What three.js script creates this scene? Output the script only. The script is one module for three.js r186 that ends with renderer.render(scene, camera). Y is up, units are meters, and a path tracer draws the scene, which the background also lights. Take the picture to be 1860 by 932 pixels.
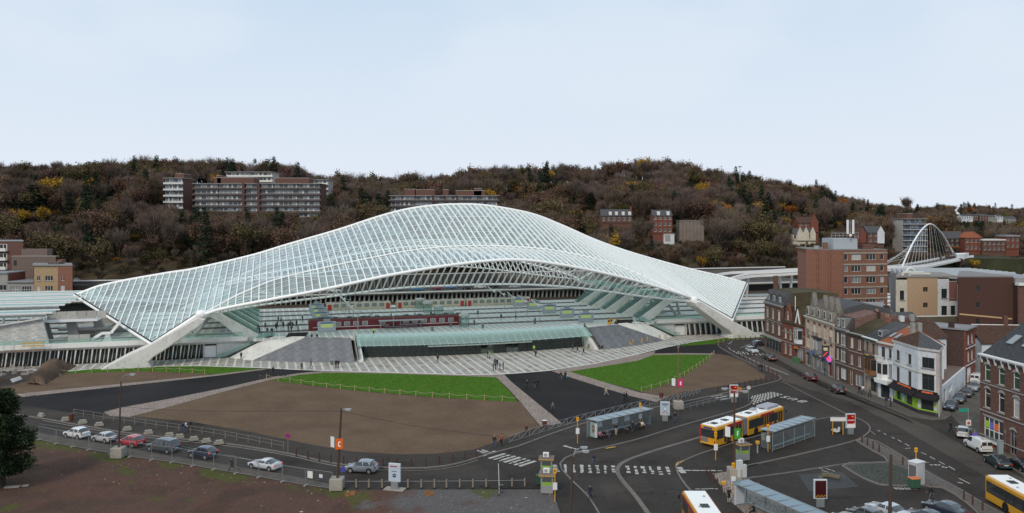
import * as THREE from 'three';
import { mergeGeometries, mergeVertices, toCreasedNormals } from 'three/addons/utils/BufferGeometryUtils.js';
import { RoundedBoxGeometry } from 'three/addons/geometries/RoundedBoxGeometry.js';
import { MarchingCubes } from 'three/addons/objects/MarchingCubes.js';
import { FontLoader } from 'three/addons/loaders/FontLoader.js';
import { TextGeometry } from 'three/addons/geometries/TextGeometry.js';

const V3 = THREE.Vector3, PI = Math.PI;
const scene = new THREE.Scene();

// ---------- camera: level, on a roof 31 m above the square, lens shifted upwards so that verticals stay vertical
const CAM_H = 31, FOCAL = 1450, MIDX = 930, HORIZON = 400;
const camera = new THREE.PerspectiveCamera(2 * Math.atan(532 / FOCAL) * 180 / PI, 1860 / 1064,1,6000);
camera.position.set(0, CAM_H, 0);
camera.lookAt(0, CAM_H, -100);
camera.setViewOffset(1860,1064,0,132,1860,932);
camera.updateProjectionMatrix();

// ---------- sky: thin high overcast, pale blue, whiter towards the horizon
function smooth(a, b, x) { const t = Math.min(1, Math.max(0, (x - a) / (b - a))); return t * t * (3 - 2 * t); }
function mulberry(seed) { return () => { seed |= 0; seed = seed + 0x6D2B79F5 | 0; let t = Math.imul(seed ^ seed >>> 15,1 | seed); t = t + Math.imul(t ^ t >>> 7,61 | t) ^ t; return ((t ^ t >>> 14) >>> 0) / 4294967296; }; }
const lattice = new Float32Array(65536); { const r = mulberry(7); for (let i = 0; i < 65536; i++) lattice[i] = r(); }
function noise(x, y, per = 256) {
  const xi = Math.floor(x), yi = Math.floor(y), fx = x - xi, fy = y - yi, m = v => ((v % per) + per) % per;
  const a = m(xi), b = m(xi + 1), c = m(yi) * 256, d = m(yi + 1) * 256, sx = fx * fx * (3 - 2 * fx), sy = fy * fy * (3 - 2 * fy);
  const p = lattice[c + a] + (lattice[c + b] - lattice[c + a]) * sx, q = lattice[d + a] + (lattice[d + b] - lattice[d + a]) * sx;
  return p + (q - p) * sy;
}
function fbm(x, y, oct = 4, per = 256) { let s = 0, a = 0.5, n = 0; for (let i = 0; i < oct; i++) { s += a * noise(x + 17 * i, y + 31 * i, per); n += a; x *= 2; y *= 2; per = Math.min(256, per * 2); a *= 0.5; } return s / n; }
{
  const w = 1024, h = 512, d = new Float32Array(w * h * 4);
  for (let j = 0; j < h; j++) for (let i = 0; i < w; i++) {
    const el = ((j + 0.5) / h - 0.5) * 180, t = smooth(-1,30, el) * (1 + 0.28 * Math.cos(2 * PI * (i / w - 0.1))), z = smooth(20,90, el);
    const az = i / w, cl = smooth(0.45,0.8, fbm(az * 32, el * 0.16,5,32)) * smooth(2,12, el) * 0.09 + smooth(0.4,0.7, fbm(az * 8 + 3, el * 0.05,3,8)) * 0.03;
    let c = [0.615 - 0.21 * t + 0.10 * z, 0.668 - 0.125 * t + 0.04 * z, 0.745 - 0.06 * t - 0.04 * z];
    c = c.map((v, k) => v + ([0.68,0.71,0.76][k] - v) * cl * 3.2);
    if (el < -1) c = [0.2,0.19,0.18];
    d.set([c[0], c[1], c[2],1], (j * w + i) * 4);
  }
  const sky = new THREE.DataTexture(d, w, h, THREE.RGBAFormat, THREE.FloatType);
  sky.mapping = THREE.EquirectangularReflectionMapping; sky.magFilter = sky.minFilter = THREE.LinearFilter; sky.needsUpdate = true;
  scene.background = sky; scene.environment = sky;
}
// ---------- the sun behind the cloud: weak, very soft, from high on the left behind the camera
const sun = new THREE.DirectionalLight(0xfff0dc, 1.5);
sun.position.set(-120,210,60); sun.target.position.set(0,0,-180);
sun.castShadow = true; sun.shadow.radius = 26; sun.shadow.mapSize.set(4096,4096);
Object.assign(sun.shadow.camera, { left: -260, right: 260, top: 260, bottom: -260, near: 10, far: 900 });
scene.add(sun, sun.target);
const renderer = new THREE.WebGLRenderer({ antialias: true });
renderer.toneMapping = THREE.LinearToneMapping; renderer.toneMappingExposure = 1.25;
renderer.shadowMap.enabled = true;

// ---------- survey: a bearing read in the photograph resolved to metres, at a height (G) or a distance (P)
const G = (px, py, h = 0) => { const D = (CAM_H - h) * FOCAL / (py - HORIZON); return new V3((px - MIDX) * D / FOCAL, h, -D); };
const P = (px, py, D) => new V3((px - MIDX) * D / FOCAL, CAM_H - (py - HORIZON) * D / FOCAL, -D);
// station frame: u along the tracks (17 degrees off the picture plane), v away from the square
const ST = { x: -10.6, d: 192, c: 0.9562, s: 0.2927 };
const toUV = p => { const a = p.x - ST.x, b = -p.z - ST.d; return [a * ST.c + b * ST.s, -a * ST.s + b * ST.c]; };
const fromUV = (u, v, h = 0) => new V3(ST.x + u * ST.c - v * ST.s, h, -(ST.d + u * ST.s + v * ST.c));
const ST_TURN = Math.atan2(ST.s, ST.c);

// ---------- textures (what surfaces are made of)
const rnd = mulberry(20091);
const R = (a, b) => a + (b - a) * rnd();
function tex(size, metres, fn, h = size) {
  const d = new Uint8Array(size * h * 4);
  for (let j = 0; j < h; j++) for (let i = 0; i < size; i++) {
    const c = fn(i / size, j / h, i, j), k = (j * size + i) * 4;
    for (let n = 0; n < 3; n++) { const v = Math.min(1, Math.max(0, c[n] ?? c[0])); d[k + n] = 255 * (v <= 0.0031308 ? 12.92 * v : 1.055 * Math.pow(v, 1 / 2.4) - 0.055); }
    d[k + 3] = 255;
  }
  const t = new THREE.DataTexture(d, size, h); t.colorSpace = THREE.SRGBColorSpace; t.wrapS = t.wrapT = THREE.RepeatWrapping;
  t.magFilter = t.minFilter = THREE.LinearFilter; if (metres) { if (Array.isArray(metres)) t.repeat.set(1 / metres[0],1 / metres[1]); else t.repeat.set(1 / metres, 1 / metres); } t.needsUpdate = true; return t;
}
const g3 = v => [v, v, v];
const hsh = (i, j) => lattice[((i & 255) + ((j * 57) & 255) * 256) & 65535];
const T = {
  speck: tex(512,6, (u, v, i, j) => g3(0.62 + 0.25 * fbm(u * 8, v * 8,5,8) + 0.18 * (hsh(i, j * 3) - 0.5) + 0.12 * (noise(u * 128, v * 128,128) - 0.5))),
  coarse: tex(1024,60, (u, v, i, j) => { const n = fbm(u * 8, v * 8,7,8), m = fbm(u * 16 + 5, v * 16,4,16); return g3(0.20 + 0.74 * n + 0.34 * (m - 0.5) + 0.12 * (hsh(i, j) - 0.5) + (noise(u * 60, v * 60,60) > 0.86 ? 0.06 : 0)); }),
  road: (() => { const r = mulberry(5), rects = Array.from({ length: 26 }, () => [r(), r(), 0.02 + 0.1 * r(), 0.01 + 0.06 * r(), r() < 0.6 ? -0.13 : 0.10]), oil = Array.from({ length: 60 }, () => [r(), r(), 0.002 + 0.008 * r()]); return tex(1280,46, (u, v, i, j) => { let e = 0.66 + 0.55 * (fbm(u * 8, v * 8,6,8) - 0.5) + 0.16 * (noise(u * 200, v * 200,200) - 0.5) + 0.14 * (hsh(i, j) - 0.5); for (const [x, y, w, h, d] of rects) if (u > x && u < x + w && v > y && v < y + h) e += d; for (const [x, y, q] of oil) { const a = u - x, b = v - y; if (a * a + b * b < q * q) e -= 0.16; } if (Math.abs(fbm(u * 10 + 3, v * 10,4,10) - 0.5) < 0.0035) e -= 0.22; return g3(e); }); })(),
  brick: tex(512,[2.0,1.96], (u, v, i, j) => {
    const rows = 28, r = Math.floor(v * rows), x = u * 9 + (r & 1) * 0.5, c = Math.floor(x) % 9, fx = x - Math.floor(x), fy = v * rows - r;
    const mortar = fx < 0.05 || fy < 0.14; return mortar ? g3(0.62) : g3(0.62 + 0.42 * hsh(c * 7 + 3, r * 5 + 1) - 0.1 + 0.08 * (hsh(i, j) - 0.5));
  }),
  slate: tex(512,[3,3], (u, v, i, j) => { const rows = 16, r = Math.floor(v * rows), x = u * 12 + (r & 1) * 0.5, fx = x % 1, fy = v * rows - r; const e = fx < 0.06 || fy < 0.10; return g3((e ? 0.45 : 0.75) + 0.3 * (hsh(Math.floor(x) % 12, r) - 0.5) + 0.15 * (fbm(u * 4, v * 4,3,4) - 0.5)); }),
  stain: tex(512,8, (u, v, i, j) => { const n = fbm(u * 4, v * 4,5,4), s = fbm(u * 16, v * 16,3,16); return g3(0.86 + 0.22 * (n - 0.5) - 0.16 * smooth(0.55,0.85, s) + 0.03 * (hsh(i, j) - 0.5)); }),
  gravel: tex(512,5, (u, v, i, j) => { const k = 42; let b = 9, id = 0; const x = u * k, y = v * k; for (let a = -1; a < 2; a++) for (let c = -1; c < 2; c++) { const xi = Math.floor(x) + a, yi = Math.floor(y) + c, xm = (xi + k) % k, ym = (yi + k) % k, dx = xi + hsh(xm, ym) - x, dy = yi + hsh(xm + 90, ym) - y, d = dx * dx + dy * dy; if (d < b) { b = d; id = hsh(xm * 3, ym * 7); } } const e = 0.25 + 0.85 * id * (1 - 0.9 * Math.min(1, b)); return [e * 1.0, e * 0.95, e * 0.92]; }),
  grass: tex(512,7, (u, v, i, j) => { const n = fbm(u * 16, v * 16,5,16), q = hsh(i, j * 2); return [0.038 + 0.034 * n + 0.014 * q * n, 0.094 + 0.076 * n + 0.03 * (q - 0.5), 0.007 + 0.007 * n]; }),
  soil: tex(1024,30, (u, v, i, j) => { const n = fbm(u * 8, v * 8,6,8), m = noise(u * 256, v * 256,256), q = hsh(i, j); const e = 0.80 + 0.36 * (n - 0.5) + 0.3 * (m - 0.5) + 0.22 * (q - 0.5); return [0.158 * e, 0.105 * e, 0.070 * e]; }),
  slab: tex(512,[3.6,1.8], (u, v, i, j) => { const rows = 6, r = Math.floor(v * rows), x = u * 5 + hsh(r, 9) , fx = x % 1, fy = v * rows - r; return g3((fx < 0.02 || fy < 0.04 ? 0.55 : 0.78) + 0.34 * (hsh(Math.floor(x) % 5 + 11, r * 3) - 0.5) + 0.06 * (hsh(i, j) - 0.5)); }),
  dirtystone: tex(1024,14, (u, v, i, j) => { const n = fbm(u * 6, v * 6,6,6), m = smooth(0.60,0.72, fbm(u * 12 + 9, v * 12,5,12)); const e = 0.80 + 0.30 * (n - 0.5) + 0.05 * (hsh(i, j) - 0.5); return [e - 0.28 * m, e - 0.34 * m, e - 0.40 * m]; }),
  diag: tex(256,[1.3,1.3], (u, v, i, j) => { const a = (u + v) * 4 % 1, b = (u - v + 2) * 4 % 1; return g3((a < 0.16 ? 0.62 : b < 0.10 ? 0.8 : 1) * (0.9 + 0.16 * hsh(Math.floor((u + v) * 4), Math.floor((u - v + 2) * 4)))); }),
  tilerow: tex(256,[2.2,2.6], (u, v, i, j) => { const r = v * 10 % 1; return g3((r < 0.16 ? 0.5 : 0.85 + 0.15 * r) * (0.92 + 0.14 * (hsh(i >> 3, Math.floor(v * 10)) - 0.5))); }),
};
// ---------- materials
const mats = new Map();
function M(color, rough = 0.8, o = {}) {
  const key = JSON.stringify([color, rough, { ...o, map: o.map?.uuid, bumpMap: o.bumpMap?.uuid, alphaMap: o.alphaMap?.uuid, emissiveMap: o.emissiveMap?.uuid }]);
  if (mats.has(key)) return mats.get(key);
  const c = new THREE.Color(); if (Array.isArray(color)) c.setRGB(...color); else c.set(color);
  if (rough >= 0.65 && !('metalness' in o)) o = { specularIntensity: 0.25, ...o };   // porous surfaces hardly mirror the sky
  const C = ['transmission', 'clearcoat', 'sheen', 'ior', 'thickness', 'specularIntensity'].some(k => k in o) ? THREE.MeshPhysicalMaterial : THREE.MeshStandardMaterial;
  const m = new C({ color: c, roughness: rough, metalness: 0, side: THREE.DoubleSide, ...o }); mats.set(key, m); return m;
}
const WHITE = M([0.80,0.80,0.79],0.45), STEEL_WHITE = M([0.88,0.885,0.88],0.35), CONCRETE_WHITE = M([0.74,0.73,0.70],0.7, { map: T.stain });
const DARK = M([0.02,0.02,0.022],0.5), BLACK = M([0.012,0.012,0.012],0.6), GREY = M([0.3,0.31,0.32],0.5), STEEL = M([0.42,0.44,0.46],0.4, { metalness: 0.6 });
const RUBBER = M([0.015,0.015,0.016],0.85), ALLOY = M([0.5,0.5,0.5],0.35, { metalness: 0.7 });
const PANE = M([0.022,0.027,0.030],0.06, { clearcoat: 1, clearcoatRoughness: 0.03 });
const PANE_LIGHT = M([0.20,0.22,0.23],0.1, { clearcoat: 1, clearcoatRoughness: 0.03 });
const ASPHALT = M([0.066,0.055,0.048],0.78, { map: T.road }), ASPHALT_NEW = M([0.030,0.025,0.024],0.75, { map: T.coarse }), ASPHALT_PALE = M([0.115,0.098,0.085],0.85, { map: T.road });
const GRAVEL = M([0.42,0.36,0.325],0.95, { map: T.gravel }), GRASS = M([1,1,1],0.95, { map: T.grass }), SOIL = M([1,1,1],0.95, { map: T.soil });
const KERB = M([0.22,0.20,0.185],0.85, { map: T.speck }), PAINT = M([0.55,0.53,0.49],0.7, { map: T.speck }), YELLOW = M([0.58,0.30,0.02],0.55);

// ---------- geometry helpers
function clean(g, uv = true) {
  let n = g.index ? g.toNonIndexed() : g.clone();
  for (const k of Object.keys(n.attributes)) if (!['position', 'normal', 'uv', 'color'].includes(k)) n.deleteAttribute(k);
  if (!n.attributes.normal) n.computeVertexNormals();
  if (!n.attributes.uv) n.setAttribute('uv', new THREE.BufferAttribute(new Float32Array(n.attributes.position.count * 2), 2));
  if (uv && !g.userData.keepUV) metreUV(n);
  return n;
}
function metreUV(n) {   // uv in metres from the way each face points
  const p = n.attributes.position.array, uv = n.attributes.uv.array;
  for (let i = 0; i < p.length / 9; i++) {
    const k = i * 9, ax = p[k + 3] - p[k], ay = p[k + 4] - p[k + 1], az = p[k + 5] - p[k + 2], bx = p[k + 6] - p[k], by = p[k + 7] - p[k + 1], bz = p[k + 8] - p[k + 2];
    const nx = Math.abs(ay * bz - az * by), ny = Math.abs(az * bx - ax * bz), nz = Math.abs(ax * by - ay * bx);
    for (let q = 0; q < 3; q++) { const x = p[k + q * 3], y = p[k + q * 3 + 1], z = p[k + q * 3 + 2], o = i * 6 + q * 2; if (ny >= nx && ny >= nz) { uv[o] = x; uv[o + 1] = z; } else if (nx > nz) { uv[o] = z; uv[o + 1] = y; } else { uv[o] = x; uv[o + 1] = y; } }
  }
}
function merge(list) {
  list = list.filter(Boolean); if (!Array.isArray(list) || !list.length) return null;
  const c = list.map(g => clean(g)); const hasC = c.some(g => g.attributes.color);
  if (!hasC) c.forEach(g => g.deleteAttribute('color'));
  return c.length === 1 ? c[0] : mergeGeometries(c);
}
const B = (x0, x1, y0, y1, z0, z1) => new THREE.BoxGeometry(Math.abs(x1 - x0), Math.abs(y1 - y0), Math.abs(z1 - z0)).translate((x0 + x1) / 2, (y0 + y1) / 2, (z0 + z1) / 2);
const RB = (w, h, d, r, x = 0, y = 0, z = 0, seg = 2) => new RoundedBoxGeometry(w, h, d, seg, r).translate(x, y, z);
const UPV = new V3(0,1,0);
function bar(a, b, r0, r1 = r0, n = 8) {   // round bar between two points
  const A = a.isVector3 ? a : new V3(...a), C = b.isVector3 ? b : new V3(...b), d = C.clone().sub(A), L = d.length();
  const g = new THREE.CylinderGeometry(r1, r0, L, n, 1); g.translate(0, L / 2,0);
  g.applyQuaternion(new THREE.Quaternion().setFromUnitVectors(UPV, d.normalize())); return g.translate(A.x, A.y, A.z);
}
function beam(a, b, w, h, up = UPV) {   // square bar between two points, h measured along up
  const d = b.clone().sub(a), L = d.length(), z = d.clone().normalize(), x = new V3().crossVectors(up, z).normalize(), y = new V3().crossVectors(z, x);
  const g = new THREE.BoxGeometry(w, h, L); g.applyMatrix4(new THREE.Matrix4().makeBasis(x, y, z).setPosition(a.clone().add(b).multiplyScalar(0.5))); return g;
}
const tube = (pts, r, seg = 40, n = 8) => new THREE.TubeGeometry(new THREE.CatmullRomCurve3(pts), seg, r, n);
function quads(rows) {   // grid of points -> surface
  const pos = [], ix = [], n = rows[0].length; rows.forEach(r => r.forEach(p => pos.push(p.x, p.y, p.z)));
  for (let i = 0; i < rows.length - 1; i++) for (let j = 0; j < n - 1; j++) { const a = i * n + j, b = a + 1, c = a + n, d = c + 1; ix.push(a, c, b, b, c, d); }
  const g = new THREE.BufferGeometry(); g.setAttribute('position', new THREE.Float32BufferAttribute(pos, 3)); g.setIndex(ix); g.computeVertexNormals(); return g;
}
function poly(pts, holes = []) { const s = new THREE.Shape(pts.map(p => new THREE.Vector2(p[0], p[1]))); holes.forEach(h => s.holes.push(new THREE.Path(h.map(p => new THREE.Vector2(p[0], p[1]))))); return s; }
const ext = (pts, depth, bevel = 0, holes = []) => new THREE.ExtrudeGeometry(poly(pts, holes), { depth, bevelEnabled: bevel > 0, bevelSize: bevel, bevelThickness: bevel, bevelSegments: 2, curveSegments: 6 });
const flat = pts => new THREE.ShapeGeometry(poly(pts)).rotateX(-PI / 2);
const plan = pts => pts.map(p => [p.x, -p.z]);                                  // world points -> (x, distance)
const gp = list => plan(list.map(([a, b]) => G(a, b)));                         // ground bearings -> (x, distance)
const slab = (pts, y0, y1) => new THREE.ExtrudeGeometry(poly(pts), { depth: y1 - y0, bevelEnabled: false }).rotateX(-PI / 2).translate(0, y0,0);

// ---------- scene bookkeeping
const used = new Map();
function numbered(n) { const k = used.get(n) ?? 0; used.set(n, k + 1); return k ? `${n}_${String(k).padStart(3, '0')}` : n; }
function part(name, geos, material, parent, label) {
  const g = Array.isArray(geos) ? merge(geos) : geos.userData.done ? geos : clean(geos); g.userData.done = true;
  const m = new THREE.Mesh(g, material); m.name = name; if (label) m.userData.label = label; (parent ?? scene).add(m); return m;
}
function stuffPart(...a) { const m = part(...a); m.userData.kind = 'stuff'; return m; }
function thing(name, label, category, at = [0,0,0], turn = 0, group) {
  const o = new THREE.Group(); o.name = numbered(name); o.position.set(...(at.isVector3 ? [at.x, at.y, at.z] : at)); o.rotation.y = turn;
  o.userData = { label, category }; if (group) o.userData.group = group; scene.add(o); return o;
}
function structure(name, geos, material, label) { const m = part(numbered(name), geos, material); m.userData = { kind: 'structure', label: label ?? name.replace(/_/g, ' ') }; return m; }
function sgroup(name, label, at = [0,0,0], turn = 0) { const o = new THREE.Group(); o.name = numbered(name); o.position.set(...at); o.rotation.y = turn; o.userData = { kind: 'structure', label }; scene.add(o); return o; }
function copy(src, label, at, turn = 0) { const o = src.clone(); o.name = numbered(src.name.replace(/_\d{3}$/, '')); o.position.set(...(at.isVector3 ? [at.x, at.y, at.z] : at)); o.rotation.y = turn; if (label) o.userData = { ...src.userData, label }; scene.add(o); return o; }
function canvasTex(w, h, draw) { const c = document.createElement('canvas'); c.width = w; c.height = h; const x = c.getContext('2d'); draw(x, w, h); const t = new THREE.CanvasTexture(c); t.colorSpace = THREE.SRGBColorSpace; t.magFilter = THREE.LinearFilter; return t; }
function face(w, h) { const g = new THREE.PlaneGeometry(w, h); g.userData.keepUV = true; return g; }   // a printed face, uv 0..1

// =====================================================================  THE GROUND
const ridgeTable = [[-900,300],[0,297],[110,300],[230,290],[320,291],[400,294],[500,294],[600,319],[700,322],[830,311],[920,301],[1000,303],[1080,300],[1170,294],[1240,296],[1300,312],[1400,326],[1480,338],[1560,366],[1640,376],[1740,374],[1860,379],[2800,380]];
function table(t, x) { if (x <= t[0][0]) return t[0][1]; for (let i = 1; i < t.length; i++) if (x <= t[i][0]) { const [a, b] = t[i - 1],[c, d] = t[i]; return b + (d - b) * (x - a) / (c - a); } return t[t.length - 1][1]; }
const ridgeDist = b => table([[-900,520],[300,540],[900,560],[1250,620],[1480,760],[1650,1050],[1860,1300],[2800,1400]], b);
const footDist = b => table([[-900,300],[0,285],[250,276],[420,292],[700,300],[1000,318],[1300,330],[1450,345],[1900,400],[2800,420]], b);
const TREE_TOP = 17;
function landHeight(x, D) {
  if (D < 120) return -0.06;
  const b = MIDX + FOCAL * x / D, dr = ridgeDist(b), df = footDist(b), top = CAM_H + (HORIZON - table(ridgeTable, b)) * dr / FOCAL - TREE_TOP;
  if (D < df - 14) return -0.06;
  const t = (D - df) / (dr - df), bank = 9 * smooth(df - 14, df + 22, D);
  let h = bank + (top - 9) * (t <= 0 ? 0 : t < 1 ? Math.pow(t, 1.1) : 1 + (t - 1) * 0.05) + (fbm(x * 0.02 + 50, D * 0.02,3) - 0.5) * 5 * smooth(df, df + 60, D);
  if (D > dr) h -= (D - dr) * 0.06;
  return h - 0.06 * (1 - smooth(df - 14, df, D));
}
{
  const nx = 220, nd = 170, rows = [];
  for (let j = 0; j <= nd; j++) { const D = j < 20 ? 20 + j * 12 : 260 + Math.pow((j - 20) / (nd - 20), 1.7) * 2300, row = []; for (let i = 0; i <= nx; i++) { const a = (i / nx - 0.5) * 2, x = a * (D * 1.05 + 140); row.push(new V3(x, landHeight(x, D), -D)); } rows.push(row); }
  structure('ground', quads(rows), M([0.10,0.072,0.042],1, { map: T.coarse }), 'bare earth and leaf litter running up the hillside');
}
// ground that carries its own stains: the waste lot in the foreground, red ash turning to gravel on the right
const LOT0 = [-95,60], LOTS = 130;
const lotTex = tex(1280, LOTS, (u, v, i, j) => {
  const x = LOT0[0] + u * LOTS, dist = LOT0[1] + v * LOTS;
  const n = fbm(x * 0.16 + 9, dist * 0.16,6), m = fbm(x * 0.5 + 70, dist * 0.5,4), q = hsh(i, j), st = noise(x * 9, dist * 9);
  const px = MIDX + FOCAL * x / dist, py = HORIZON + CAM_H * FOCAL / dist;
  const gr = smooth(0.40,0.66, (px - 690) / 250 * 0.5 + 0.5 + (fbm(x * 0.12 + 2, dist * 0.12 + 7,4) - 0.5) * 0.9 + (m - 0.5) * 0.5);
  let c = [0.108,0.060,0.045].map((a, k) => a + ([0.070,0.050,0.040][k] - a) * 0.55 * smooth(0.42,0.66, m * 0.6 + n * 0.4));
  const g = [0.118,0.108,0.106]; c = c.map((a, k) => a + (g[k] - a) * gr);
  const pud = smooth(0.60,0.70, fbm(x * 0.22 + 33, dist * 0.22 + 8,4)); c = c.map(a => a * (1 - 0.14 * pud));
  // moss and grass tufts along the fence
  const fence = table([[-200,790],[62,798],[215,828],[310,840],[420,859],[520,876],[600,889],[1020,892]], px);
  const gm = smooth(0.53,0.66, fbm(x * 0.35 + 3, dist * 0.35 + 40,4) + 0.16 * smooth(22,0, py - fence) - 0.16 * smooth(10,40, py - fence) - (px > 420 ? 0.08 : 0));
  c = c.map((a, k) => a + ([0.075,0.092,0.022][k] - a) * gm * 0.75);
  const e = 0.72 + 0.34 * q + 0.30 * (st - 0.5) + (hsh(i * 3, j * 5) > 0.992 ? 1.4 : 0) * (0.4 + gr); return c.map(a => a * e);
});
function placed(pts, y, x0, d0) { const g = flat(pts).translate(0, y, 0), p = g.attributes.position, uv = g.attributes.uv; for (let i = 0; i < p.count; i++) uv.setXY(i, p.getX(i) - x0,-p.getZ(i) - d0); g.userData.keepUV = true; return g; }
structure('road', slab([[-260,40],[300,40],[300,262],[-260,262]],-0.05,0), ASPHALT, 'dark worn asphalt of the streets and bus lanes');
const LOT = [[-420,780],[62,798],[215,828],[310,840],[420,859],[520,876],[600,889],[612,890],[1003,889],[1018,932],[1035,1010],[1045,1080],[-900,1080]];
structure('waste_lot', placed(gp(LOT), 0.012, ...LOT0), M([1,1,1],0.95, { map: lotTex }), 'reddish ash and gravel waste ground in front of the street');
structure('pavement', slab(gp([[-420,742],[62,786],[115,795],[215,812],[310,830],[420,847],[520,864],[600,881],[612,889],[600,888.5],[520,875],[420,858],[310,839],[215,827],[62,797],[-420,779]]), -0.02,0.10), M([0.135,0.118,0.10],0.9, { map: T.slab }), 'narrow slab pavement beside the waste lot');

const KERBLINE = [[-420,690],[-150,722],[0,749],[77,761],[230,787],[420,808],[520,824],[616,844],[694,850],[771,851],[823,845],[865,833],[901,822],[940,812],[972,800],[1037,777],[1102,759],[1180,743],[1283,722],[1400,696],[1414,692],[1419,687],[1412,682],[1395,675],[1370,664],[1345,652],[1322,640],[1307,631],[1305,626],[1316,621],[1340,618],[1400,613.5],[1470,612]];
{
  const k = gp(KERBLINE), g = [...k, [150,212],[150,262],[-240,262],[-240,150]];
  structure('pavement', slab(g, -0.02,0.10), M([0.074,0.063,0.054],0.85, { map: T.road }), 'grey asphalt pavement round the station square');
}
function ribbon(list, w, y, grow = 0) {   // flat strip along a line
  const pts = list.map(p => p.isVector3 ? p : G(...p)), L = [], Rr = [];
  pts.forEach((p, i) => { const a = pts[Math.max(0, i - 1)], b = pts[Math.min(pts.length - 1, i + 1)], d = b.clone().sub(a).setY(0).normalize(), n = new V3(-d.z, 0, d.x); L.push([p.x + n.x * w / 2,-(p.z + n.z * w / 2)]); Rr.push([p.x - n.x * w / 2,-(p.z - n.z * w / 2)]); });
  const pos = [], ix = []; for (let i = 0; i < L.length; i++) pos.push(L[i][0], y, -L[i][1], Rr[i][0], y, -Rr[i][1]);
  for (let i = 0; i < L.length - 1; i++) { const a = 2 * i; ix.push(a, a + 1, a + 2, a + 1, a + 3, a + 2); }
  const g = new THREE.BufferGeometry(); g.setAttribute('position', new THREE.Float32BufferAttribute(pos, 3)); g.setIndex(ix); g.computeVertexNormals(); return g;
}
function dense(list, step = 1.2) { const c = new THREE.CatmullRomCurve3(list.map(p => p.isVector3 ? p : G(...p)), false, 'centripetal'); return c.getSpacedPoints(Math.max(2, Math.round(c.getLength() / step))); }
function kerb(list, y, name = 'kerb', h = 0.13, w = 0.28) { const pts = dense(list, 2.5), geo = []; for (let i = 0; i < pts.length - 1; i++) geo.push(beam(pts[i].clone().setY(h / 2 + y), pts[i + 1].clone().setY(h / 2 + y), w, h)); structure(name, geo, KERB, 'pale concrete kerb'); }
kerb(KERBLINE.slice(1,32), 0);

// islands in the bus station
const ISLANDS = [
  [[1366,729],[1361,736],[1335,746],[1231,776],[1153,800],[1081,817],[1045,825],[1024,835],[1017,848],[1034,869],[1070,905],[1086,931],[1135,1005],[1042,1005],[1019,932],[1004,889],[900,889],[872,884],[920,869],[954,859],[980,843],[1003,820],[1024,804],[1076,787],[1150,766],[1230,746],[1309,729],[1346,724]],
  [[1228,848],[1242,838],[1273,825],[1298,817],[1330,806],[1420,781],[1500,760],[1545,757],[1572,768],[1581,781],[1567,795],[1554,801],[1440,829],[1390,840],[1343,852],[1350,865],[1400,897],[1460,928],[1560,985],[1330,985],[1275,911],[1252,890],[1232,862]],
  [[1556,802],[1575,796],[1640,830],[1700,868],[1735,885],[1790,918],[1880,968],[1830,970],[1743,905],[1702,884],[1619,884],[1595,881],[1562,867],[1540,853],[1528,843],[1615,839],[1585,820]],
];
ISLANDS.forEach((o, i) => { structure('traffic_island', slab(gp(o), -0.02,0.10), i === 2 ? M([0.15,0.135,0.122],0.9, { map: T.slab }) : M([0.054,0.045,0.039],0.75, { map: T.road }), ['asphalt island with the long bus shelter and the pay kiosks', 'asphalt island in the middle of the bus station', 'paved island between the bus station and the street'][i]); kerb([...o.slice(0, i === 0 ? 14 : o.length), ...(i === 0 ? [] : [o[0]])],0, 'kerb', 0.125,0.22); });
structure('gravel_bed', flat(gp([[1294,862],[1340,856],[1352,868],[1400,899],[1452,928],[1530,975],[1400,975],[1330,915]])).translate(0,0.106,0), GRAVEL, 'grey gravel on the island under the near bus shelter');
structure('planting_bed', flat(gp([[1535,846],[1615,842],[1652,856],[1662,880],[1620,882],[1597,879],[1565,866]])).translate(0,0.105,0), M([0.10,0.115,0.10],0.95, { map: T.gravel }), 'patchy grey green gravel bed beside the white cabinet');
structure('pavement', slab([...gp([[1372,630],[1392,642],[1440,668],[1485,690],[1545,714],[1606,739],[1650,757],[1693,764],[1717,763],[1728,755],[1722,738]]), [78,140],[80,200],[62,200]],-0.02,0.11), M([0.16,0.145,0.13],0.9, { map: T.slab }), 'slab pavement in front of the row of houses');
structure('pavement', slab([...gp([[1766,786],[1774,812],[1800,830],[1862,867],[1990,930]]), [78,78],[78,116]],-0.02,0.11), M([0.16,0.145,0.13],0.9, { map: T.slab }), 'slab pavement in front of the brick corner house');
structure('side_street', flat([...gp([[1722,738],[1729,755],[1740,768],[1768,786]]), [80,120],[120,160],[120,190],[110,190],[79,142]]).translate(0,0.006,0), M([0.13,0.12,0.105],0.9, { map: T.slab }), 'cobbled side street lined with parked cars');
structure('road_patch', flat(gp([[1352,652],[1372,664],[1420,690],[1470,708],[1536,726],[1630,774],[1700,815],[1795,868],[1880,915],[1880,880],[1800,838],[1690,776],[1600,738],[1500,700],[1440,676],[1395,656],[1376,645]])).translate(0,0.006,0), ASPHALT_PALE, 'paler worn asphalt lane of the street');
structure('road_patch', flat(gp([[1430,672],[1500,706],[1600,745],[1660,770],[1650,762],[1600,742],[1545,718],[1485,694],[1440,671]])).translate(0,0.012,0), M([0.045,0.038,0.035],0.7, { map: T.coarse }), 'dark wet gutter strip along the kerb');
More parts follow.
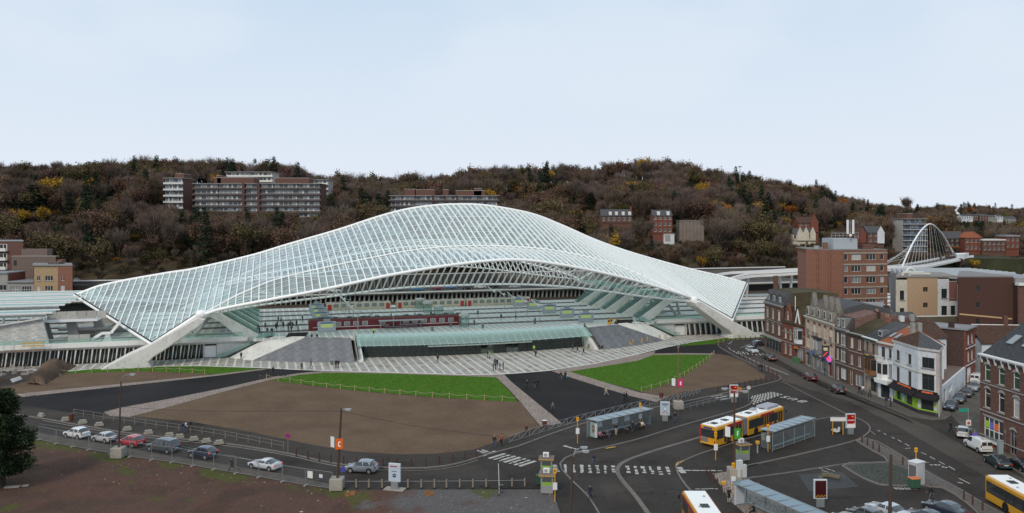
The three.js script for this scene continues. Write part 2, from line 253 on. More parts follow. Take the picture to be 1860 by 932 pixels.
// gutter of pale stone setts across the bus lanes
structure('gutter', ribbon(dense([[1420,748],[1350,771],[1272,794],[1190,818],[1146,833],[1127,843],[1121,855],[1128,869],[1156,903],[1177,932],[1210,980]]), 0.55,0.008), M([0.21,0.185,0.165],0.9, { map: T.slab }), 'line of pale stone setts across the bus lanes');
structure('gutter', ribbon(dense([[1330,872],[1420,860],[1480,851],[1530,843]]), 0.45,0.008), M([0.17,0.15,0.135],0.9, { map: T.slab }), 'line of stone setts across the parking yard');
structure('gutter', ribbon(dense([[1420,692],[1470,718],[1530,748],[1556,763],[1590,790]]), 0.3,0.010), M([0.20,0.175,0.155],0.9, { map: T.slab }), 'stone line between street and bus station');

const worn = M([0.078,0.065,0.056],0.8, { map: T.road }), fresh = M([0.038,0.031,0.027],0.6, { map: T.road });
structure('road_patch', ribbon(dense([[640,862],[760,861],[850,851],[930,836],[990,818]]), 1.5,0.0045), worn, 'tyre polished lane in the curve of the left street');
structure('road_patch', ribbon(dense([[1060,838],[1150,815],[1260,782],[1380,748],[1440,730]]), 2.4,0.0045), worn, 'tyre polished bus lane beside the long shelter');
structure('road_patch', flat(gp([[1600,858],[1680,850],[1740,884],[1660,888]])).translate(0,0.0045,0), fresh, 'dark repair patch in the street beside the paved island');
structure('road_patch', flat(gp([[1450,862],[1530,858],[1560,884],[1470,892]])).translate(0,0.0045,0), fresh, 'dark damp patch in the parking yard');
structure('road_patch', flat(gp([[1090,880],[1120,876],[1150,915],[1110,925]])).translate(0,0.0045,0), worn, 'pale worn patch in the bus lane');
// paint on the road
const paint = [];
const stroke = (a, b, w = 0.5, worn = 0, y = 0.014) => {
  const A = G(...a), C = G(...b); if (!worn) { paint.push(ribbon([A, C], w, y)); return; }
  let t = 0; while (t < 1) { const e = Math.min(1, t + R(0.1,0.32)); const k = R(0.5,1) * w, o = (w - k) * R(-0.5,0.5); const p = A.clone().lerp(C, t), q = A.clone().lerp(C, e), d = new V3(-(q.z - p.z), 0, q.x - p.x).normalize().multiplyScalar(o); paint.push(ribbon([p.add(d), q.add(d)], k, y)); t = e + R(0.01,0.04 + worn * 0.16); }
};
for (let k = 0; k < 7; k++) stroke([888 + 9.2 * k, 833 + 2.35 * k],[917.5 + 9.2 * k, 824 + 2.25 * k],0.5, k % 3 ? 0.1 : 0);
[585,672,760,848,933,1020,1108,1265,1350,1435,1525,1612,1705].forEach((c, k) => { const x = 930 + c / 6, y = 851 + (x - 1027) * 0.024, s = (x - 1020) / 451; stroke([x - 7 * s, y - 7.2],[x + 7 * s, y + 7.4],0.52, k > 2 ? 0.4 + k * 0.09 : 0.05); });
[[1291,721],[1300,723.5],[1309,726.5],[1318,729.5]].forEach(([a, b], k) => stroke([a, b],[a + 22, b - 4.4],0.5,0.2));
for (let k = 0; k < 8; k++) stroke([1333 + 7.4 * k, 637.6 + 0.6 * k],[1338 + 7.4 * k, 642.6 + 0.5 * k],0.5,0.1);
const line = (pts, w = 0.14, y = 0.014) => paint.push(ribbon(dense(pts, 2), w, y));
line([[77,764],[230,790],[420,811],[520,827],[616,847.5],[690,853.5]],0.10); line([[690,853.5],[771,854.5],[823,848.5],[868,836]],0.06);
line([[72,770],[200,790],[310,808],[400,824],[470,838]],0.05);
line([[1330,620],[1322,628],[1330,637],[1352,647],[1380,660],[1433,681]],0.22);
line([[1345,632],[1365,625],[1395,621]],0.15);
for (const [a, b, c, d] of [[1594,781.5,1599,784],[1605,787,1610,790],[1620,794,1625,797],[1631,799,1638,803],[1644,806,1652,810.5],[1673,822,1683,826],[1689,829.5,1699,835],[1706,838.5,1716,844],[1723,847,1735,854],[1742,869,1762,879]]) stroke([a, b],[c, d],0.16,0);
for (const [a, b, c, d, w] of [[1690,845,1708,844.5,0.5],[1711,848,1722,850,0.55],[1740,876.5,1749,878,0.5],[1663,833,1678,838,0.35],[1664,837,1687,841,0.3],[1644,815,1653,814,0.3]]) stroke([a, b],[c, d], w, 0.5);
for (const [a, b, c, d] of [[1500,851,1517,857],[1493,855,1505,858],[1488,850,1496,852.5]]) stroke([a, b],[c, d],0.25,0.3);
for (let k = 0; k < 7; k++) stroke([1625 + 6 * k, 886],[1629 + 6 * k, 889.5],0.35,0.4);
stroke([1003,822 - 18],[1003,822 - 18.2],0.1); 
for (const [a, b, w] of [[[1024,811],[1050,818.5],0.55],[[876,818.5],[886,822.5],0.6],[[876,830],[899,820.5],0.55],[[866,819.5],[880,824.5],0.5],[[1003,846],[1012,859],1.3],[[1232,850],[1242,861],0.9],[[1241,856],[1312,856.5],0.35],[[1263,890],[1306,889.5],0.3]]) stroke(a, b, w, 0.1,0.108);
{ // chequered approach of the bus lane
  const A = G(1363,720), Bq = G(1368,735), C = G(1422,716.5), Dq = G(1402,711.5); const n = 17, m = 6, at = (s, t) => A.clone().lerp(Dq, s).lerp(Bq.clone().lerp(C, s), t).setY(0.014);
  for (let i = 0; i < n; i++) for (let j = 0; j < m; j++) if ((i + j) & 1) { const g = quads([[at(i / n, j / m), at((i + 1) / n, j / m)],[at(i / n, (j + 1) / m), at((i + 1) / n, (j + 1) / m)]]); paint.push(g); }
}
const font = await new FontLoader().loadAsync('fonts/droid/droid_sans_bold.typeface.json');
function letters(s, size) { const g = new THREE.ShapeGeometry(font.generateShapes(s, size)); g.computeBoundingBox(); const b = g.boundingBox; return g.translate(-(b.min.x + b.max.x) / 2,-(b.min.y + b.max.y) / 2,0); }
{ [['B', 1457,729],['U', 1440,725],['S', 1426,721.5]].forEach(([c, x, y]) => { const p = G(x, y), d = G(1426,721.5).sub(G(1457,729)).setY(0).normalize(), up = new V3(-d.z, 0, d.x).multiplyScalar(-1); if (up.z < 0) up.negate(); const g = letters(c, 1.75); g.applyMatrix4(new THREE.Matrix4().makeBasis(d, up, new V3(0,1,0)).setPosition(p.x, 0.014, p.z)); paint.push(g); }); }
structure('road_markings', paint, PAINT, 'worn white road markings, crossings and bus lettering').userData.kind = 'structure';
structure('road_markings', [ribbon(dense([[1228,847],[1231,842],[1242,838.5]]), 0.16,0.128), ribbon([[1100,816],[1118,813]],0.3,0.108)], YELLOW, 'yellow painted kerb line');

// ---------- the park in front of the station
const Y1 = 0.104, Y2 = 0.110, Y3 = 0.118;
const sheet = (name, list, y, m, label) => structure(name, flat(gp(list)).translate(0, y, 0), m, label);
sheet('asphalt_path', [[45,721],[117,713],[200,704],[310,692],[400,682],[480,672],[540,673],[590,676],[560,680],[484,691],[400,709],[310,727],[217,743],[190,750],[186,756],[167,757.5],[117,749],[55,739],[-60,730]], Y1, ASPHALT_NEW, 'fresh black asphalt path on the left of the square');
sheet('asphalt_path', [[914,680],[960,678],[1004,674.5],[1037,687],[1097,706],[1147,721],[1192,731.5],[1148,743],[1060,764],[1018,769.5],[975,733]], Y1, ASPHALT_NEW, 'fresh black asphalt path leading to the station doors');
sheet('asphalt_path', [[1181,641],[1212,631],[1302,626.5],[1308,633],[1322,642],[1322,645],[1190,643.5]], Y1, ASPHALT_NEW, 'fresh black asphalt path on the right of the square');
sheet('bare_earth', [[-40,712],[28,700],[60,690],[108,678],[258,675],[374,679.5],[385,682],[330,687],[225,698],[110,709],[30,716]], Y2, SOIL, 'raked brown earth beside the left path');
sheet('bare_earth', [[232,758],[310,738],[400,714],[484,690],[560,701],[660,712.5],[780,722.5],[945,731],[980,776],[950,787],[900,805],[860,818],[790,826],[730,827],[640,822],[560,808],[450,785],[350,768],[262,759]], Y2, SOIL, 'wide field of raked brown earth in the middle of the square');
sheet('bare_earth', [[1294,643.5],[1310,644],[1345,655],[1390,682],[1388,689],[1300,704],[1240,713],[1212,721.5],[1164,713],[1195,704],[1225,693],[1255,675],[1285,655]], Y2, SOIL, 'raked brown earth at the right corner of the square');
const lawns = [
  [[104,677],[186,670],[258,667],[361,666],[430,668],[472,670.5],[400,681],[374,679.8],[258,675.3],[108,680]],
  [[484,690.5],[520,684.5],[560,679.5],[592,677.7],[718,679.7],[850,684],[899,685.5],[924,710],[941,731],[910,730],[780,722],[660,712],[560,700.5],[510,694.5]],
  [[1033,676],[1100,665],[1160,655],[1185,645.5],[1240,643.6],[1296,644.5],[1285,655.5],[1255,675.5],[1225,693.5],[1195,704.5],[1166,712.5],[1097,695]],
  [[1216,629.5],[1265,620],[1318,614],[1392,610],[1400,612.5],[1340,617],[1316,619.5],[1304,624.5],[1260,628]]];
const lawnLabels = ['thin strip of mown lawn below the left roof leg', 'long bright green lawn in the middle of the square', 'bright green lawn on the right of the square', 'narrow lawn below the right roof leg'];
lawns.forEach((l, i) => sheet('lawn', l, Y3, GRASS, lawnLabels[i]));
{ // blades standing above the turf: real tufts, too many to count
  const blade = new THREE.BufferGeometry(); blade.setAttribute('position', new THREE.Float32BufferAttribute([-0.05,0,0,0.05,0,0,0.01,0.055,0.02,0,0,-0.05,0,0,0.05,-0.02,0.05,0],3)); blade.computeVertexNormals();
  const inside = (p, q) => { let c = false; for (let i = 0, j = q.length - 1; i < q.length; j = i++) if ((q[i][1] > p[1]) !== (q[j][1] > p[1]) && p[0] < (q[j][0] - q[i][0]) * (p[1] - q[i][1]) / (q[j][1] - q[i][1]) + q[i][0]) c = !c; return c; };
  const spots = []; lawns.forEach((l, li) => { const q = gp(l), xs = q.map(a => a[0]), ds = q.map(a => a[1]); const x0 = Math.min(...xs), x1 = Math.max(...xs), d0 = Math.min(...ds), d1 = Math.max(...ds); const want = [1500,8000,6500,1000][li]; let n = 0, tries = 0; while (n < want && tries++ < want * 4) { const p = [R(x0, x1), R(d0, d1)]; if (inside(p, q)) { spots.push(p); n++; } } });
  const im = new THREE.InstancedMesh(blade, M([0.052,0.128,0.010],0.9), spots.length), m4 = new THREE.Matrix4(), qn = new THREE.Quaternion(), c = new THREE.Color();
  spots.forEach((p, i) => { qn.setFromAxisAngle(UPV, R(0,6.3)); const s = R(0.7,1.5), t = fbm(p[0] * 0.3, p[1] * 0.3,3); m4.compose(new V3(p[0], Y3,-p[1]), qn, new V3(s * 1.4, s * R(0.5,1), s * 1.4)); im.setMatrixAt(i, m4); im.setColorAt(i, c.setRGB(0.85 + t * 0.3,0.9 + t * 0.2,0.9)); });
  im.name = 'grass_blades'; im.userData = { kind: 'stuff', label: 'short grass of the lawns', category: 'grass' }; scene.add(im);
}
const strip = (a, b, label) => structure('gravel_border', slab(gp([...a, ...b.slice().reverse()]), 0.1,0.145), GRAVEL, label);
strip([[30,717],[110,709],[225,698],[330,687.5],[400,680.5],[476,671]],[[40,722.5],[117,714],[200,705],[310,693],[400,683],[484,672]], 'stone border along the upper edge of the left path');
strip([[189,750],[217,742.5],[310,725.5],[400,707.5],[484,688.5],[540,679.5],[586,675.2]],[[200,757],[234,759],[312,739],[402,714],[488,692],[545,682],[594,678]], 'stone border along the lower edge of the left path');
strip([[590,675.5],[718,678.6],[847,682.4],[900,682.6]],[[590,678],[718,680],[847,684.3],[902,686.5]], 'thin stone border between lawn and plaza');
strip([[898,683.4],[924,708],[945,731],[962,752],[983,777]],[[915,681],[930,696],[975,733],[1000,753],[1020,770]], 'broad stone border between lawn and central path');
strip([[1002,675],[1037,687],[1097,706],[1147,721],[1192,731.5]],[[1030,675.4],[1060,684],[1097,695.5],[1163,714.5],[1213,722.5]], 'broad stone border right of the central path');
strip([[1006,674.5],[1075,663],[1152,646.5],[1190,639]],[[1032,676.5],[1100,666],[1160,656],[1187,646]], 'stone border between plaza and right lawn');
strip([[1186,643.5],[1240,642.5],[1298,643.3]],[[1186,646],[1240,645],[1298,645.4]], 'thin stone border above the right lawn');

// =====================================================================  THE STATION
const stAt = fromUV(0,0).toArray();
const onV = (px, py, v) => { const k = (px - MIDX) / FOCAL, u = (k * (ST.d + ST.c * v) - ST.x + ST.s * v) / (ST.c - k * ST.s), D = ST.d + ST.s * u + ST.c * v; return [u, CAM_H - (py - HORIZON) * D / FOCAL]; };
function curveUH(list, vOf) {   // bearings on a curved line above the plan line v(u) -> height as a function of u
  const t = list.map(([x, y]) => { let u = 0, h = 0; for (let i = 0; i < 8; i++) [u, h] = onV(x, y, vOf(u)); return [u, h]; }).sort((a, b) => a[0] - b[0]);
  return u => { let i = 1; while (i < t.length - 1 && t[i][0] < u) i++; const p0 = t[Math.max(0, i - 2)], p1 = t[i - 1], p2 = t[i], p3 = t[Math.min(t.length - 1, i + 1)], s = Math.min(1, Math.max(0, (u - p1[0]) / (p2[0] - p1[0])));
    const m1 = (p2[1] - p0[1]) / (p2[0] - p0[0] || 1) * (p2[0] - p1[0]), m2 = (p3[1] - p1[1]) / (p3[0] - p1[0] || 1) * (p2[0] - p1[0]); const s2 = s * s, s3 = s2 * s; return (2 * s3 - 3 * s2 + 1) * p1[1] + (s3 - 2 * s2 + s) * m1 + (-2 * s3 + 3 * s2) * p2[1] + (s3 - s2) * m2; };
}
const VC = 40, UJ = 60, UL = -93, UR = 103.5, TIPL = -69.6, TIPR = 71.3, VT = -2, HTIP = 4.6;
const bow = u => Math.max(0,1 - (u / UJ) ** 2);
const vM = u => VT + 10 * bow(u), vF = u => VT - 9 * bow(u), vN = u => VT + 2 * bow(u);
const hT = curveUH([[136,537],[186,519],[302,497],[348,490],[460,464],[519,446],[615,418],[692,393],[744,380],[795,373.4],[834,372],[873,373],[920,379.5],[972,391],[1023,411],[1075,434],[1126,453],[1178,469],[1255,490],[1307,502],[1359,516]], () => VC);
const hM = curveUH([[371,569],[400,553],[440,533],[499,509],[589,487],[684,467],[744,456],[795,450],[850,447],[900,447],[940,449],[997,454],[1075,469],[1130,486],[1180,507],[1230,530],[1266,546]], vM);
const hF = curveUH([[371,571],[400,562],[460,550],[589,525.5],[718,498],[847,478],[940,472],[1023,481.6],[1101,497],[1178,516.5],[1255,541],[1266,547]], vF);
const hN = curveUH([[371,573],[460,556],[589,540],[718,524],[820,518.5],[940,516.5],[1049,523],[1178,539.7],[1266,549]], vN);
const S3 = (u, v, h) => new V3(u, h, -v);                       // station axes -> local
const HJL = hM(-UJ), HJR = hM(UJ);
function lower(u) {   // the lower edge of the main vault at u: [v, h]
  if (u < TIPL) { const t = (TIPL - u) / (TIPL - UL); return [VT + (VC - VT) * t, HTIP + (hT(UL) - HTIP) * t]; }
  if (u > TIPR) { const t = (u - TIPR) / (UR - TIPR); return [VT + (VC - VT) * t, HTIP + (hT(UR) - HTIP) * t]; }
  if (u < -UJ) return [VT, HJL + (HTIP - HJL) * (-UJ - u) / (-UJ - TIPL)];
  if (u > UJ) return [VT, HJR + (HTIP - HJR) * (u - UJ) / (TIPR - UJ)];
  return [vM(u), hM(u)];
}
function vaultH(u, v) { const [vl, hl] = lower(u), p = 1 + 0.12 * Math.max(0,1 - (u / 80) ** 2), t = VC - vl < 0.01 ? 0 : Math.min(1, Math.max(0, (VC - v) / (VC - vl))); return hT(u) + (hl - hT(u)) * Math.pow(t, p); }
function plateRib(pts, w, d, up = 0.12) {   // plate standing on a line of points, w thick along u, d deep
  const pos = [], n = pts.length; pts.forEach((p, i) => { const a = pts[Math.max(0, i - 1)], b = pts[Math.min(n - 1, i + 1)], t = b.clone().sub(a).normalize(), nn = new V3(0, t.z, -t.y); if (nn.y < 0) nn.negate(); for (const [s, q] of [[-1, up],[1, up],[1, up - d],[-1, up - d]]) pos.push(p.x + s * w / 2, p.y + nn.y * q, p.z + nn.z * q); });
  const ix = []; for (let i = 0; i < n - 1; i++) for (let k = 0; k < 4; k++) { const a = i * 4 + k, b = i * 4 + (k + 1) % 4; ix.push(a, b, a + 4, b, b + 4, a + 4); } ix.push(0,2,1,0,3,2,4 * n - 4,4 * n - 3,4 * n - 2,4 * n - 4,4 * n - 2,4 * n - 1);
  const g = new THREE.BufferGeometry(); g.setAttribute('position', new THREE.Float32BufferAttribute(pos, 3)); g.setIndex(ix); const f = g.toNonIndexed(); f.computeVertexNormals(); return f;
}
const GLASS_REAR = M([0.90,0.96,0.94],0.04, { transmission: 0.93, thickness: 0, ior: 1.5 });
const GLASSES = [[0.78,0.92,0.88,0.76],[0.74,0.89,0.85,0.70],[0.82,0.94,0.90,0.80]].map(([a, b, c, t], i) => M([a, b, c],0.03 + i * 0.03, { transmission: t, thickness: 0, ior: 1.52 }));
const GLASS = M([0.76,0.92,0.87],0.04, { transmission: 0.74, thickness: 0, ior: 1.52, specularIntensity: 1 });
const GLASS_CLEAR = M([0.80,0.93,0.89],0.04, { transmission: 0.9, thickness: 0, ior: 1.5 });
{
  const roof = thing('station_roof', 'huge white ribbed steel and glass vault of the railway station', 'roof', stAt, ST_TURN);
  const rear = (m, name) => { const r = new THREE.Mesh(m.geometry, m.material); r.name = name ?? m.name; r.scale.z = -1; r.position.z = -2 * VC; roof.add(r); if (m.userData.kind) r.userData.kind = m.userData.kind; };
  const N = 122, us = Array.from({ length: N + 1 }, (_, i) => UL + (UR - UL) * i / N), STEP = 3.85;
  const samples = (u, n = 12) => { const [vl] = lower(u); return Array.from({ length: n + 1 }, (_, k) => { const v = VC + (vl - VC) * k / n; return S3(u, v, vaultH(u, v)); }); };
  us.forEach((u, i) => { if (i === 0 || i === N) return; const m = part('rib', plateRib(samples(u), 0.21,0.5,0.2), STEEL_WHITE, roof); if (i % 3 === 0) rear(m); });
  const inner = us.filter(u => Math.abs(u) < UJ - 0.5);
  for (const u of inner) {
    const pts = Array.from({ length: 6 }, (_, k) => { const t = k / 5; return S3(u, vM(u) + (vF(u) - vM(u)) * t, hM(u) + (hF(u) - hM(u)) * t + 0.3 * bow(u) * Math.sin(PI * t)); });
    rear(part('canopy_rib', plateRib(pts, 0.2,0.45,0.16), STEEL_WHITE, roof));
    const a = S3(u, vF(u), hF(u)), b = S3(u, vN(u), hN(u)); if (a.distanceTo(b) > 0.5) rear(part('strut', beam(a, b, 0.2,0.3, new V3(1,0,0)), STEEL_WHITE, roof));
  }
  for (let v = VC - STEP; v > VT + 0.4; v -= STEP) { const run = us.filter(u => lower(u)[0] < v); const cut = []; let seg = []; for (const u of us) { if (lower(u)[0] < v) seg.push(S3(u, v, vaultH(u, v) + 0.05)); else { if (seg.length > 2) cut.push(seg); seg = []; } } if (seg.length > 2) cut.push(seg); cut.forEach(s => part('purlin', tube(s, 0.038, s.length, 5), STEEL_WHITE, roof)); }
  for (const t of [0.25,0.5,0.75]) rear(part('purlin', tube(inner.map(u => S3(u, vM(u) + (vF(u) - vM(u)) * t, hM(u) + (hF(u) - hM(u)) * t + 0.3 * bow(u) * Math.sin(PI * t) + 0.05)), 0.032, inner.length, 5), STEEL_WHITE, roof));
  // panes
  const many = [[],[],[]], pane = (a, b, c, d) => quads([[a, b],[c, d]]); let single = 0;
  for (let i = 0; i < N; i++) {
    const ua = us[i] + 0.1, ub = us[i + 1] - 0.1, la = lower(ua)[0], lb = lower(ub)[0], at = (u, v) => S3(u, v, vaultH(u, v) - 0.12);
    for (let v = VC; v > VT; v -= STEP) { if (la >= v && lb >= v) break; const w = v - STEP + 0.012, g = pane(at(ua, Math.max(la, v - 0.012)), at(ub, Math.max(lb, v - 0.012)), at(ua, Math.max(la, w)), at(ub, Math.max(lb, w))); if (us[i] < -46 && single < 290) { single++; part('glass_pane', g, GLASSES[Math.floor(rnd() * 3)], roof); } else many[Math.floor(rnd() * 3)].push(g); }
    if (Math.abs(us[i]) < UJ - 1 && Math.abs(us[i + 1]) < UJ - 1) { const cp = (u, t) => S3(u, vM(u) + (vF(u) - vM(u)) * t, hM(u) + (hF(u) - hM(u)) * t + 0.3 * bow(u) * Math.sin(PI * t) - 0.1); for (let k = 0; k < 4; k++) many[Math.floor(rnd() * 3)].push(pane(cp(ua, k / 4 + 0.002), cp(ub, k / 4 + 0.002), cp(ua, k / 4 + 0.248), cp(ub, k / 4 + 0.248))); }
  }
  many.forEach((m, i) => stuffPart('glass_panes', m, GLASSES[i], roof));
  const back = []; for (let i = 0; i < N; i++) { const ua = us[i] + 0.1, ub = us[i + 1] - 0.1, la = lower(ua)[0], lb = lower(ub)[0], at = (u, v) => S3(u, 2 * VC - v, vaultH(u, v) - 0.12); for (let v = VC; v > VT; v -= STEP * 2) { if (la >= v && lb >= v) break; const w = v - STEP * 2; back.push(pane(at(ua, Math.max(la, v)), at(ub, Math.max(lb, v)), at(ua, Math.max(la, w)), at(ub, Math.max(lb, w)))); } }
  stuffPart('rear_glass_panes', back, GLASS_REAR, roof);
  // tubes along the edges
  const line = (f, a, b, n = 60) => Array.from({ length: n + 1 }, (_, i) => { const u = a + (b - a) * i / n; return f(u); });
  part('ridge_tube', tube(line(u => S3(u, VC, hT(u) + 0.1), UL, UR, 110), 0.36,220,10), STEEL_WHITE, roof);
  rear(part('canopy_edge_tube', tube(line(u => S3(u, vF(u), hF(u)), -UJ, UJ, 90), 0.36,180,10), STEEL_WHITE, roof));
  rear(part('arch_tube', tube(line(u => S3(u, vN(u), hN(u)), -UJ, UJ, 90), 0.24,180,8), STEEL_WHITE, roof));
  rear(part('valley_tube', tube(line(u => S3(u, vM(u), hM(u) + 0.1), -UJ, UJ, 90), 0.17,180,8), STEEL_WHITE, roof));
  for (const [uj, ut, ue, hj] of [[-UJ, TIPL, UL, HJL],[UJ, TIPR, UR, HJR]]) {
    const j = S3(uj, VT, hj), t = S3(ut, VT, HTIP), e = S3(ue, VC, hT(ue));
    rear(part('edge_tube', [bar(j, t, 0.42,0.36,10), new THREE.SphereGeometry(0.45,10,8).translate(t.x, t.y, t.z)], STEEL_WHITE, roof)); rear(part('edge_tube', bar(t, e, 0.36,0.36,10), STEEL_WHITE, roof));
    rear(part('edge_seal', beam(t.clone().add(new V3(0,0.5,0)), e.clone().add(new V3(0,0.5,0)), 0.25,0.18), BLACK, roof)); rear(part('edge_seal', beam(j.clone().add(new V3(0,0.55,0)), t.clone().add(new V3(0,0.55,0)), 0.25,0.16), BLACK, roof));
    const s = Math.sign(uj), q = list => list.map(([a, b]) => [s * a, b]);
    const leg = ext(q([[79.1,0],[74.5,2.35],[69.9,4.5],[60.4,9.9],[59.2,9.6],[59.6,8.9],[63.5,6.2],[67.2,3.6],[69.4,2.2],[70.3,1.2],[69.6,0]]), 4.6,0.25).translate(0,0,-0.6);
    part('leg', leg, CONCRETE_WHITE, roof); part('leg', leg.clone().translate(0,0,-2 * VC - 0), CONCRETE_WHITE, roof);
    // the roof rests on the rear viaduct too
    part('joint', [new THREE.SphereGeometry(0.95,14,10).scale(1.3,0.9,1).translate(s * 59.8, hj - 0.1,-VT)], STEEL_WHITE, roof);
  }
}

// ---------- platforms and tracks
const HD = 4.2, HR = 3.9;
const DECK = M([1,1,1],0.6, { map: tex(256,[1.75,7], (u, v, i, j) => { const s = u < 0.28, n = fbm(u * 4, v * 8,3,4); return s ? [0.60 + 0.08 * n, 0.62 + 0.08 * n, 0.59 + 0.08 * n] : [0.40 + 0.14 * n, 0.39 + 0.14 * n, 0.365 + 0.14 * n]; }) });
const BALLAST = M([0.13,0.11,0.095],0.95, { map: T.gravel });
const stGeo = pts => pts.map(([u, v]) => [u, v]);
const stSlab = (pts, y0, y1) => slab(stGeo(pts), y0, y1);
{
  const bed = sgroup('railway_track', 'ballasted tracks between the platforms', stAt, ST_TURN);
  part('ballast', stSlab([[-175,6.5],[175,6.5],[175,104],[-175,104]],-0.04, HR), BALLAST, bed);
  const tv = [13.6,24.6,35.3,45.75,56.25,68,73];
  for (const v of tv) for (const o of [-0.72,0.72]) part('rail', B(-170,170, HR, HR + 0.16,-v - o - 0.04,-v - o + 0.04), M([0.16,0.12,0.09],0.5, { metalness: 0.5 }), bed);
  const fr = [[-175,4.4],[-50,4.4],[-49,3.2],[-37.8,1.6],[-27,-2],[-10,-3.6],[1,-4],[12,-3.6],[29,-2],[40,1.6],[51,3.2],[52,4.4],[175,4.4],[175,11.8],[-175,11.8]];
  const plats = [fr, ...[[15.4,22.6],[26.6,33.4],[37.2,43.8],[47.7,54.3],[58.2,65]].map(([a, b]) => [[-172, a],[172, a],[172, b],[-172, b]])];
  const nm = ['first', 'second', 'third', 'fourth', 'fifth', 'sixth'];
  plats.forEach((p, i) => { const g = sgroup('platform', `pale paved railway platform, ${nm[i]} from the square`, stAt, ST_TURN); part('paving', stSlab(p, i ? HR - 0.6 : 3.55, HD), DECK, g); if (i) for (const v of [p[0][1], p[2][1]]) part('platform_edge', B(-172,172, HD - 0.02, HD + 0.03,-v - 0.2,-v + 0.2), CONCRETE_WHITE, g); else part('platform_edge', B(-172,172, HD - 0.02, HD + 0.03,-11.7,-11.3), CONCRETE_WHITE, g); });
}
// ---------- the plaza with its radial stone bands
const plazaEdge = [[120,676],[186,670],[258,667],[361,665.8],[470,669],[540,672.5],[589,674.3],[718,678],[847,681.8],[900,681.5],[940,679],[997,674.2],[1075,662.5],[1152,646],[1211,631.5],[1255,622.5],[1318,614],[1362,610.6]].map(([a, b]) => toUV(G(a, b)));
const vOut = u => table(plazaEdge, u), vFace = u => -5 - 3.2 * Math.max(0,1 - (u - 1) ** 2 / 784);
{
  const g = sgroup('plaza', 'pale stone plaza with light bands in front of the station', stAt, ST_TURN);
  part('paving', stSlab([...plazaEdge, [110,4.3],[-110,4.3]],0.09,0.122), M([0.44,0.415,0.375],0.75, { map: T.dirtystone }), g);
  const bandM = [M([0.66,0.655,0.63],0.65, { map: T.stain }), M([0.60,0.59,0.565],0.65, { map: T.stain })]; let n = 0;
  for (let u = -92; u < 84; u += 1.78) { const v0 = vOut(u) + 0.1, v1 = Math.abs(u - 1) < 26 ? vFace(u) + 0.4 : Math.abs(u - 1) < 50 ? -2 + (Math.abs(u - 1) - 50) * 0.42 : 4; if (v1 - v0 > 0.8) part('paving_band', B(u - 0.24, u + 0.24,0.11,0.13,-v1,-v0), bandM[n++ % 2], g); }
  part('plaza_kerb', plazaEdge.slice(0,-1).map((p, i) => beam(S3(p[0], p[1],0.12), S3(plazaEdge[i + 1][0], plazaEdge[i + 1][1],0.12), 0.35,0.1)), M([0.62,0.61,0.59],0.7), g);
}
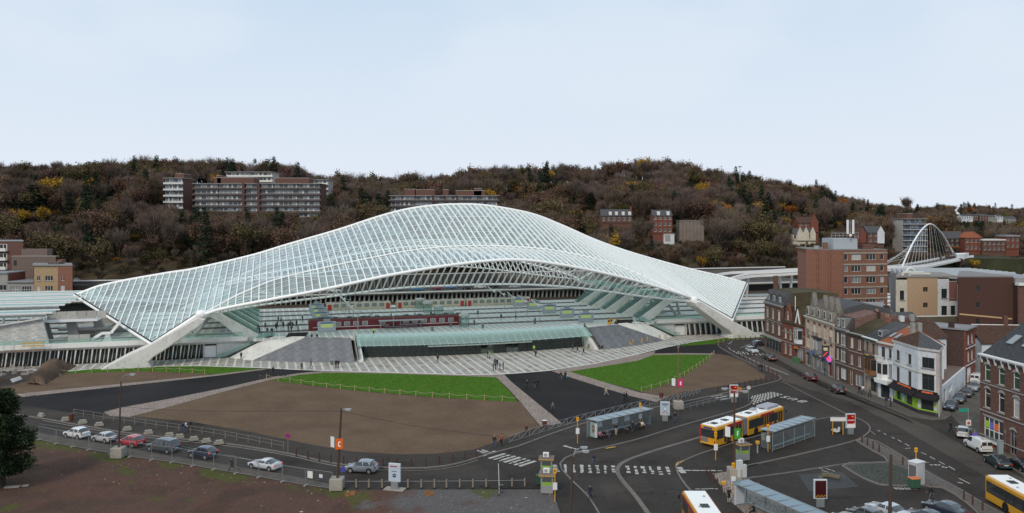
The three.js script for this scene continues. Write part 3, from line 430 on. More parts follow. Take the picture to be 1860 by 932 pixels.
// ---------- base building: colonnades, entrance hall, flights of stairs
const GLASS_DARK = M([0.045,0.055,0.055],0.08, { transmission: 0.35, thickness: 0, ior: 1.5 });
{
  const b = thing('station_building', 'white concrete station base with slanted fins and dark glazing', 'building', stAt, ST_TURN);
  for (const [a, c] of [[-172,-50.5],[52.5,172]]) {
    part('fascia_beam', ext([[0,3.35],[1.1,3.05],[1.1,4.62],[-0.25,4.62],[-0.35,3.75]], c - a, 0.03).rotateY(PI / 2).scale(1,1,1).translate(a, 0,-4.2), CONCRETE_WHITE, b);
    part('glazing', B(a + 1, c - 9,0.1,3.4,-6.45,-6.35), M([0.05,0.06,0.058],0.12, { clearcoat: 0.7 }), b);
    part('ceiling', B(a, c, 3.4,3.5,-7,-4.4), CONCRETE_WHITE, b);
    const s = Math.sign(a + c); for (let u = a + 2; u < c - 1; u += 1.62) { if (Math.abs(u) > 132 || (s < 0 ? u > -60 : u < 62)) continue; const g = [ext([[-0.12,0.1],[0.04,0.1],[s * -0.42 + 0.1,3.4],[s * -0.42 - 0.2,3.4]],0.24).translate(u, 0,-4.7), ext([[-0.06,0.1],[0.08,0.1],[s * -0.4 + 0.14,3.4],[s * -0.4 - 0.06,3.4]],0.2).translate(u + s * -0.55,0,-6.1)]; part('fin', g, CONCRETE_WHITE, b); }
    part('end_wall', [B(s < 0 ? -60 : 51, s < 0 ? -49.5 : 62,0.1,4.1,-6.4,-5.2), B(s < 0 ? -57 : 51.5, s < 0 ? -50 : 58,0.1,3.5,-6,-4.7)], CONCRETE_WHITE, b);
    part('shutter', B(s < 0 ? -59.6 : 58.4, s < 0 ? -57.2 : 61.2,0.12,2.7,-5.19,-5.1), M([0.83,0.83,0.82],0.5), b); part('shutter_slot', B(s < 0 ? -59.6 : 58.4, s < 0 ? -57.2 : 61.2,2.75,3.1,-5.19,-5.12), BLACK, b);
    for (let u = a + 1; u < c - 2; u += 2.6) if (Math.abs(u) < 128) part('balustrade_panel', B(u, u + 2.5,4.63,5.5,-4.62,-4.59), GLASS_CLEAR, b);
    part('handrail', [bar([a, 5.55,-4.6],[c - 1,5.55,-4.6],0.05), ...Array.from({ length: Math.floor(Math.min(75, c - a) / 2.6) }, (_, i) => { const u = s < 0 ? c - 1.1 - i * 2.6 : a + 1 + i * 2.6; return bar([u, 4.6,-4.6],[u, 5.55,-4.6],0.03,0.03,5); })], STEEL, b);
  }
  // hall behind the doors
  part('hall_wall', [B(-27,29,0.1,3.55,-5,-4.7), B(-27.2,-27,0.1,3.55,-4.8,5), B(29,29.2,0.1,3.55,-4.8,5)], M([0.42,0.41,0.39],0.8), b);
  part('hall_ceiling', stSlab([[-27,-2.2],[-10,-4],[1,-4.4],[12,-4],[29,-2.2],[29,4.6],[-27,4.6]],3.3,3.54), M([0.25,0.25,0.24],0.7), b);
  for (const u of [-20,-12,6,17]) part('slanted_pier', ext([[-1.2,0.1],[0.6,0.1],[2.2,3.3],[-0.2,3.3]],0.8).translate(u, 0,-0.5), CONCRETE_WHITE, b);
  const edge = t => { const u = -25.2 + 52.4 * t; return [u, vFace(u)]; }; const n = 34;
  for (let i = 0; i < n; i++) { const [u0, v0] = edge(i / n), [u1, v1] = edge((i + 1) / n); if (i === 17 || i === 18 || i === 21 || i === 22) continue; part('facade_pane', beam(S3(u0 + 0.04, v0,1.6), S3(u1 - 0.04, v1,1.6), 0.05,2.95), GLASS_DARK, b); }
  for (let i = 0; i <= n; i++) { const [u0, v0] = edge(i / n); part('mullion', B(u0 - 0.045, u0 + 0.045,0.12,3.15,-v0 - 0.08,-v0 + 0.14), M([0.08,0.085,0.085],0.4, { metalness: 0.5 }), b); }
  for (const h of [0.75,1.5,2.25]) part('transom', Array.from({ length: n }, (_, i) => beam(S3(...edge(i / n), h), S3(...edge((i + 1) / n), h), 0.08,0.05)), M([0.08,0.085,0.085],0.4, { metalness: 0.5 }), b);
  part('door_canopy', Array.from({ length: 16 }, (_, i) => { const [a, c] = edge((i + 9) / n), [d, e] = edge((i + 10) / n); return beam(S3(a, c - 0.6,2.42), S3(d, e - 0.6,2.42), 1.1,0.16); }), M([0.6,0.58,0.55],0.5), b);
  for (const s of [-1,1]) { const X = u => 1.2 + s * (u - 0) ; part('cheek_wall', ext([[11.3,0.1],[-4,0.1],[-4,4.6],[2.3,4.6],[11.3,0.55]],0.9,0.03).rotateY(-PI / 2).translate(1 + s * 27.6 + 0.45,0,0), CONCRETE_WHITE, b); part('glass_rail', ext([[11.3,0.6],[2.3,4.65],[2.3,5.55],[11.3,1.5]],0.06).rotateY(-PI / 2).translate(1 + s * 28.1,0,0), M([0.05,0.06,0.06],0.1, { transmission: 0.3, thickness: 0 }), b); }
  // stairs
  const stairM = M([0.30,0.315,0.34],0.75, { map: T.slab });
  for (const s of [-1,1]) {
    const F = (u) => 1.1 + s * u; const bot = [[50.3,-2.1],[46,-4.6],[40,-7.6],[34,-9.9],[29.1,-11.2]], top = [[39,1.6],[36.4,0.9],[33.6,0],[30.6,-1.1],[29.1,-2.1]], NS = 26, rows = [];
    const ln = (t, h) => bot.map((p, i) => S3(F(p[0] + (top[i][0] - p[0]) * t), p[1] + (top[i][1] - p[1]) * t, h));
    for (let k = 0; k < NS; k++) { rows.push(ln(k / NS, 0.12 + (HD - 0.12) * k / NS), ln(k / NS, 0.12 + (HD - 0.12) * (k + 1) / NS)); } rows.push(ln(1, HD));
    const g = quads(rows).toNonIndexed(); g.computeVertexNormals(); part('stairs', g, stairM, b, 'broad flight of blue grey stone steps');
    part('sloping_wall', [quads([[S3(F(55.5), 3.4,0.1), S3(F(50.4), -2.1,0.1)],[S3(F(47), 3.9, HD + 0.25), S3(F(39.1), 1.6, HD + 0.25)]]), quads([[S3(F(50.4), -2.1,0.1), S3(F(39.1), 1.6, HD + 0.25)],[S3(F(50.2), -2.2,0), S3(F(38.9), 1.5, HD)]])], CONCRETE_WHITE, b);
  }
}
{
  const c = thing('entrance_canopy', 'sloping green glass canopy over the station doors', 'canopy', stAt, ST_TURN);
  const n = 31, at = (i, k) => { const u = -27 + 56 * i / n, f = vFace(u); return [S3(u, f + 5,4.75), S3(u, f + 1.1,4.45), S3(u, f - 2.6,3.1)][k]; };
  const CG = M([0.62,0.84,0.79],0.22, { transmission: 0.7, thickness: 0, ior: 1.5 });
  for (let i = 0; i < n; i++) for (let k = 0; k < 2; k++) { const a = at(i, k), b = at(i + 1, k), d = at(i, k + 1), e = at(i + 1, k + 1); const q = (s, t) => a.clone().lerp(b, s).lerp(d.clone().lerp(e, s), t); part('glass_pane', quads([[q(0.03,0.02), q(0.97,0.02)],[q(0.03,0.98), q(0.97,0.98)]]), CG, c); }
  const bm = M([0.36,0.50,0.48],0.4);
  for (let i = 0; i <= n; i++) part('bracket', [beam(at(i, 0).setY(4.62), at(i, 1).setY(4.36), 0.09,0.2), beam(at(i, 1).add(new V3(0,-0.1,0)), at(i, 2).add(new V3(0,-0.1,0.25)), 0.09,0.22), beam(at(i, 1).add(new V3(0,0.05,0)), at(i, 1).add(new V3(0,0.75,0.3)), 0.07,0.07, new V3(1,0,0))], bm, c);
  for (let k = 0; k < 3; k++) part('edge_rail', tube(Array.from({ length: n + 1 }, (_, i) => at(i, k)), 0.06, n * 2,6), bm, c);
}
// ---------- rear viaduct with the upper car deck
{
  const r = thing('rear_car_deck', 'raised car deck on dark slanted fins behind the platforms', 'car deck', stAt, ST_TURN);
  part('deck', B(-150,160,6.7,7.0,-98,-77), M([0.16,0.155,0.15],0.8, { map: T.coarse }), r);
  part('edge_beam', ext([[0,6.55],[0.9,6.3],[0.9,7.15],[-0.3,7.25],[-0.35,6.9]],310,0.03).rotateY(PI / 2).translate(-150,0,-77), CONCRETE_WHITE, r);
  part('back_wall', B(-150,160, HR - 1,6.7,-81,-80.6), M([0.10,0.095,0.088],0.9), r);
  part('retaining_wall', B(-150,160,6.7,11.4,-98.6,-98), M([0.16,0.15,0.14],0.9, { map: T.stain }), r); part('coping', B(-150,160,11.4,11.7,-98.9,-97.6), CONCRETE_WHITE, r);
  const fg = ext([[-0.16, HR],[0.16, HR],[0.5,6.7],[-0.1,6.7]],1.2), fm = M([0.42,0.40,0.37],0.8); fg.userData.done = false; const f1 = clean(fg); f1.userData.done = true;
  for (let u = -70; u < 74; u += 1.55) { const m = part('fin', f1, fm, r); m.position.set(u, 0,-79.4); }
  for (let u = -70; u < 74; u += 2.4) { const m = part('wall_fin', B(-0.15,0.15,7,11.3,-97.9,-97), M([0.34,0.33,0.31],0.8), r); m.position.x = u; }
}

// =====================================================================  BUILDING KIT
const frameCache = new Map();
function windowGeo(w, h, arch, bars, fw) {
  const key = [w.toFixed(2), h.toFixed(2), arch, bars, fw].join(); if (frameCache.has(key)) return frameCache.get(key);
  const out = (x0, x1, y0, y1, a) => { const l = [[x0, y0],[x1, y0]]; if (!a) l.push([x1, y1],[x0, y1]); else for (let i = 0; i <= 6; i++) { const t = i / 6; l.push([x1 + (x0 - x1) * t, y1 - a + a * Math.sin(PI * t) ]); } return l; };
  const a = arch ? w * 0.16 : 0, ring = ext(out(-w / 2, w / 2,0, h, a), 0.09,0,[out(-w / 2 + fw, w / 2 - fw, fw, h - fw, a)]), g = [ring];
  if (bars[0] > 0) for (let i = 1; i <= bars[0]; i++) { const x = -w / 2 + w * i / (bars[0] + 1); g.push(B(x - fw / 2, x + fw / 2, fw, h - fw - (arch ? 0.1 : 0), 0.004,0.084)); }
  if (bars[1]) g.push(B(-w / 2 + fw, w / 2 - fw, h * bars[1] - fw / 2, h * bars[1] + fw / 2,0.008,0.08));
  const f = merge(g), p = clean(new THREE.ShapeGeometry(poly(out(-w / 2 + fw * 0.6, w / 2 - fw * 0.6, fw * 0.6, h - fw * 0.6, a))).translate(0,0,0.03)); f.userData.done = p.userData.done = true;
  const r = [f, p, out(-w / 2, w / 2,0, h, a)]; frameCache.set(key, r); return r;
}
const FRAME_WHITE = M([0.70,0.70,0.68],0.5), FRAME_DARK = M([0.05,0.05,0.055],0.5), FRAME_WOOD = M([0.20,0.085,0.03],0.6), STONE = M([0.34,0.32,0.29],0.85, { map: T.stain });
const CURTAIN = M([0.42,0.42,0.40],0.3, { clearcoat: 0.8 });
// a wall between two corners with openings; x runs from A to B as seen from outside, y up, z out
function facade(parent, A, Bp, h, openings, o = {}) {
  const w = Math.hypot(Bp.x - A.x, Bp.z - A.z), turn = Math.atan2(-(Bp.z - A.z), Bp.x - A.x), y0 = A.y ?? 0;
  const put = (name, geo, m, at = parent, p = [0,0,0]) => { const q = part(name, geo, m, at); if (at === parent) { const v = new V3(...p).applyAxisAngle(UPV, turn); q.position.set(A.x + v.x, y0 + v.y, A.z + v.z); q.rotation.y = turn; } else q.position.set(...p); return q; };
  const th = o.thick ?? 0.32;
  const holes = openings.map(p => { const c = windowGeo(p.w, p.h, !!p.arch, p.bars ?? [1,0], p.fw ?? 0.07)[2]; return c.map(([x, y]) => [p.x + x, p.y + y]); });
  const outline = o.outline ?? [[0,0],[w, 0],[w, h],[0, h]];
  put(o.wallName ?? 'wall', ext(outline, th, 0, holes).translate(0,0,-th), o.wall);
  openings.forEach((p, i) => {
    const [f, g] = windowGeo(p.w, p.h, !!p.arch, p.bars ?? [1,0], p.fw ?? 0.07), win = put(p.name ?? 'window', f, p.frame ?? o.frame ?? FRAME_WHITE, parent, [p.x, p.y, -0.2]);
    const pn = part('pane', g, p.pane ?? (o.panes ? o.panes[i % o.panes.length] : PANE), win);
    if (p.sill !== false && (o.sill || p.sill)) { const s = part('sill', B(-p.w / 2 - 0.12, p.w / 2 + 0.12,-0.14,-0.01,0.02,0.36), o.sill ?? p.sill, win); }
    if (o.lintel || p.lintel) part('lintel', p.arch ? ext([[-p.w / 2 - 0.16, p.h - p.w * 0.16],[-p.w / 2, p.h - p.w * 0.16], ...Array.from({ length: 7 }, (_, k) => [-p.w / 2 + p.w * k / 6, p.h - p.w * 0.16 + p.w * 0.16 * Math.sin(PI * k / 6)]), [p.w / 2 + 0.16, p.h - p.w * 0.16],[p.w / 2 * 0.7, p.h + 0.22],[0, p.h + 0.34],[-p.w / 2 * 0.7, p.h + 0.22]],0.05).translate(0,0,0.205) : B(-p.w / 2 - 0.15, p.w / 2 + 0.15, p.h + 0.005, p.h + 0.2,0.203,0.25), o.lintel ?? p.lintel, win);
  });
  return { w, turn, put };
}
const grid = (xs, ys, w, h, o = {}) => ys.flatMap(y => xs.map(x => ({ x, y, w, h, ...o })));
// pitched roof over a plan rectangle in wall axes: ridge along x
function gableRoof(w, depth, h, rise, over = 0.35, th = 0.18) { return ext([[over, h - over * rise / (depth / 2)],[-depth / 2, h + rise],[-depth - over, h - over * rise / (depth / 2)],[-depth - over, h - over * rise / (depth / 2) - th],[-depth / 2, h + rise - th],[over, h - over * rise / (depth / 2) - th]], w).rotateY(-PI / 2).translate(w, 0,0); }
const gableWall = (depth, h, rise) => ext([[0,0],[depth, 0],[depth, h],[depth / 2, h + rise],[0, h]],0.3);
const BRICK = { red: M([0.25,0.095,0.068],0.9, { map: T.brick }), brown: M([0.19,0.105,0.085],0.9, { map: T.brick }), dark: M([0.085,0.052,0.046],0.92, { map: T.brick }), orange: M([0.305,0.15,0.105],0.9, { map: T.brick }), tan: M([0.50,0.36,0.215],0.9, { map: T.brick }), grey: M([0.23,0.175,0.155],0.92, { map: T.brick }) };
const PLASTER = { white: M([0.68,0.71,0.74],0.8, { map: T.stain }), cream: M([0.62,0.57,0.47],0.8, { map: T.stain }), beige: M([0.36,0.32,0.275],0.85, { map: T.stain }), grey: M([0.34,0.33,0.31],0.85, { map: T.stain }) };
const SLATE = M([0.105,0.105,0.112],0.7, { map: T.slate }), TILE_RED = M([0.34,0.115,0.065],0.8, { map: T.slate }), TILE_BROWN = M([0.105,0.062,0.048],0.85, { map: T.slate }), MOSSY = M([0.135,0.115,0.072],0.95, { map: T.coarse }), ZINC = M([0.26,0.265,0.275],0.55, { map: T.stain });

// =====================================================================  THE HILLSIDE
const hillAt = (px, py) => { for (let D = footDist(px); D < 1500; D += 2) { const x = (px - MIDX) * D / FOCAL, h = landHeight(x, D); if (HORIZON + (CAM_H - h) * FOCAL / D <= py) return D; } return ridgeDist(px); };
const clear = [];   // [px0, px1, distance, lowest row of the picture that must stay open]
function farBlock(o) {   // flats with a band of windows per storey; front wall parallel to the picture plane
  const D = o.D, x0 = (o.px[0] - MIDX) * D / FOCAL, x1 = (o.px[1] - MIDX) * D / FOCAL, top = CAM_H + (HORIZON - o.top) * D / FOCAL, w = x1 - x0, n = o.floors, fh = o.fh ?? 3.05, base = top - n * fh - 8;
  const t = thing(o.name ?? 'apartment_building', o.label, 'building', [x0,0,-D],0, o.group), dep = o.depth ?? 13;
  part('wall', B(0, w, base, top - 0.3,-dep, -0.6), o.wall, t); part('roof', B(-0.5, w + 0.5, top - 0.3, top, -dep - 0.5,1.0), o.roofM ?? M([0.30,0.29,0.28],0.8), t);
  const bays = o.bays; let k = 0;
  for (let f = 0; f < n; f++) {
    const y = top - (f + 1) * fh;
    part('balcony', [B(-0.4, w + 0.4, y - 0.15, y + 0.05,-0.6,1.0), B(-0.4, w + 0.4, y + 0.05, y + (o.parapet ?? 0.85), 0.88,1.0)], o.balcony, t);
    for (const [a, b] of bays) { const xa = a * w, xb = b * w, m = Math.max(1, Math.round((xb - xa) / 2.6)), g = [], pg = []; for (let i = 0; i < m; i++) { const c0 = xa + (xb - xa) * i / m, c1 = xa + (xb - xa) * (i + 1) / m; pg.push(B(c0 + 0.14, c1 - 0.14 - (hsh(i + f, k) > 0.7 ? 0.7 : 0), y + 1.0, y + fh - 0.55,-0.56,-0.5)); } g.push(B(xa, xb, y + 0.06, y + fh - 0.36,-0.6,-0.54)); const wi = part('window', g, o.frame ?? FRAME_WHITE, t); pg.forEach((q, i) => part('pane', q, hsh(k + i * 3, f) > 0.5 ? PANE_LIGHT : M([0.09,0.10,0.11],0.12), wi)); k++; }
  }
  for (const [a, b] of o.piers ?? []) part('pier', B(a * w, b * w, base, top + 0.2,-0.6,1.15), o.pierM ?? o.wall, t);
  for (const [a, b, h, c] of o.pents ?? []) { const pt = part('rooftop_block', B(a * w, b * w, top, top + h, -dep + 1,-2.5 + (c ?? 0)), o.pentM ?? BRICK.brown, t); part('coping', B(a * w - 0.1, b * w + 0.1, top + h, top + h + 0.2,-dep + 0.9,-2.4 + (c ?? 0)), M([0.4,0.39,0.38],0.8), pt); }
  clear.push([o.px[0] - 4, o.px[1] + 4, D, o.open]); return t;
}
const OLDBRICK = M([0.145,0.085,0.075],0.9, { map: T.brick }), BALC = M([0.105,0.092,0.092],0.85);
farBlock({ label: 'long brown brick apartment block with balcony bands high on the hillside', px: [352,582], top: 333, D: 415, floors: 8, wall: OLDBRICK, balcony: BALC, bays: [[0.01,0.185],[0.195,0.38],[0.41,0.50],[0.53,0.625],[0.635,0.815],[0.825,0.99]], piers: [[0.385,0.405],[0.505,0.525]], pents: [[0.145,0.46,3.0],[0.63,0.9,2.8],[0.17,0.2,4.0]], open: 372 });
farBlock({ label: 'brown brick apartment block rising directly above the station roof', px: [708,906], top: 355, D: 430, floors: 6, wall: OLDBRICK, balcony: BALC, bays: [[0.01,0.225],[0.235,0.385],[0.4,0.5],[0.51,0.61],[0.62,0.8],[0.81,0.985]], piers: [[0.388,0.397],[0.5,0.508],[0.61,0.618]], pents: [[0.13,0.225,3.4],[0.235,0.405,3.1],[0.485,0.53,3.2],[0.6,0.87,2.6],[0.77,0.84,3.8]], open: 392 });
farBlock({ label: 'stepped white terraced flats above the long brown block', px: [410,495], top: 312, D: 470, floors: 3, fh: 3.0, wall: M([0.4,0.38,0.36],0.9), balcony: M([0.55,0.53,0.48],0.7), bays: [[0.02,0.5],[0.52,0.98]], pentM: BRICK.brown, open: 333, parapet: 0.3 });
farBlock({ label: 'low white terraced flats at the tree line beside bare trees', px: [528,596], top: 326, D: 468, floors: 2, wall: M([0.35,0.33,0.32],0.9), balcony: M([0.5,0.48,0.45],0.7), bays: [[0.02,0.6],[0.62,0.98]], open: 336, parapet: 0.3 });
farBlock({ label: 'narrow white fronted flats with a red brick side wall', px: [299,332], top: 323, D: 425, floors: 5, fh: 3.3, wall: BRICK.brown, balcony: M([0.6,0.61,0.62],0.7), bays: [[0.03,0.45],[0.5,0.95]], pents: [[0.5,0.95,2.2]], open: 362, frame: M([0.6,0.62,0.63],0.6) });
clear.push([332,348,425,366]);
farBlock({ label: 'slim modern office block with blue glass storeys behind the arch bridge', px: [1641,1682], top: 397, D: 455, floors: 6, fh: 3.15, wall: M([0.42,0.40,0.38],0.8), balcony: M([0.55,0.54,0.52],0.7), bays: [[0.01,0.32],[0.34,0.66],[0.68,0.99]], parapet: 0.15, frame: M([0.06,0.09,0.14],0.2), pents: [[0.25,0.5,2.8]], open: 452 });
clear.push([1628,1645,455,450]);
// small houses on the slopes
function hillHouse(o) {
  const D = o.D, x0 = (o.px[0] - MIDX) * D / FOCAL, x1 = (o.px[1] - MIDX) * D / FOCAL, hy = y => CAM_H + (HORIZON - y) * D / FOCAL, eave = hy(o.eave), ridge = hy(o.ridge), base = hy(o.base), w = x1 - x0, dep = o.depth ?? 9;
  const t = thing(o.name ?? 'hill_house', o.label, 'house', [x0,0,-D],0, o.group); const H = eave - base, nf = Math.max(1, Math.round(H / 3.1)), nw = Math.max(2, Math.round(w / 2.6));
  const ops = []; for (let f = 0; f < nf; f++) for (let i = 0; i < nw; i++) ops.push({ x: w * (i + 0.5) / nw, y: H * (f + 0.28) / nf, w: Math.min(1.3, w / nw * 0.6), h: H / nf * 0.52 });
  facade(t, { x: 0, z: 0, y: base }, { x: w, z: 0 }, H, ops, { wall: o.wall, frame: o.frame ?? FRAME_WHITE, sill: STONE });
  part('side_walls', B(0, w, base - 6, eave, -dep, -0.33), o.side ?? o.wall, t);
  if (o.hip) { const g = new THREE.CylinderGeometry(0.35,1,1,4,1).rotateY(PI / 4).scale((w + 0.8) / 1.414, ridge - eave, (dep + 0.8) / 1.414).translate(w / 2, (eave + ridge) / 2,-dep / 2); part('roof', g, o.roof, t); }
  else if (o.flat) part('roof', B(-0.3, w + 0.3, eave, ridge, -dep - 0.3,0.5), o.roof, t);
  else { part('roof', gableRoof(w + 0.4, dep, eave, ridge - eave).translate(-0.2,0,0), o.roof, t); part('gable_wall', [ext([[-dep, eave],[0, eave],[-dep / 2, ridge - 0.2]],0.3).rotateY(-PI / 2).scale(1,1,1).translate(0.3,0,0), ext([[-dep, eave],[0, eave],[-dep / 2, ridge - 0.2]],0.3).rotateY(-PI / 2).translate(w, 0,0)], o.side ?? o.wall, t); }
  for (const f of o.dormers ?? []) part('dormer', [B(f * w - 0.7, f * w + 0.7, eave, eave + 1.9,-2.6,-0.1), B(f * w - 0.45, f * w + 0.45, eave + 0.4, eave + 1.6,-0.1,-0.06)], FRAME_WHITE, t);
  for (const f of o.chimneys ?? []) part('chimney', B(f * w - 0.45, f * w + 0.45, eave, ridge + 1.6,-dep / 2 - 0.5,-dep / 2 + 0.5), BRICK.red, t);
  for (const [a, b, hh] of o.gables ?? []) { part('front_gable', [ext([[a * w, base],[b * w, base],[b * w, eave],[(a + b) / 2 * w, eave + hh],[a * w, eave]],0.5).translate(0,0,0.02)], o.gableM ?? o.wall, t); }
  clear.push([o.px[0] - 3, o.px[1] + 3, D, o.open ?? o.base]); return t;
}
hillHouse({ label: 'brick house with a mansard slate roof and white dormers on the wooded slope', px: [1092,1148], eave: 391, ridge: 380, base: 405, D: 420, wall: BRICK.brown, roof: SLATE, dormers: [0.3,0.5,0.72,0.93], chimneys: [1.0] });
hillHouse({ label: 'tall narrow red and white banded brick house on the wooded slope', px: [1186,1221], eave: 391, ridge: 381, base: 424, D: 400, wall: BRICK.red, roof: SLATE, dormers: [0.3,0.8], open: 425 });
{ const D = 398, a = P(1206,425, D), b = P(1225,435, D), t = thing('garden_garage', 'flat white garage box below the tall red brick house', 'garage', [a.x, 0, a.z]); part('wall', B(0, b.x - a.x, b.y - 8, a.y, -5,0), PLASTER.white, t); part('roof', B(-0.2, b.x - a.x + 0.2, a.y, a.y + 0.25,-5.2,0.2), ZINC, t); part('door', B(0.6,3.2, b.y - 1, a.y - 0.5,0.01,0.06), M([0.3,0.3,0.3],0.6), t); clear.push([1200,1228, D, 436]); }
{ const D = 405, a = P(1234,400, D), b = P(1279,430, D), w = b.x - a.x, t = thing('concrete_tower_house', 'windowless stained concrete box building on the wooded slope', 'building', [a.x, 0, a.z]); for (let i = 0; i < 7; i++) part('wall_panel', B(w * i / 7 + 0.06, w * (i + 1) / 7 - 0.06, b.y - 8, a.y - 0.3,-8,0), M([0.24,0.20,0.175],0.95, { map: T.stain }), t); part('wall_core', B(0.1, w - 0.1, b.y - 8, a.y - 0.4,-8.1,-0.2), M([0.16,0.14,0.12],0.95), t); part('roof', B(-0.2, w + 0.2, a.y - 0.3, a.y, -8.4,0.3), M([0.26,0.24,0.22],0.9), t); clear.push([1230,1282, D, 430]); }
hillHouse({ label: 'red brick villa with steep roof above the half timbered gables', px: [1450,1487], eave: 404, ridge: 394, base: 422, D: 440, wall: BRICK.red, roof: TILE_BROWN, chimneys: [0.9], gables: [[0.6,0.95,4]] });
hillHouse({ label: 'half timbered house with three white pointed gables on the slope', px: [1440,1482], eave: 424, ridge: 415, base: 437, D: 425, wall: PLASTER.cream, roof: SLATE, gables: [[0.18,0.44,3.4],[0.44,0.7,3.4],[0.74,0.98,3.4]], gableM: PLASTER.cream });
hillHouse({ label: 'narrow dark red brick house with curved gable below the wood', px: [1551,1574], eave: 425, ridge: 414, base: 441, D: 430, wall: BRICK.red, roof: TILE_BROWN, gables: [[0.45,0.95,3]] });
hillHouse({ label: 'brown and white house with tall arched gable below the wood', px: [1576,1606], eave: 422, ridge: 411, base: 442, D: 430, wall: BRICK.brown, roof: SLATE, gables: [[0.58,1,3.2]], gableM: PLASTER.white });
hillHouse({ label: 'dark brick terrace house with slate roofs left of the red roofed house', px: [1716,1752], eave: 432, ridge: 420, base: 458, D: 455, wall: BRICK.dark, roof: SLATE, chimneys: [0.3,0.7] });
hillHouse({ label: 'red brick house with a steep red hipped roof on the right slope', px: [1753,1784], eave: 432, ridge: 421, base: 456, D: 450, wall: BRICK.red, roof: TILE_RED, hip: true, open: 462 });
hillHouse({ label: 'low flat roofed brick villa with white bay windows on the right slope', px: [1785,1826], eave: 437, ridge: 434.5, base: 457, D: 448, wall: BRICK.brown, roof: M([0.6,0.59,0.56],0.7), flat: true, open: 463 });
hillHouse({ label: 'reddish brick flat roofed house at the far right of the slope', px: [1827,1852], eave: 430, ridge: 427, base: 452, D: 452, wall: BRICK.red, roof: ZINC, flat: true, open: 458 });
[[1747,1768,392,389.5,399,0],[1769,1777,391,389,400,1],[1779,1793,392,389,401,1],[1795,1808,393,390.5,399,2],[1812,1822,392.5,390,398,0],[1828,1846,396,393,402,2]].forEach(([a, b, c, d, e, k], i) => hillHouse({ name: 'distant_house', label: ['long white house with dark roof, leftmost on the far ridge', 'small white house beside the long white one on the far ridge', 'brown house with pale roof on the far ridge', 'low grey house in the middle of the far ridge', 'small pale house between trees on the far ridge', 'wide brown house, rightmost on the far ridge'][i], px: [a, b], eave: c, ridge: d, base: e, D: 900, wall: [PLASTER.white, BRICK.brown, PLASTER.grey][k], roof: SLATE, depth: 10, open: 400 }));
// flats on the left behind the tracks
{
  const D = 245, a = P(62,483, D), b = P(132,540, D), w = b.x - a.x, H = a.y, t = thing('apartment_building', 'tan brick flats with dark windows beside the tracks on the far left', 'building', [a.x, 0,-D]);
  const ys = [3.2,6.2,9.3,12.4]; 
  facade(t, { x: 0, z: 0 }, { x: w * 0.63, z: 0 }, H, [...grid([w * 0.11], ys.map(y => y), 1.1,1.5), ...grid([w * 0.38], ys, 2.4,1.5, { bars: [2,0] })], { wall: BRICK.tan, sill: STONE, panes: [PANE, PANE, CURTAIN] });
  facade(t, { x: w * 0.63 + 0.01, z: 0.3 }, { x: w, z: 0.3 }, H, grid([w * 0.12], ys, 1.3,1.7), { wall: BRICK.orange, panes: [CURTAIN, M([0.18,0.03,0.03],0.3)] });
  part('body', slab([[0.05,0.35],[w - 0.05,0.06],[w - 6.4,11],[-7,11]],0, H - 0.1), BRICK.brown, t); part('roof', slab([[-0.2,-0.5],[w + 0.2,-0.5],[w - 6.4,11],[-7,11]], H, H + 0.35), M([0.22,0.22,0.22],0.9), t); part('rooftop_hut', B(w * 0.2, w * 0.5, H + 0.35, H + 1.0,-6,-3), M([0.12,0.10,0.09],0.9), t);
  clear.push([60,136, D, 540]);
}
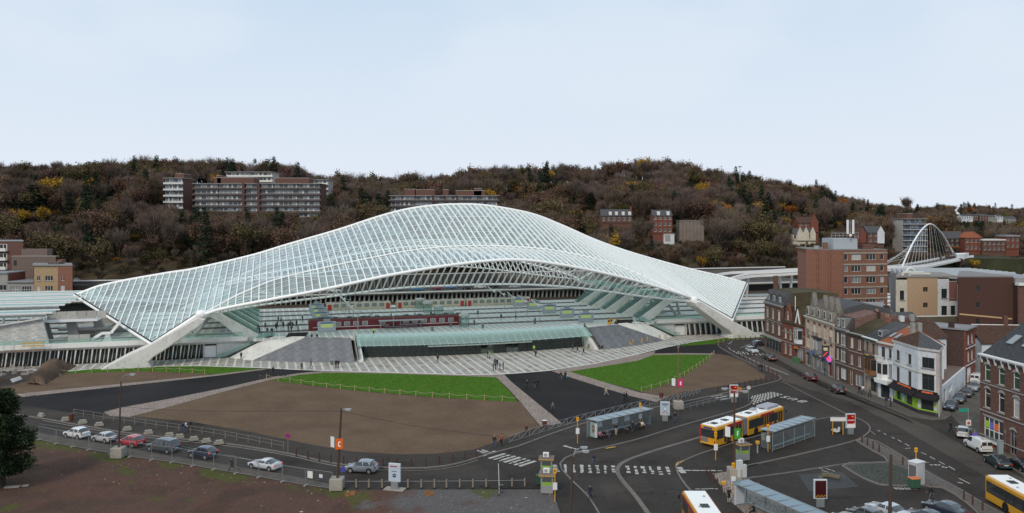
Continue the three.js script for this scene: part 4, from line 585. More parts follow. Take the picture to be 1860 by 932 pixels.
{
  const D = 246, a = P(14,513, D), b = P(61.5,545, D), w = b.x - a.x, t = thing('apartment_building', 'low concrete terrace with wide windows left of the tan flats', 'building', [a.x, 0,-D]);
  facade(t, { x: 0, z: 0 }, { x: w, z: 0 }, a.y, grid([w * 0.28, w * 0.72],[2.5,5.6,8.8], w * 0.36,1.8, { bars: [3,0.45] }), { wall: PLASTER.grey, panes: [PANE_LIGHT, PANE] }); part('body', B(0, w, 0, a.y - 0.05,-9,-0.34), BRICK.orange, t); part('roof', B(-0.2, w + 0.2, a.y, a.y + 0.4,-9.2,0.6), ZINC, t);
  const c = P(-30,497, D), t2 = thing('apartment_building', 'pale terrace end with balcony at the left edge of the picture', 'building', [c.x, 0,-D]), w2 = a.x - c.x - 0.05; facade(t2, { x: 0, z: 0 }, { x: w2, z: 0 }, c.y, grid([w2 * 0.35, w2 * 0.8],[3,6.2,9.4],2.2,1.6), { wall: PLASTER.grey }); part('body', B(0, w2,0, c.y - 0.05,-9,-0.34), BRICK.red, t2); part('roof', B(-0.2, w2, c.y, c.y + 0.3,-9.2,0.4), ZINC, t2); clear.push([0,62, D, 545]);
  const D2 = 262, e = P(32,466, D2), f = P(101,515, D2), t3 = thing('apartment_building', 'blank grey brick building with stepped parapet behind the tan flats', 'building', [e.x, 0,-D2]), w3 = f.x - e.x; facade(t3, { x: -2, z: 0 }, { x: w3, z: 0 }, e.y, grid([1.2],[e.y - 3, e.y - 6.2, e.y - 9.4],1,1.7, { frame: FRAME_DARK }), { wall: BRICK.grey }); part('body', slab([[-2,0.34],[w3 - 0.05,0.34],[w3 - 3.6,6],[-5,6]],0, e.y - 0.05), BRICK.grey, t3); part('upper_storey', B(0, w3 - 4, e.y, e.y + 2.4,-5,-2), BRICK.grey, t3); part('coping', [B(-2.1, w3 + 0.1, e.y, e.y + 0.2,-1.9,0.1)], STONE, t3); part('chimney_stack', B(w3, w3 + 1.6,0, e.y - 1,-3,-0.6), BRICK.orange, t3); clear.push([18,106, D2,520]);
  const D4 = 268, k = P(-20,437, D4), l = P(42,500, D4), t4 = thing('apartment_building', 'red brick flats with white balconies at the far left edge', 'building', [k.x, 0,-D4]), w4 = l.x - k.x; part('wall', slab([[0,0],[w4,0],[w4 - 6.3,10],[-6,10]],0, k.y - 0.3), BRICK.brown, t4); part('roof', slab([[-0.2,-0.2],[w4 + 0.2,-0.2],[w4 - 6.3,10.2],[-6,10.2]], k.y - 0.3, k.y), ZINC, t4); for (let i = 0; i < 4; i++) { const y = k.y - 3.6 - i * 3.1; part('balcony', [B(0, w4 * 0.55, y, y + 0.15,0.01,1.3), B(0, w4 * 0.55, y + 0.15, y + 1.1,1.15,1.3)], M([0.62,0.62,0.6],0.7), t4); const wi = part('window', B(w4 * 0.3, w4 * 0.53, y + 0.2, y + 2.4,0.01,0.06), FRAME_WHITE, t4); part('pane', B(w4 * 0.32, w4 * 0.41, y + 0.3, y + 2.3,0.06,0.09), PANE, wi); part('pane', B(w4 * 0.43, w4 * 0.51, y + 0.3, y + 2.3,0.06,0.09), PANE, wi); } clear.push([0,44, D4,470]);
}

// ---------- trees
function treeGeo(kind, seed) {   // {trunk, crown} with vertex colours; about 12 m tall at scale 1
  const r = mulberry(seed), rr = (a, b) => a + (b - a) * r(), K = { bare: {}, rust: {}, olive: {}, ochre: {}, orange: {}, conifer: {}, poplar: {}, bush: {} }[kind];
  const pal = { bare: [[0.130,0.100,0.083],[0.110,0.085,0.072],[0.155,0.120,0.098]], rust: [[0.118,0.074,0.054],[0.098,0.066,0.050],[0.138,0.084,0.056]], olive: [[0.108,0.088,0.046],[0.092,0.076,0.042],[0.125,0.098,0.048]], ochre: [[0.34,0.20,0.030],[0.25,0.14,0.026],[0.42,0.26,0.036]], orange: [[0.30,0.105,0.022],[0.22,0.080,0.022],[0.34,0.13,0.026]], conifer: [[0.018,0.034,0.020],[0.024,0.042,0.024],[0.013,0.026,0.017]], poplar: [[0.12,0.09,0.07],[0.10,0.075,0.06]], bush: [[0.052,0.058,0.026],[0.080,0.066,0.034],[0.090,0.062,0.036]] }[kind];
  const pos = [], col = [], tri = (a, b, c, cl) => { pos.push(a.x, a.y, a.z, b.x, b.y, b.z, c.x, c.y, c.z); for (let i = 0; i < 3; i++) col.push(...cl); };
  const pick = () => { const c = pal[Math.floor(r() * pal.length)], e = rr(0.85,1.15); return c.map(v => v * e); };
  const leaf = (p, s) => { const a = new V3(rr(-1,1), rr(-1,1), rr(-1,1)).normalize().multiplyScalar(s), b = new V3(rr(-1,1), rr(-1,1), rr(-1,1)).normalize().multiplyScalar(s * 0.8), c = pick(); tri(p, p.clone().add(a), p.clone().add(b), c); tri(p.clone().add(a), p.clone().add(a).add(b), p.clone().add(b), c); };
  const H = 12, bark = [0.060,0.048,0.040], wood = [];
  const limb = (a, b, r0, r1) => { const g = bar(a, b, r0, r1,5); wood.push(g); };
  if (kind === 'conifer') {
    limb(new V3(0,0,0), new V3(0, H * 0.95,0), 0.25,0.03); const wdt = rr(0.20,0.28);
    for (let k = 0; k < 950; k++) { const t = Math.pow(r(), 0.75), y = H * (0.08 + 0.92 * (1 - t) ), ring = (H - y) * wdt * (0.75 + 0.35 * Math.sin(y * 4.2)) + 0.12, an = rr(0,6.283), q = Math.sqrt(rr(0.25,1)) * ring; const p = new V3(Math.cos(an) * q, y - q * 0.28, Math.sin(an) * q); const out = new V3(Math.cos(an), -0.35, Math.sin(an)).multiplyScalar(rr(0.4,0.8)), sd = new V3(-Math.sin(an), rr(-0.2,0.2), Math.cos(an)).multiplyScalar(rr(0.15,0.32)), c = pick(); tri(p, p.clone().add(out).add(sd), p.clone().add(out).sub(sd), c); }
  } else if (kind === 'bush') {
    limb(new V3(0,0,0), new V3(0,1.5,0), 0.12,0.05); for (let k = 0; k < 700; k++) { const d = new V3(rr(-1,1), rr(-0.2,1), rr(-1,1)).normalize(), n = 0.75 + 0.4 * noise(d.x * 3 + 9 + seed, d.y * 3 + d.z * 4 + 9), q = Math.cbrt(rr(0.3,1)) * n; leaf(new V3(d.x * q * 2.6,0.6 + d.y * q * 2.6, d.z * q * 2.6), 0.34); }
  } else {
    const slim = kind === 'poplar', cr = slim ? 1.2 : rr(3.3,4.4), cy = slim ? H * 0.55 : H * 0.60, ch = slim ? H * 0.46 : H * 0.40, tips = [];
    const lean = new V3(rr(-0.5,0.5), 0, rr(-0.5,0.5)); limb(new V3(0,-0.6,0), new V3(lean.x * 0.5, H * 0.34, lean.z * 0.5), 0.28,0.19);
    const grow = (a, dir, len, rad, depth) => { const b = a.clone().addScaledVector(dir, len); limb(a, b, rad, rad * 0.6); tips.push([a, b]); if (depth <= 0) return; const n = depth > 1 ? 3 : 3; for (let i = 0; i < n; i++) { const d = dir.clone().add(new V3(rr(-1,1), rr(slim ? 0.4 : -0.15, slim ? 0.9 : 0.75), rr(-1,1)).multiplyScalar(slim ? 0.35 : 0.85)).normalize(); grow(a.clone().lerp(b, rr(0.55,1)), d, len * rr(0.55,0.78), rad * 0.55, depth - 1); } };
    const top = new V3(lean.x * 0.5, H * 0.3, lean.z * 0.5); for (let i = 0; i < (slim ? 4 : 5); i++) { const an = i * 1.26 + rr(0,0.8); grow(top.clone(), new V3(Math.cos(an) * (slim ? 0.15 : 0.75), 1, Math.sin(an) * (slim ? 0.15 : 0.75)).normalize(), slim ? 3.2 : rr(2.4,3.3), 0.17,2); }
    const bare = kind === 'bare' || slim, n = bare ? 1500 : 1700;
    for (let k = 0; k < n; k++) {
      const seg = tips[Math.floor(Math.pow(r(), 0.6) * tips.length) % tips.length]; let p = seg[0].clone().lerp(seg[1], rr(0.1,1.15));
      const sp = bare ? 0.75 : 0.8; p.add(new V3(rr(-sp, sp), rr(-sp * 0.8, sp), rr(-sp, sp)));
      if (bare) { const d = p.clone().sub(top).normalize().add(new V3(rr(-0.6,0.6), rr(-0.2,0.9), rr(-0.6,0.6))).normalize(), L = rr(0.7,1.5), sd = new V3(rr(-1,1), rr(-1,1), rr(-1,1)).cross(d).normalize().multiplyScalar(rr(0.03,0.075)), e = p.clone().addScaledVector(d, L), c = pick(); tri(p.clone().add(sd), p.clone().sub(sd), e, c); }
      else leaf(p, rr(0.24,0.46));
    }
  }
  const mk = (p, c) => { const g = new THREE.BufferGeometry(); g.setAttribute('position', new THREE.Float32BufferAttribute(p, 3)); g.setAttribute('color', new THREE.Float32BufferAttribute(c, 3)); g.computeVertexNormals(); g.setAttribute('uv', new THREE.Float32BufferAttribute(new Float32Array(p.length / 3 * 2), 2)); g.userData.done = true; return g; };
  const crown = mk(pos, col), w = merge(wood), wc = new Float32Array(w.attributes.position.count * 3); for (let i = 0; i < wc.length; i += 3) { wc[i] = bark[0]; wc[i + 1] = bark[1]; wc[i + 2] = bark[2]; } w.setAttribute('color', new THREE.Float32BufferAttribute(wc, 3)); w.userData.done = true;
  return { trunk: w, crown, all: (() => { const g = mergeGeometries([w, crown]); g.userData.done = true; return g; })() };
}
const LEAF = new THREE.MeshPhysicalMaterial({ vertexColors: true, roughness: 0.95, specularIntensity: 0.12, side: THREE.DoubleSide });
const kinds = ['bare', 'rust', 'olive', 'ochre', 'orange', 'conifer', 'poplar', 'bush'], protos = {};
kinds.forEach((k, i) => { protos[k] = Array.from({ length: { bare: 4, rust: 3, olive: 3, poplar: 1, bush: 2 }[k] ?? 2 }, (_, j) => treeGeo(k, 100 + i * 10 + j)); });
const GROUP_TREES = 'trees on the wooded hillside';
const kindLabel = { bare: 'bare brown leafless tree among many on the wooded hillside', rust: 'rust brown autumn tree among many on the wooded hillside', olive: 'olive brown thinning tree among many on the wooded hillside', ochre: 'yellow ochre autumn tree among the woods on the hillside', orange: 'orange autumn tree among the woods on the hillside', conifer: 'dark green conifer among the woods on the hillside', poplar: 'slim bare poplar on the wooded ridge', bush: 'low dark bush on the hillside bank' };
function plant(kind, at, s, label, group, turn = R(0,6.28), sx = 1) {
  const p = protos[kind][Math.floor(rnd() * protos[kind].length)], t = thing({ conifer: 'conifer_tree', poplar: 'poplar_tree', bush: 'bush' }[kind] ?? 'deciduous_tree', label, kind === 'bush' ? 'bush' : 'tree', at, turn, group);
  t.scale.set(s * sx, s, s * sx); part('trunk', p.trunk, LEAF, t); part('crown', p.crown, LEAF, t); return t;
}
// trees that stand out: bearing, rows of foot and top, kind, label
for (const [px, foot, top, kind, label, sx] of [
  [77,419,362, 'ochre', 'golden birch with pale trunk standing clear on the left slope', 0.62],[35,420,371, 'ochre', 'round ochre tree left of the golden birch', 1.1],[116,422,385, 'olive', 'yellow green young tree right of the golden birch', 0.9],[100,400,377, 'orange', 'small orange tree just right of the golden birch', 0.8],[274,385,332, 'ochre', 'tall yellow tree on the slope left of the white flats', 0.6],
  [548,405,352, 'ochre', 'broad yellow tree in front of the long brown block', 0.95],[573,395,346, 'ochre', 'bright yellow pointed tree at the right end of the long brown block', 0.6],[752,350,326, 'ochre', 'yellow tree above the roof of the right block, left of a pair', 1.0],[773,350,328, 'ochre', 'yellow tree above the roof of the right block, right of a pair', 0.8],[939,366,329, 'orange', 'orange tree on the slope right of the apartment block', 0.9],
  [1276,497,458, 'ochre', 'bright orange yellow tree just above the right end of the station roof', 0.85],[68,330,293, 'orange', 'rust orange tree on the ridge at far left', 1.3],[1122,325,300, 'orange', 'rust orange tree on the ridge right of the roof apex', 1.4],[1100,333,308, 'orange', 'deep orange tree left of the one on the right ridge', 1.2],[1015,335,303, 'ochre', 'ochre tree on the ridge above the roof apex', 1.1],[1160,328,302, 'orange', 'brown orange tree on the ridge before bare crowns', 1.3],
  [60,402,335, 'conifer', 'broad dark blue green conifer on the left slope', 1.9],[30,395,345, 'conifer', 'dark conifer left of the broad blue green one', 1.6],[125,405,348, 'conifer', 'tall dark conifer right of the broad blue green one', 1.1],[200,372,318, 'conifer', 'slender conifer high on the left slope', 0.9],[375,345,303, 'conifer', 'pointed conifer on the ridge above the white flats', 0.8],[360,345,306, 'conifer', 'rounded dark conifer beside the pointed one on the ridge', 1.3],[570,330,311, 'conifer', 'small conifer at the ridge behind the low white flats', 1],[455,320,300, 'conifer', 'conifer behind the stepped white terraced flats', 1.2],
  [1073,392,350, 'conifer', 'wide dark green conifer left of the dormer house', 1.7],[1040,372,352, 'conifer', 'small dark conifer in front of the ridge right of the roof', 1],[1256,345,306, 'conifer', 'tall dark conifer on the right ridge', 1.1],[1460,396,366, 'conifer', 'blue dark conifer above the red brick villa', 1.3],[1192,405,385, 'conifer', 'dark conifer beside the tall red brick house', 1.1],[268,478,440, 'bush', 'large dark green shrub on the bank below the woods', 1.6],[310,474,445, 'bush', 'dark green shrub right of the large one on the bank', 1.6],[1010,300,292, 'bare', 'bare crown breaking the skyline over the roof apex', 1.2],
  [645,333,300, 'poplar', 'slim bare poplar, leftmost of the skyline group', 0.8],[652,334,304, 'poplar', 'slim bare poplar, second of the skyline group', 0.8],[670,334,302, 'poplar', 'slim bare poplar, third of the skyline group', 0.8],[680,335,300, 'poplar', 'slim bare poplar, rightmost of the skyline group', 0.8],[900,320,290, 'poplar', 'bare poplar rising from the central ridge', 0.8],[1648,400,357, 'poplar', 'lone tall poplar on the right skyline', 1.4],[1437,398,366, 'orange', 'orange tree left of the dark blue conifer', 1.1],[1420,392,364, 'ochre', 'ochre tree at the edge of the wood above the villa', 1.0],[1518,420,398, 'ochre', 'yellow tree between the villa and the brick houses', 1.2],[1540,416,398, 'ochre', 'yellow orange tree behind the narrow red house', 1.1],[1735,460,443, 'orange', 'orange bush tree in front of the dark terrace house', 1.3],[1738,396,387, 'orange', 'orange tree left of the houses on the far ridge', 1.4],[240,440,424, 'ochre', 'flat yellow tree low on the left slope', 2.0],[150,490,473, 'ochre', 'yellow shrub tree beside the parked cars on the left', 1.1],[210,480,465, 'orange', 'rusty shrub tree on the left bank', 1.6],[40,455,422, 'orange', 'red orange tree behind the red brick flats', 0.8],[1340,470,425, 'olive', 'large olive brown tree over the right roof slope', 1.3],[1400,480,430, 'olive', 'spreading olive brown tree above the viaduct', 1.2],
]) { const D = hillAt(px, foot), x = (px - MIDX) * D / FOCAL, h = (foot - top) * D / FOCAL; plant(kind, [x, landHeight(x, D), -D], h / 11.6, label, undefined, undefined, sx); const k = h * 0.16 * sx * FOCAL / D; clear.push([px - k, px + k, D - 3, top + (foot - top) * 0.6,1]); }
{
  const all = [];
  for (const under of [false, true]) for (let D = 262, cell = under ? 6.2 : 9.6; D < 1340; D += D < 640 ? cell * 0.9 : 13) { const c = D < 640 ? cell : 12; for (let x = -D * 0.72; x < D * 0.72; x += c) {
    const q = rnd(), xx = x + R(-0.45,0.45) * c, dd = D + R(-0.45,0.45) * c, b = MIDX + FOCAL * xx / dd; if (b < -40 || b > 1900) continue;
    if (dd < footDist(b) + (b > 200 && b < 470 ? 18 : 6) || dd > ridgeDist(b) + 22) continue; if (b > 1500 && dd < 470 && q < 0.45) continue;
    const n = fbm(b * 0.012 + 4, dd * 0.012,4), m = fbm(b * 0.03 + 40, dd * 0.05 + 9,3), y = landHeight(xx, dd);
    let k = q < 0.64 ? 'bare' : q < 0.77 ? 'rust' : q < 0.92 ? 'olive' : q < 0.98 ? 'conifer' : q < 0.993 ? 'ochre' : 'orange'; if (m > 0.60) k = q < 0.4 ? 'rust' : q < 0.8 ? 'olive' : q < 0.86 ? 'ochre' : q < 0.89 ? 'orange' : 'bare'; if (n > 0.62) k = q < 0.75 ? 'bare' : 'rust'; if (n < 0.34 && q < 0.4) k = 'conifer'; if (dd < footDist(b) + 30 && q < 0.35) k = 'bush';
    if (under) k = q < 0.45 ? 'bush' : q < 0.8 ? 'bare' : 'rust'; let s = under ? (k === 'bush' ? R(0.9,1.7) : R(0.45,0.8)) : k === 'bush' ? R(0.8,1.3) : R(1.3,2.15); const topY = h => HORIZON + (CAM_H - (y + h)) * FOCAL / dd; let ok = true;
    for (const [p0, p1, Db, yo, soft] of clear) { const pad = 4 * s * FOCAL / dd; if (b > p0 - pad * 0.55 && b < p1 + pad * 0.55) { if (!soft && Math.abs(dd - Db - 6) < 14) ok = false; if (dd < Db && topY(12 * s) < yo) { const smax = (y - (CAM_H - (yo - HORIZON) * dd / FOCAL)) / -12; if (smax > 0.4) s = smax; else ok = false; } } }
    if (ok) all.push({ k, x: xx, D: dd, y, s, b, show: under ? -1 : s * 12 / dd * (dd < footDist(b) + 60 ? 2 : 1) + (dd > ridgeDist(b) - 20 && dd < ridgeDist(b) + 8 ? 0.03 : 0) });
  } }
  for (let b = 5; b < 1640; b += R(16,34)) { const D = ridgeDist(b) + R(-14,6), x = (b - MIDX) * D / FOCAL; all.push({ k: rnd() < 0.8 ? 'bare' : 'rust', x, D, y: landHeight(x, D), s: R(1.6,2.15), b, show: 1 }); }
  for (let b = 5; b < 1600; b += R(9,17)) { const D = ridgeDist(b) - R(8,34), x = (b - MIDX) * D / FOCAL; all.push({ k: rnd() < 0.7 ? 'bare' : 'olive', x, D, y: landHeight(x, D), s: R(1.4,1.9), b, show: 0.02 }); }
  all.sort((a, b) => b.show - a.show);
  all.slice(0,250).forEach(t => plant(t.k, [t.x, t.y - 0.1,-t.D], t.s, kindLabel[t.k], `${t.k} ${GROUP_TREES}`, R(0,6.28), R(0.72,0.95)));
  const rest = all.slice(250), by = new Map(); rest.forEach(t => { const v = Math.floor(rnd() * protos[t.k].length), key = t.k + v; if (!by.has(key)) by.set(key, [protos[t.k][v],[]]); by.get(key)[1].push(t); });
  const wood = new THREE.Group(); wood.name = 'wood'; wood.userData = { kind: 'stuff', label: 'mass of autumn trees covering the hillside', category: 'wood' }; scene.add(wood);
  const m4 = new THREE.Matrix4(), qn = new THREE.Quaternion(), c = new THREE.Color();
  for (const [key, [p, list]] of by) { const im = new THREE.InstancedMesh(p.all, LEAF, list.length); list.forEach((t, i) => { qn.setFromAxisAngle(UPV, R(0,6.28)); const w = t.s * R(0.72,1.0); m4.compose(new V3(t.x, t.y - 0.1,-t.D), qn, new V3(w, t.s, w)); im.setMatrixAt(i, m4); const e = R(0.65,1.35); im.setColorAt(i, c.setRGB(e, e * R(0.9,1.06), e * R(0.85,1.1))); }); im.name = 'trees'; im.userData.kind = 'stuff'; wood.add(im); }

}
// rough grass bank below the wood on the left, and the tall floodlight mast on the ridge
{ const D = 600, a = P(1344,330, D), t = thing('light_mast', 'lone floodlight mast standing above the ridge line', 'mast', [a.x, 0,-D]); part('pole', bar([0, a.y - 14,0],[0, P(0,303, D).y, 0],0.35,0.2), STEEL, t); part('lamp_ring', new THREE.CylinderGeometry(1.6,1.2,0.5,12).translate(0, P(0,303, D).y, 0), GREY, t); }

// =====================================================================  THE STREET ON THE RIGHT

function rowHouse(o) {   // A, Bp: ends of the street front as [x, distance]; local x along the front, z out to the street
  const A = o.A, Bp = o.B, dx = Bp[0] - A[0], dz = -(Bp[1] - A[1]), w = Math.hypot(dx, dz), turn = Math.atan2(-dz, dx);
  const t = thing(o.name ?? 'row_house', o.label, 'house', [A[0],0.1,-A[1]], turn, o.group ?? 'houses along the street');
  facade(t, { x: 0, z: 0 }, { x: w, z: 0 }, o.h, o.openings(w), { wall: o.wall, frame: o.frame, sill: o.sill ?? STONE, lintel: o.lintel, panes: o.panes ?? [PANE, PANE, CURTAIN], outline: o.outline?.(w) });
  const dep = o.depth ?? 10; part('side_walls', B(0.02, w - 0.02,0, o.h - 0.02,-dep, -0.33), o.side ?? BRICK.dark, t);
  if (o.cornice) part('cornice', [B(-0.05, w + 0.05, o.h, o.h + 0.18,-0.34,0.42), B(0, w, o.h - 0.3, o.h, 0.003,0.24)], o.cornice, t);
  if (o.gutter) part('gutter', B(0, w, o.h + 0.02, o.h + 0.2,0.02,0.5), o.gutter, t);
  for (const [y, m] of o.bands ?? []) part('string_course', B(0, w, y, y + 0.16,0.003,0.1), m ?? STONE, t);
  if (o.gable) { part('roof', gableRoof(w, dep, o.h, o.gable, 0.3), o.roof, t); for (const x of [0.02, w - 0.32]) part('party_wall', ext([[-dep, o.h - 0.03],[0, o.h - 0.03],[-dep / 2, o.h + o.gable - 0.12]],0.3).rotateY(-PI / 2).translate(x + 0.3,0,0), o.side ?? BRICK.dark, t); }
  if (o.mansard) { const [up, back] = o.mansard; part('mansard_roof', ext([[0.1, o.h + 0.18],[-back, o.h + up],[-back, o.h + 0.18]], w).rotateY(-PI / 2).translate(w, 0,0), o.roof, t); part('roof', ext([[-back, o.h + up],[-dep / 2, o.h + up + (o.top ?? 0.8)],[-dep, o.h + up],[-dep, o.h],[-back, o.h]], w - 0.02).rotateY(-PI / 2).translate(w - 0.01,0,0), o.roof2 ?? o.roof, t); }
  for (const [x, y, z, ww, hh, m] of o.chimneys ?? []) { const c = part('chimney', B(x - ww / 2, x + ww / 2, y, y + hh, z - 0.35, z + 0.35), m ?? BRICK.red, t); part('chimney_pot', [-0.25,0.25].map(k => new THREE.CylinderGeometry(0.11,0.14,0.5,8).translate(x + k * ww, y + hh + 0.25, z)), M([0.3,0.2,0.15],0.8), c); }
  t.userData.w = undefined; delete t.userData.w; return Object.assign(t, { frontWidth: w });
}
function dormer(t, x, y, z, w, h, m, style = 'flat', fm = FRAME_WHITE) {
  const d = part('dormer', style === 'gable' ? ext([[x - w / 2, y],[x + w / 2, y],[x + w / 2, y + h],[x, y + h + w * 0.75],[x - w / 2, y + h]],1.6).translate(0,0, z - 1.6) : B(x - w / 2, x + w / 2, y, y + h, z - 1.6, z), m, t);
  const f = part('window', B(x - w / 2 + 0.15, x + w / 2 - 0.15, y + 0.15, y + h - 0.1, z + 0.003, z + 0.05), fm, d); part('pane', B(x - w / 2 + 0.25, x + w / 2 - 0.25, y + 0.25, y + h - 0.2, z + 0.052, z + 0.06), PANE, d);
}
function bay(t, x, y, w, h, d, m, fm, pn = PANE, roofM = ZINC) {   // oriel window standing out of the front
  const q = [[x - w / 2,0],[x - w / 2 + d * 0.6, d],[x + w / 2 - d * 0.6, d],[x + w / 2,0]], b = part('bay_window', [slab(q.map(([a, c]) => [a, -c]), y, y + h * 0.28), slab(q.map(([a, c]) => [a, -c]), y + h * 0.92, y + h), slab(q.map(([a, c]) => [x + (a - x) * 0.93,-c * 0.86]), y + h * 0.28, y + h * 0.92)], m, t);
  part('bay_roof', slab(q.map(([a, c]) => [x + (a - x) * 1.08,-c * 1.15]), y + h, y + h + 0.18), roofM, b);
  for (let i = 0; i < 3; i++) { const a = q[i], c = q[i + 1], L = Math.hypot(c[0] - a[0], c[1] - a[1]), n = Math.max(1, Math.round(L / 0.95)); for (let k = 0; k < n; k++) { const p0 = [a[0] + (c[0] - a[0]) * (k + 0.1) / n, a[1] + (c[1] - a[1]) * (k + 0.1) / n], p1 = [a[0] + (c[0] - a[0]) * (k + 0.9) / n, a[1] + (c[1] - a[1]) * (k + 0.9) / n]; part('pane', beam(new V3(p0[0], y + h * 0.6, p0[1] - 0.02), new V3(p1[0], y + h * 0.6, p1[1] - 0.02), 0.05, h * 0.58), pn, b); part('bay_mullion', [beam(new V3(a[0] + (c[0] - a[0]) * k / n, y + h * 0.28, a[1] + (c[1] - a[1]) * k / n), new V3(a[0] + (c[0] - a[0]) * k / n + 0.001, y + h * 0.92, a[1] + (c[1] - a[1]) * k / n), 0.1,0.1, new V3(1,0,0))], fm, b); } }
  return b;
}
const GREYSTONE = M([0.22,0.22,0.225],0.85, { map: T.stain }), SHOPDARK = M([0.03,0.03,0.032],0.5), BLIND = M([0.25,0.27,0.28],0.7, { map: T.tilerow });
{ // 1: corner house by the station
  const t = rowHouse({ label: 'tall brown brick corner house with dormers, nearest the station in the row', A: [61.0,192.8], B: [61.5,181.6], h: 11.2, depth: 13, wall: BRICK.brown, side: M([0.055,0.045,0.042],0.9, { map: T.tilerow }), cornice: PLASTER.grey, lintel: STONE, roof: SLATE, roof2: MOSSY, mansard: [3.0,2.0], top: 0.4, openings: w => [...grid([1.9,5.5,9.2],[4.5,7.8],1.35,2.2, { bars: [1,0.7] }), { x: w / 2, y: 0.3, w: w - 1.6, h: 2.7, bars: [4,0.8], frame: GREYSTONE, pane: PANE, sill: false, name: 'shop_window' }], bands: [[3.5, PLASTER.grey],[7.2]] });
  for (const x of [1.9,5.5,9.2]) dormer(t, x, 11.6,-0.3,1.5,1.7, SLATE, 'gable'); part('shop_fascia', B(0.3,10.9,3.1,3.6,0.1,0.35), PLASTER.grey, t); part('chimney', [B(0.3,1.1,13,17.5,-3,-2)], BRICK.brown, t); part('white_downpipe', bar([11.25,4,-3],[11.25,13.6,-3],0.1), FRAME_WHITE, t);
}
{ // 2: red brick pair of gables
  const t = rowHouse({ label: 'red brick house with a stepped gable and a white oriel window', A: [61.5,181.4], B: [62.8,171.0], h: 8.3, depth: 9, wall: BRICK.red, lintel: STONE, bands: [[3.5, STONE],[5.7, STONE],[8.0, STONE]], gable: 3.2, roof: MOSSY, outline: w => [[0,0],[w, 0],[w, 8.3],[8.6,8.3],[8.4,9.2],[7.3,11.2],[6.2,9.2],[6.0,8.3],[4.2,8.3],[4.1,9.4],[3.3,11.4],[2.6,12.5],[1.9,11.4],[1.1,9.4],[0.9,8.3],[0,8.3]], openings: w => [...grid([1.5,3.8],[0.9,4.3],1.0,2.0, { arch: true }), { x: 2.6, y: 8.6, w: 0.9, h: 1.6, arch: true }, { x: 8.0, y: 0.3, w: 3.2, h: 2.6, bars: [2,0], name: 'shop_window', frame: SHOPDARK, sill: false }, { x: 6.2, y: 0.3, w: 1, h: 2.4, name: 'door', frame: FRAME_WOOD, sill: false }] });
  bay(t, 8.0,4.1,2.6,3.2,0.9, PLASTER.white, FRAME_WHITE); part('gable_board', ext([[6.1,8.3],[6.5,8.3],[7.3,10.4],[8.1,8.3],[8.5,8.3],[7.3,11.5]],0.14).translate(0,0,0.02), FRAME_WHITE, t); part('shop_sign', B(6.4,8.2,2.9,3.4,0.4,0.55), M([0.5,0.16,0.02],0.6), t); part('flower_stand', [B(7.2,9.6,0,1.2,0.6,1.4)], M([0.08,0.16,0.08],0.9), t);
}
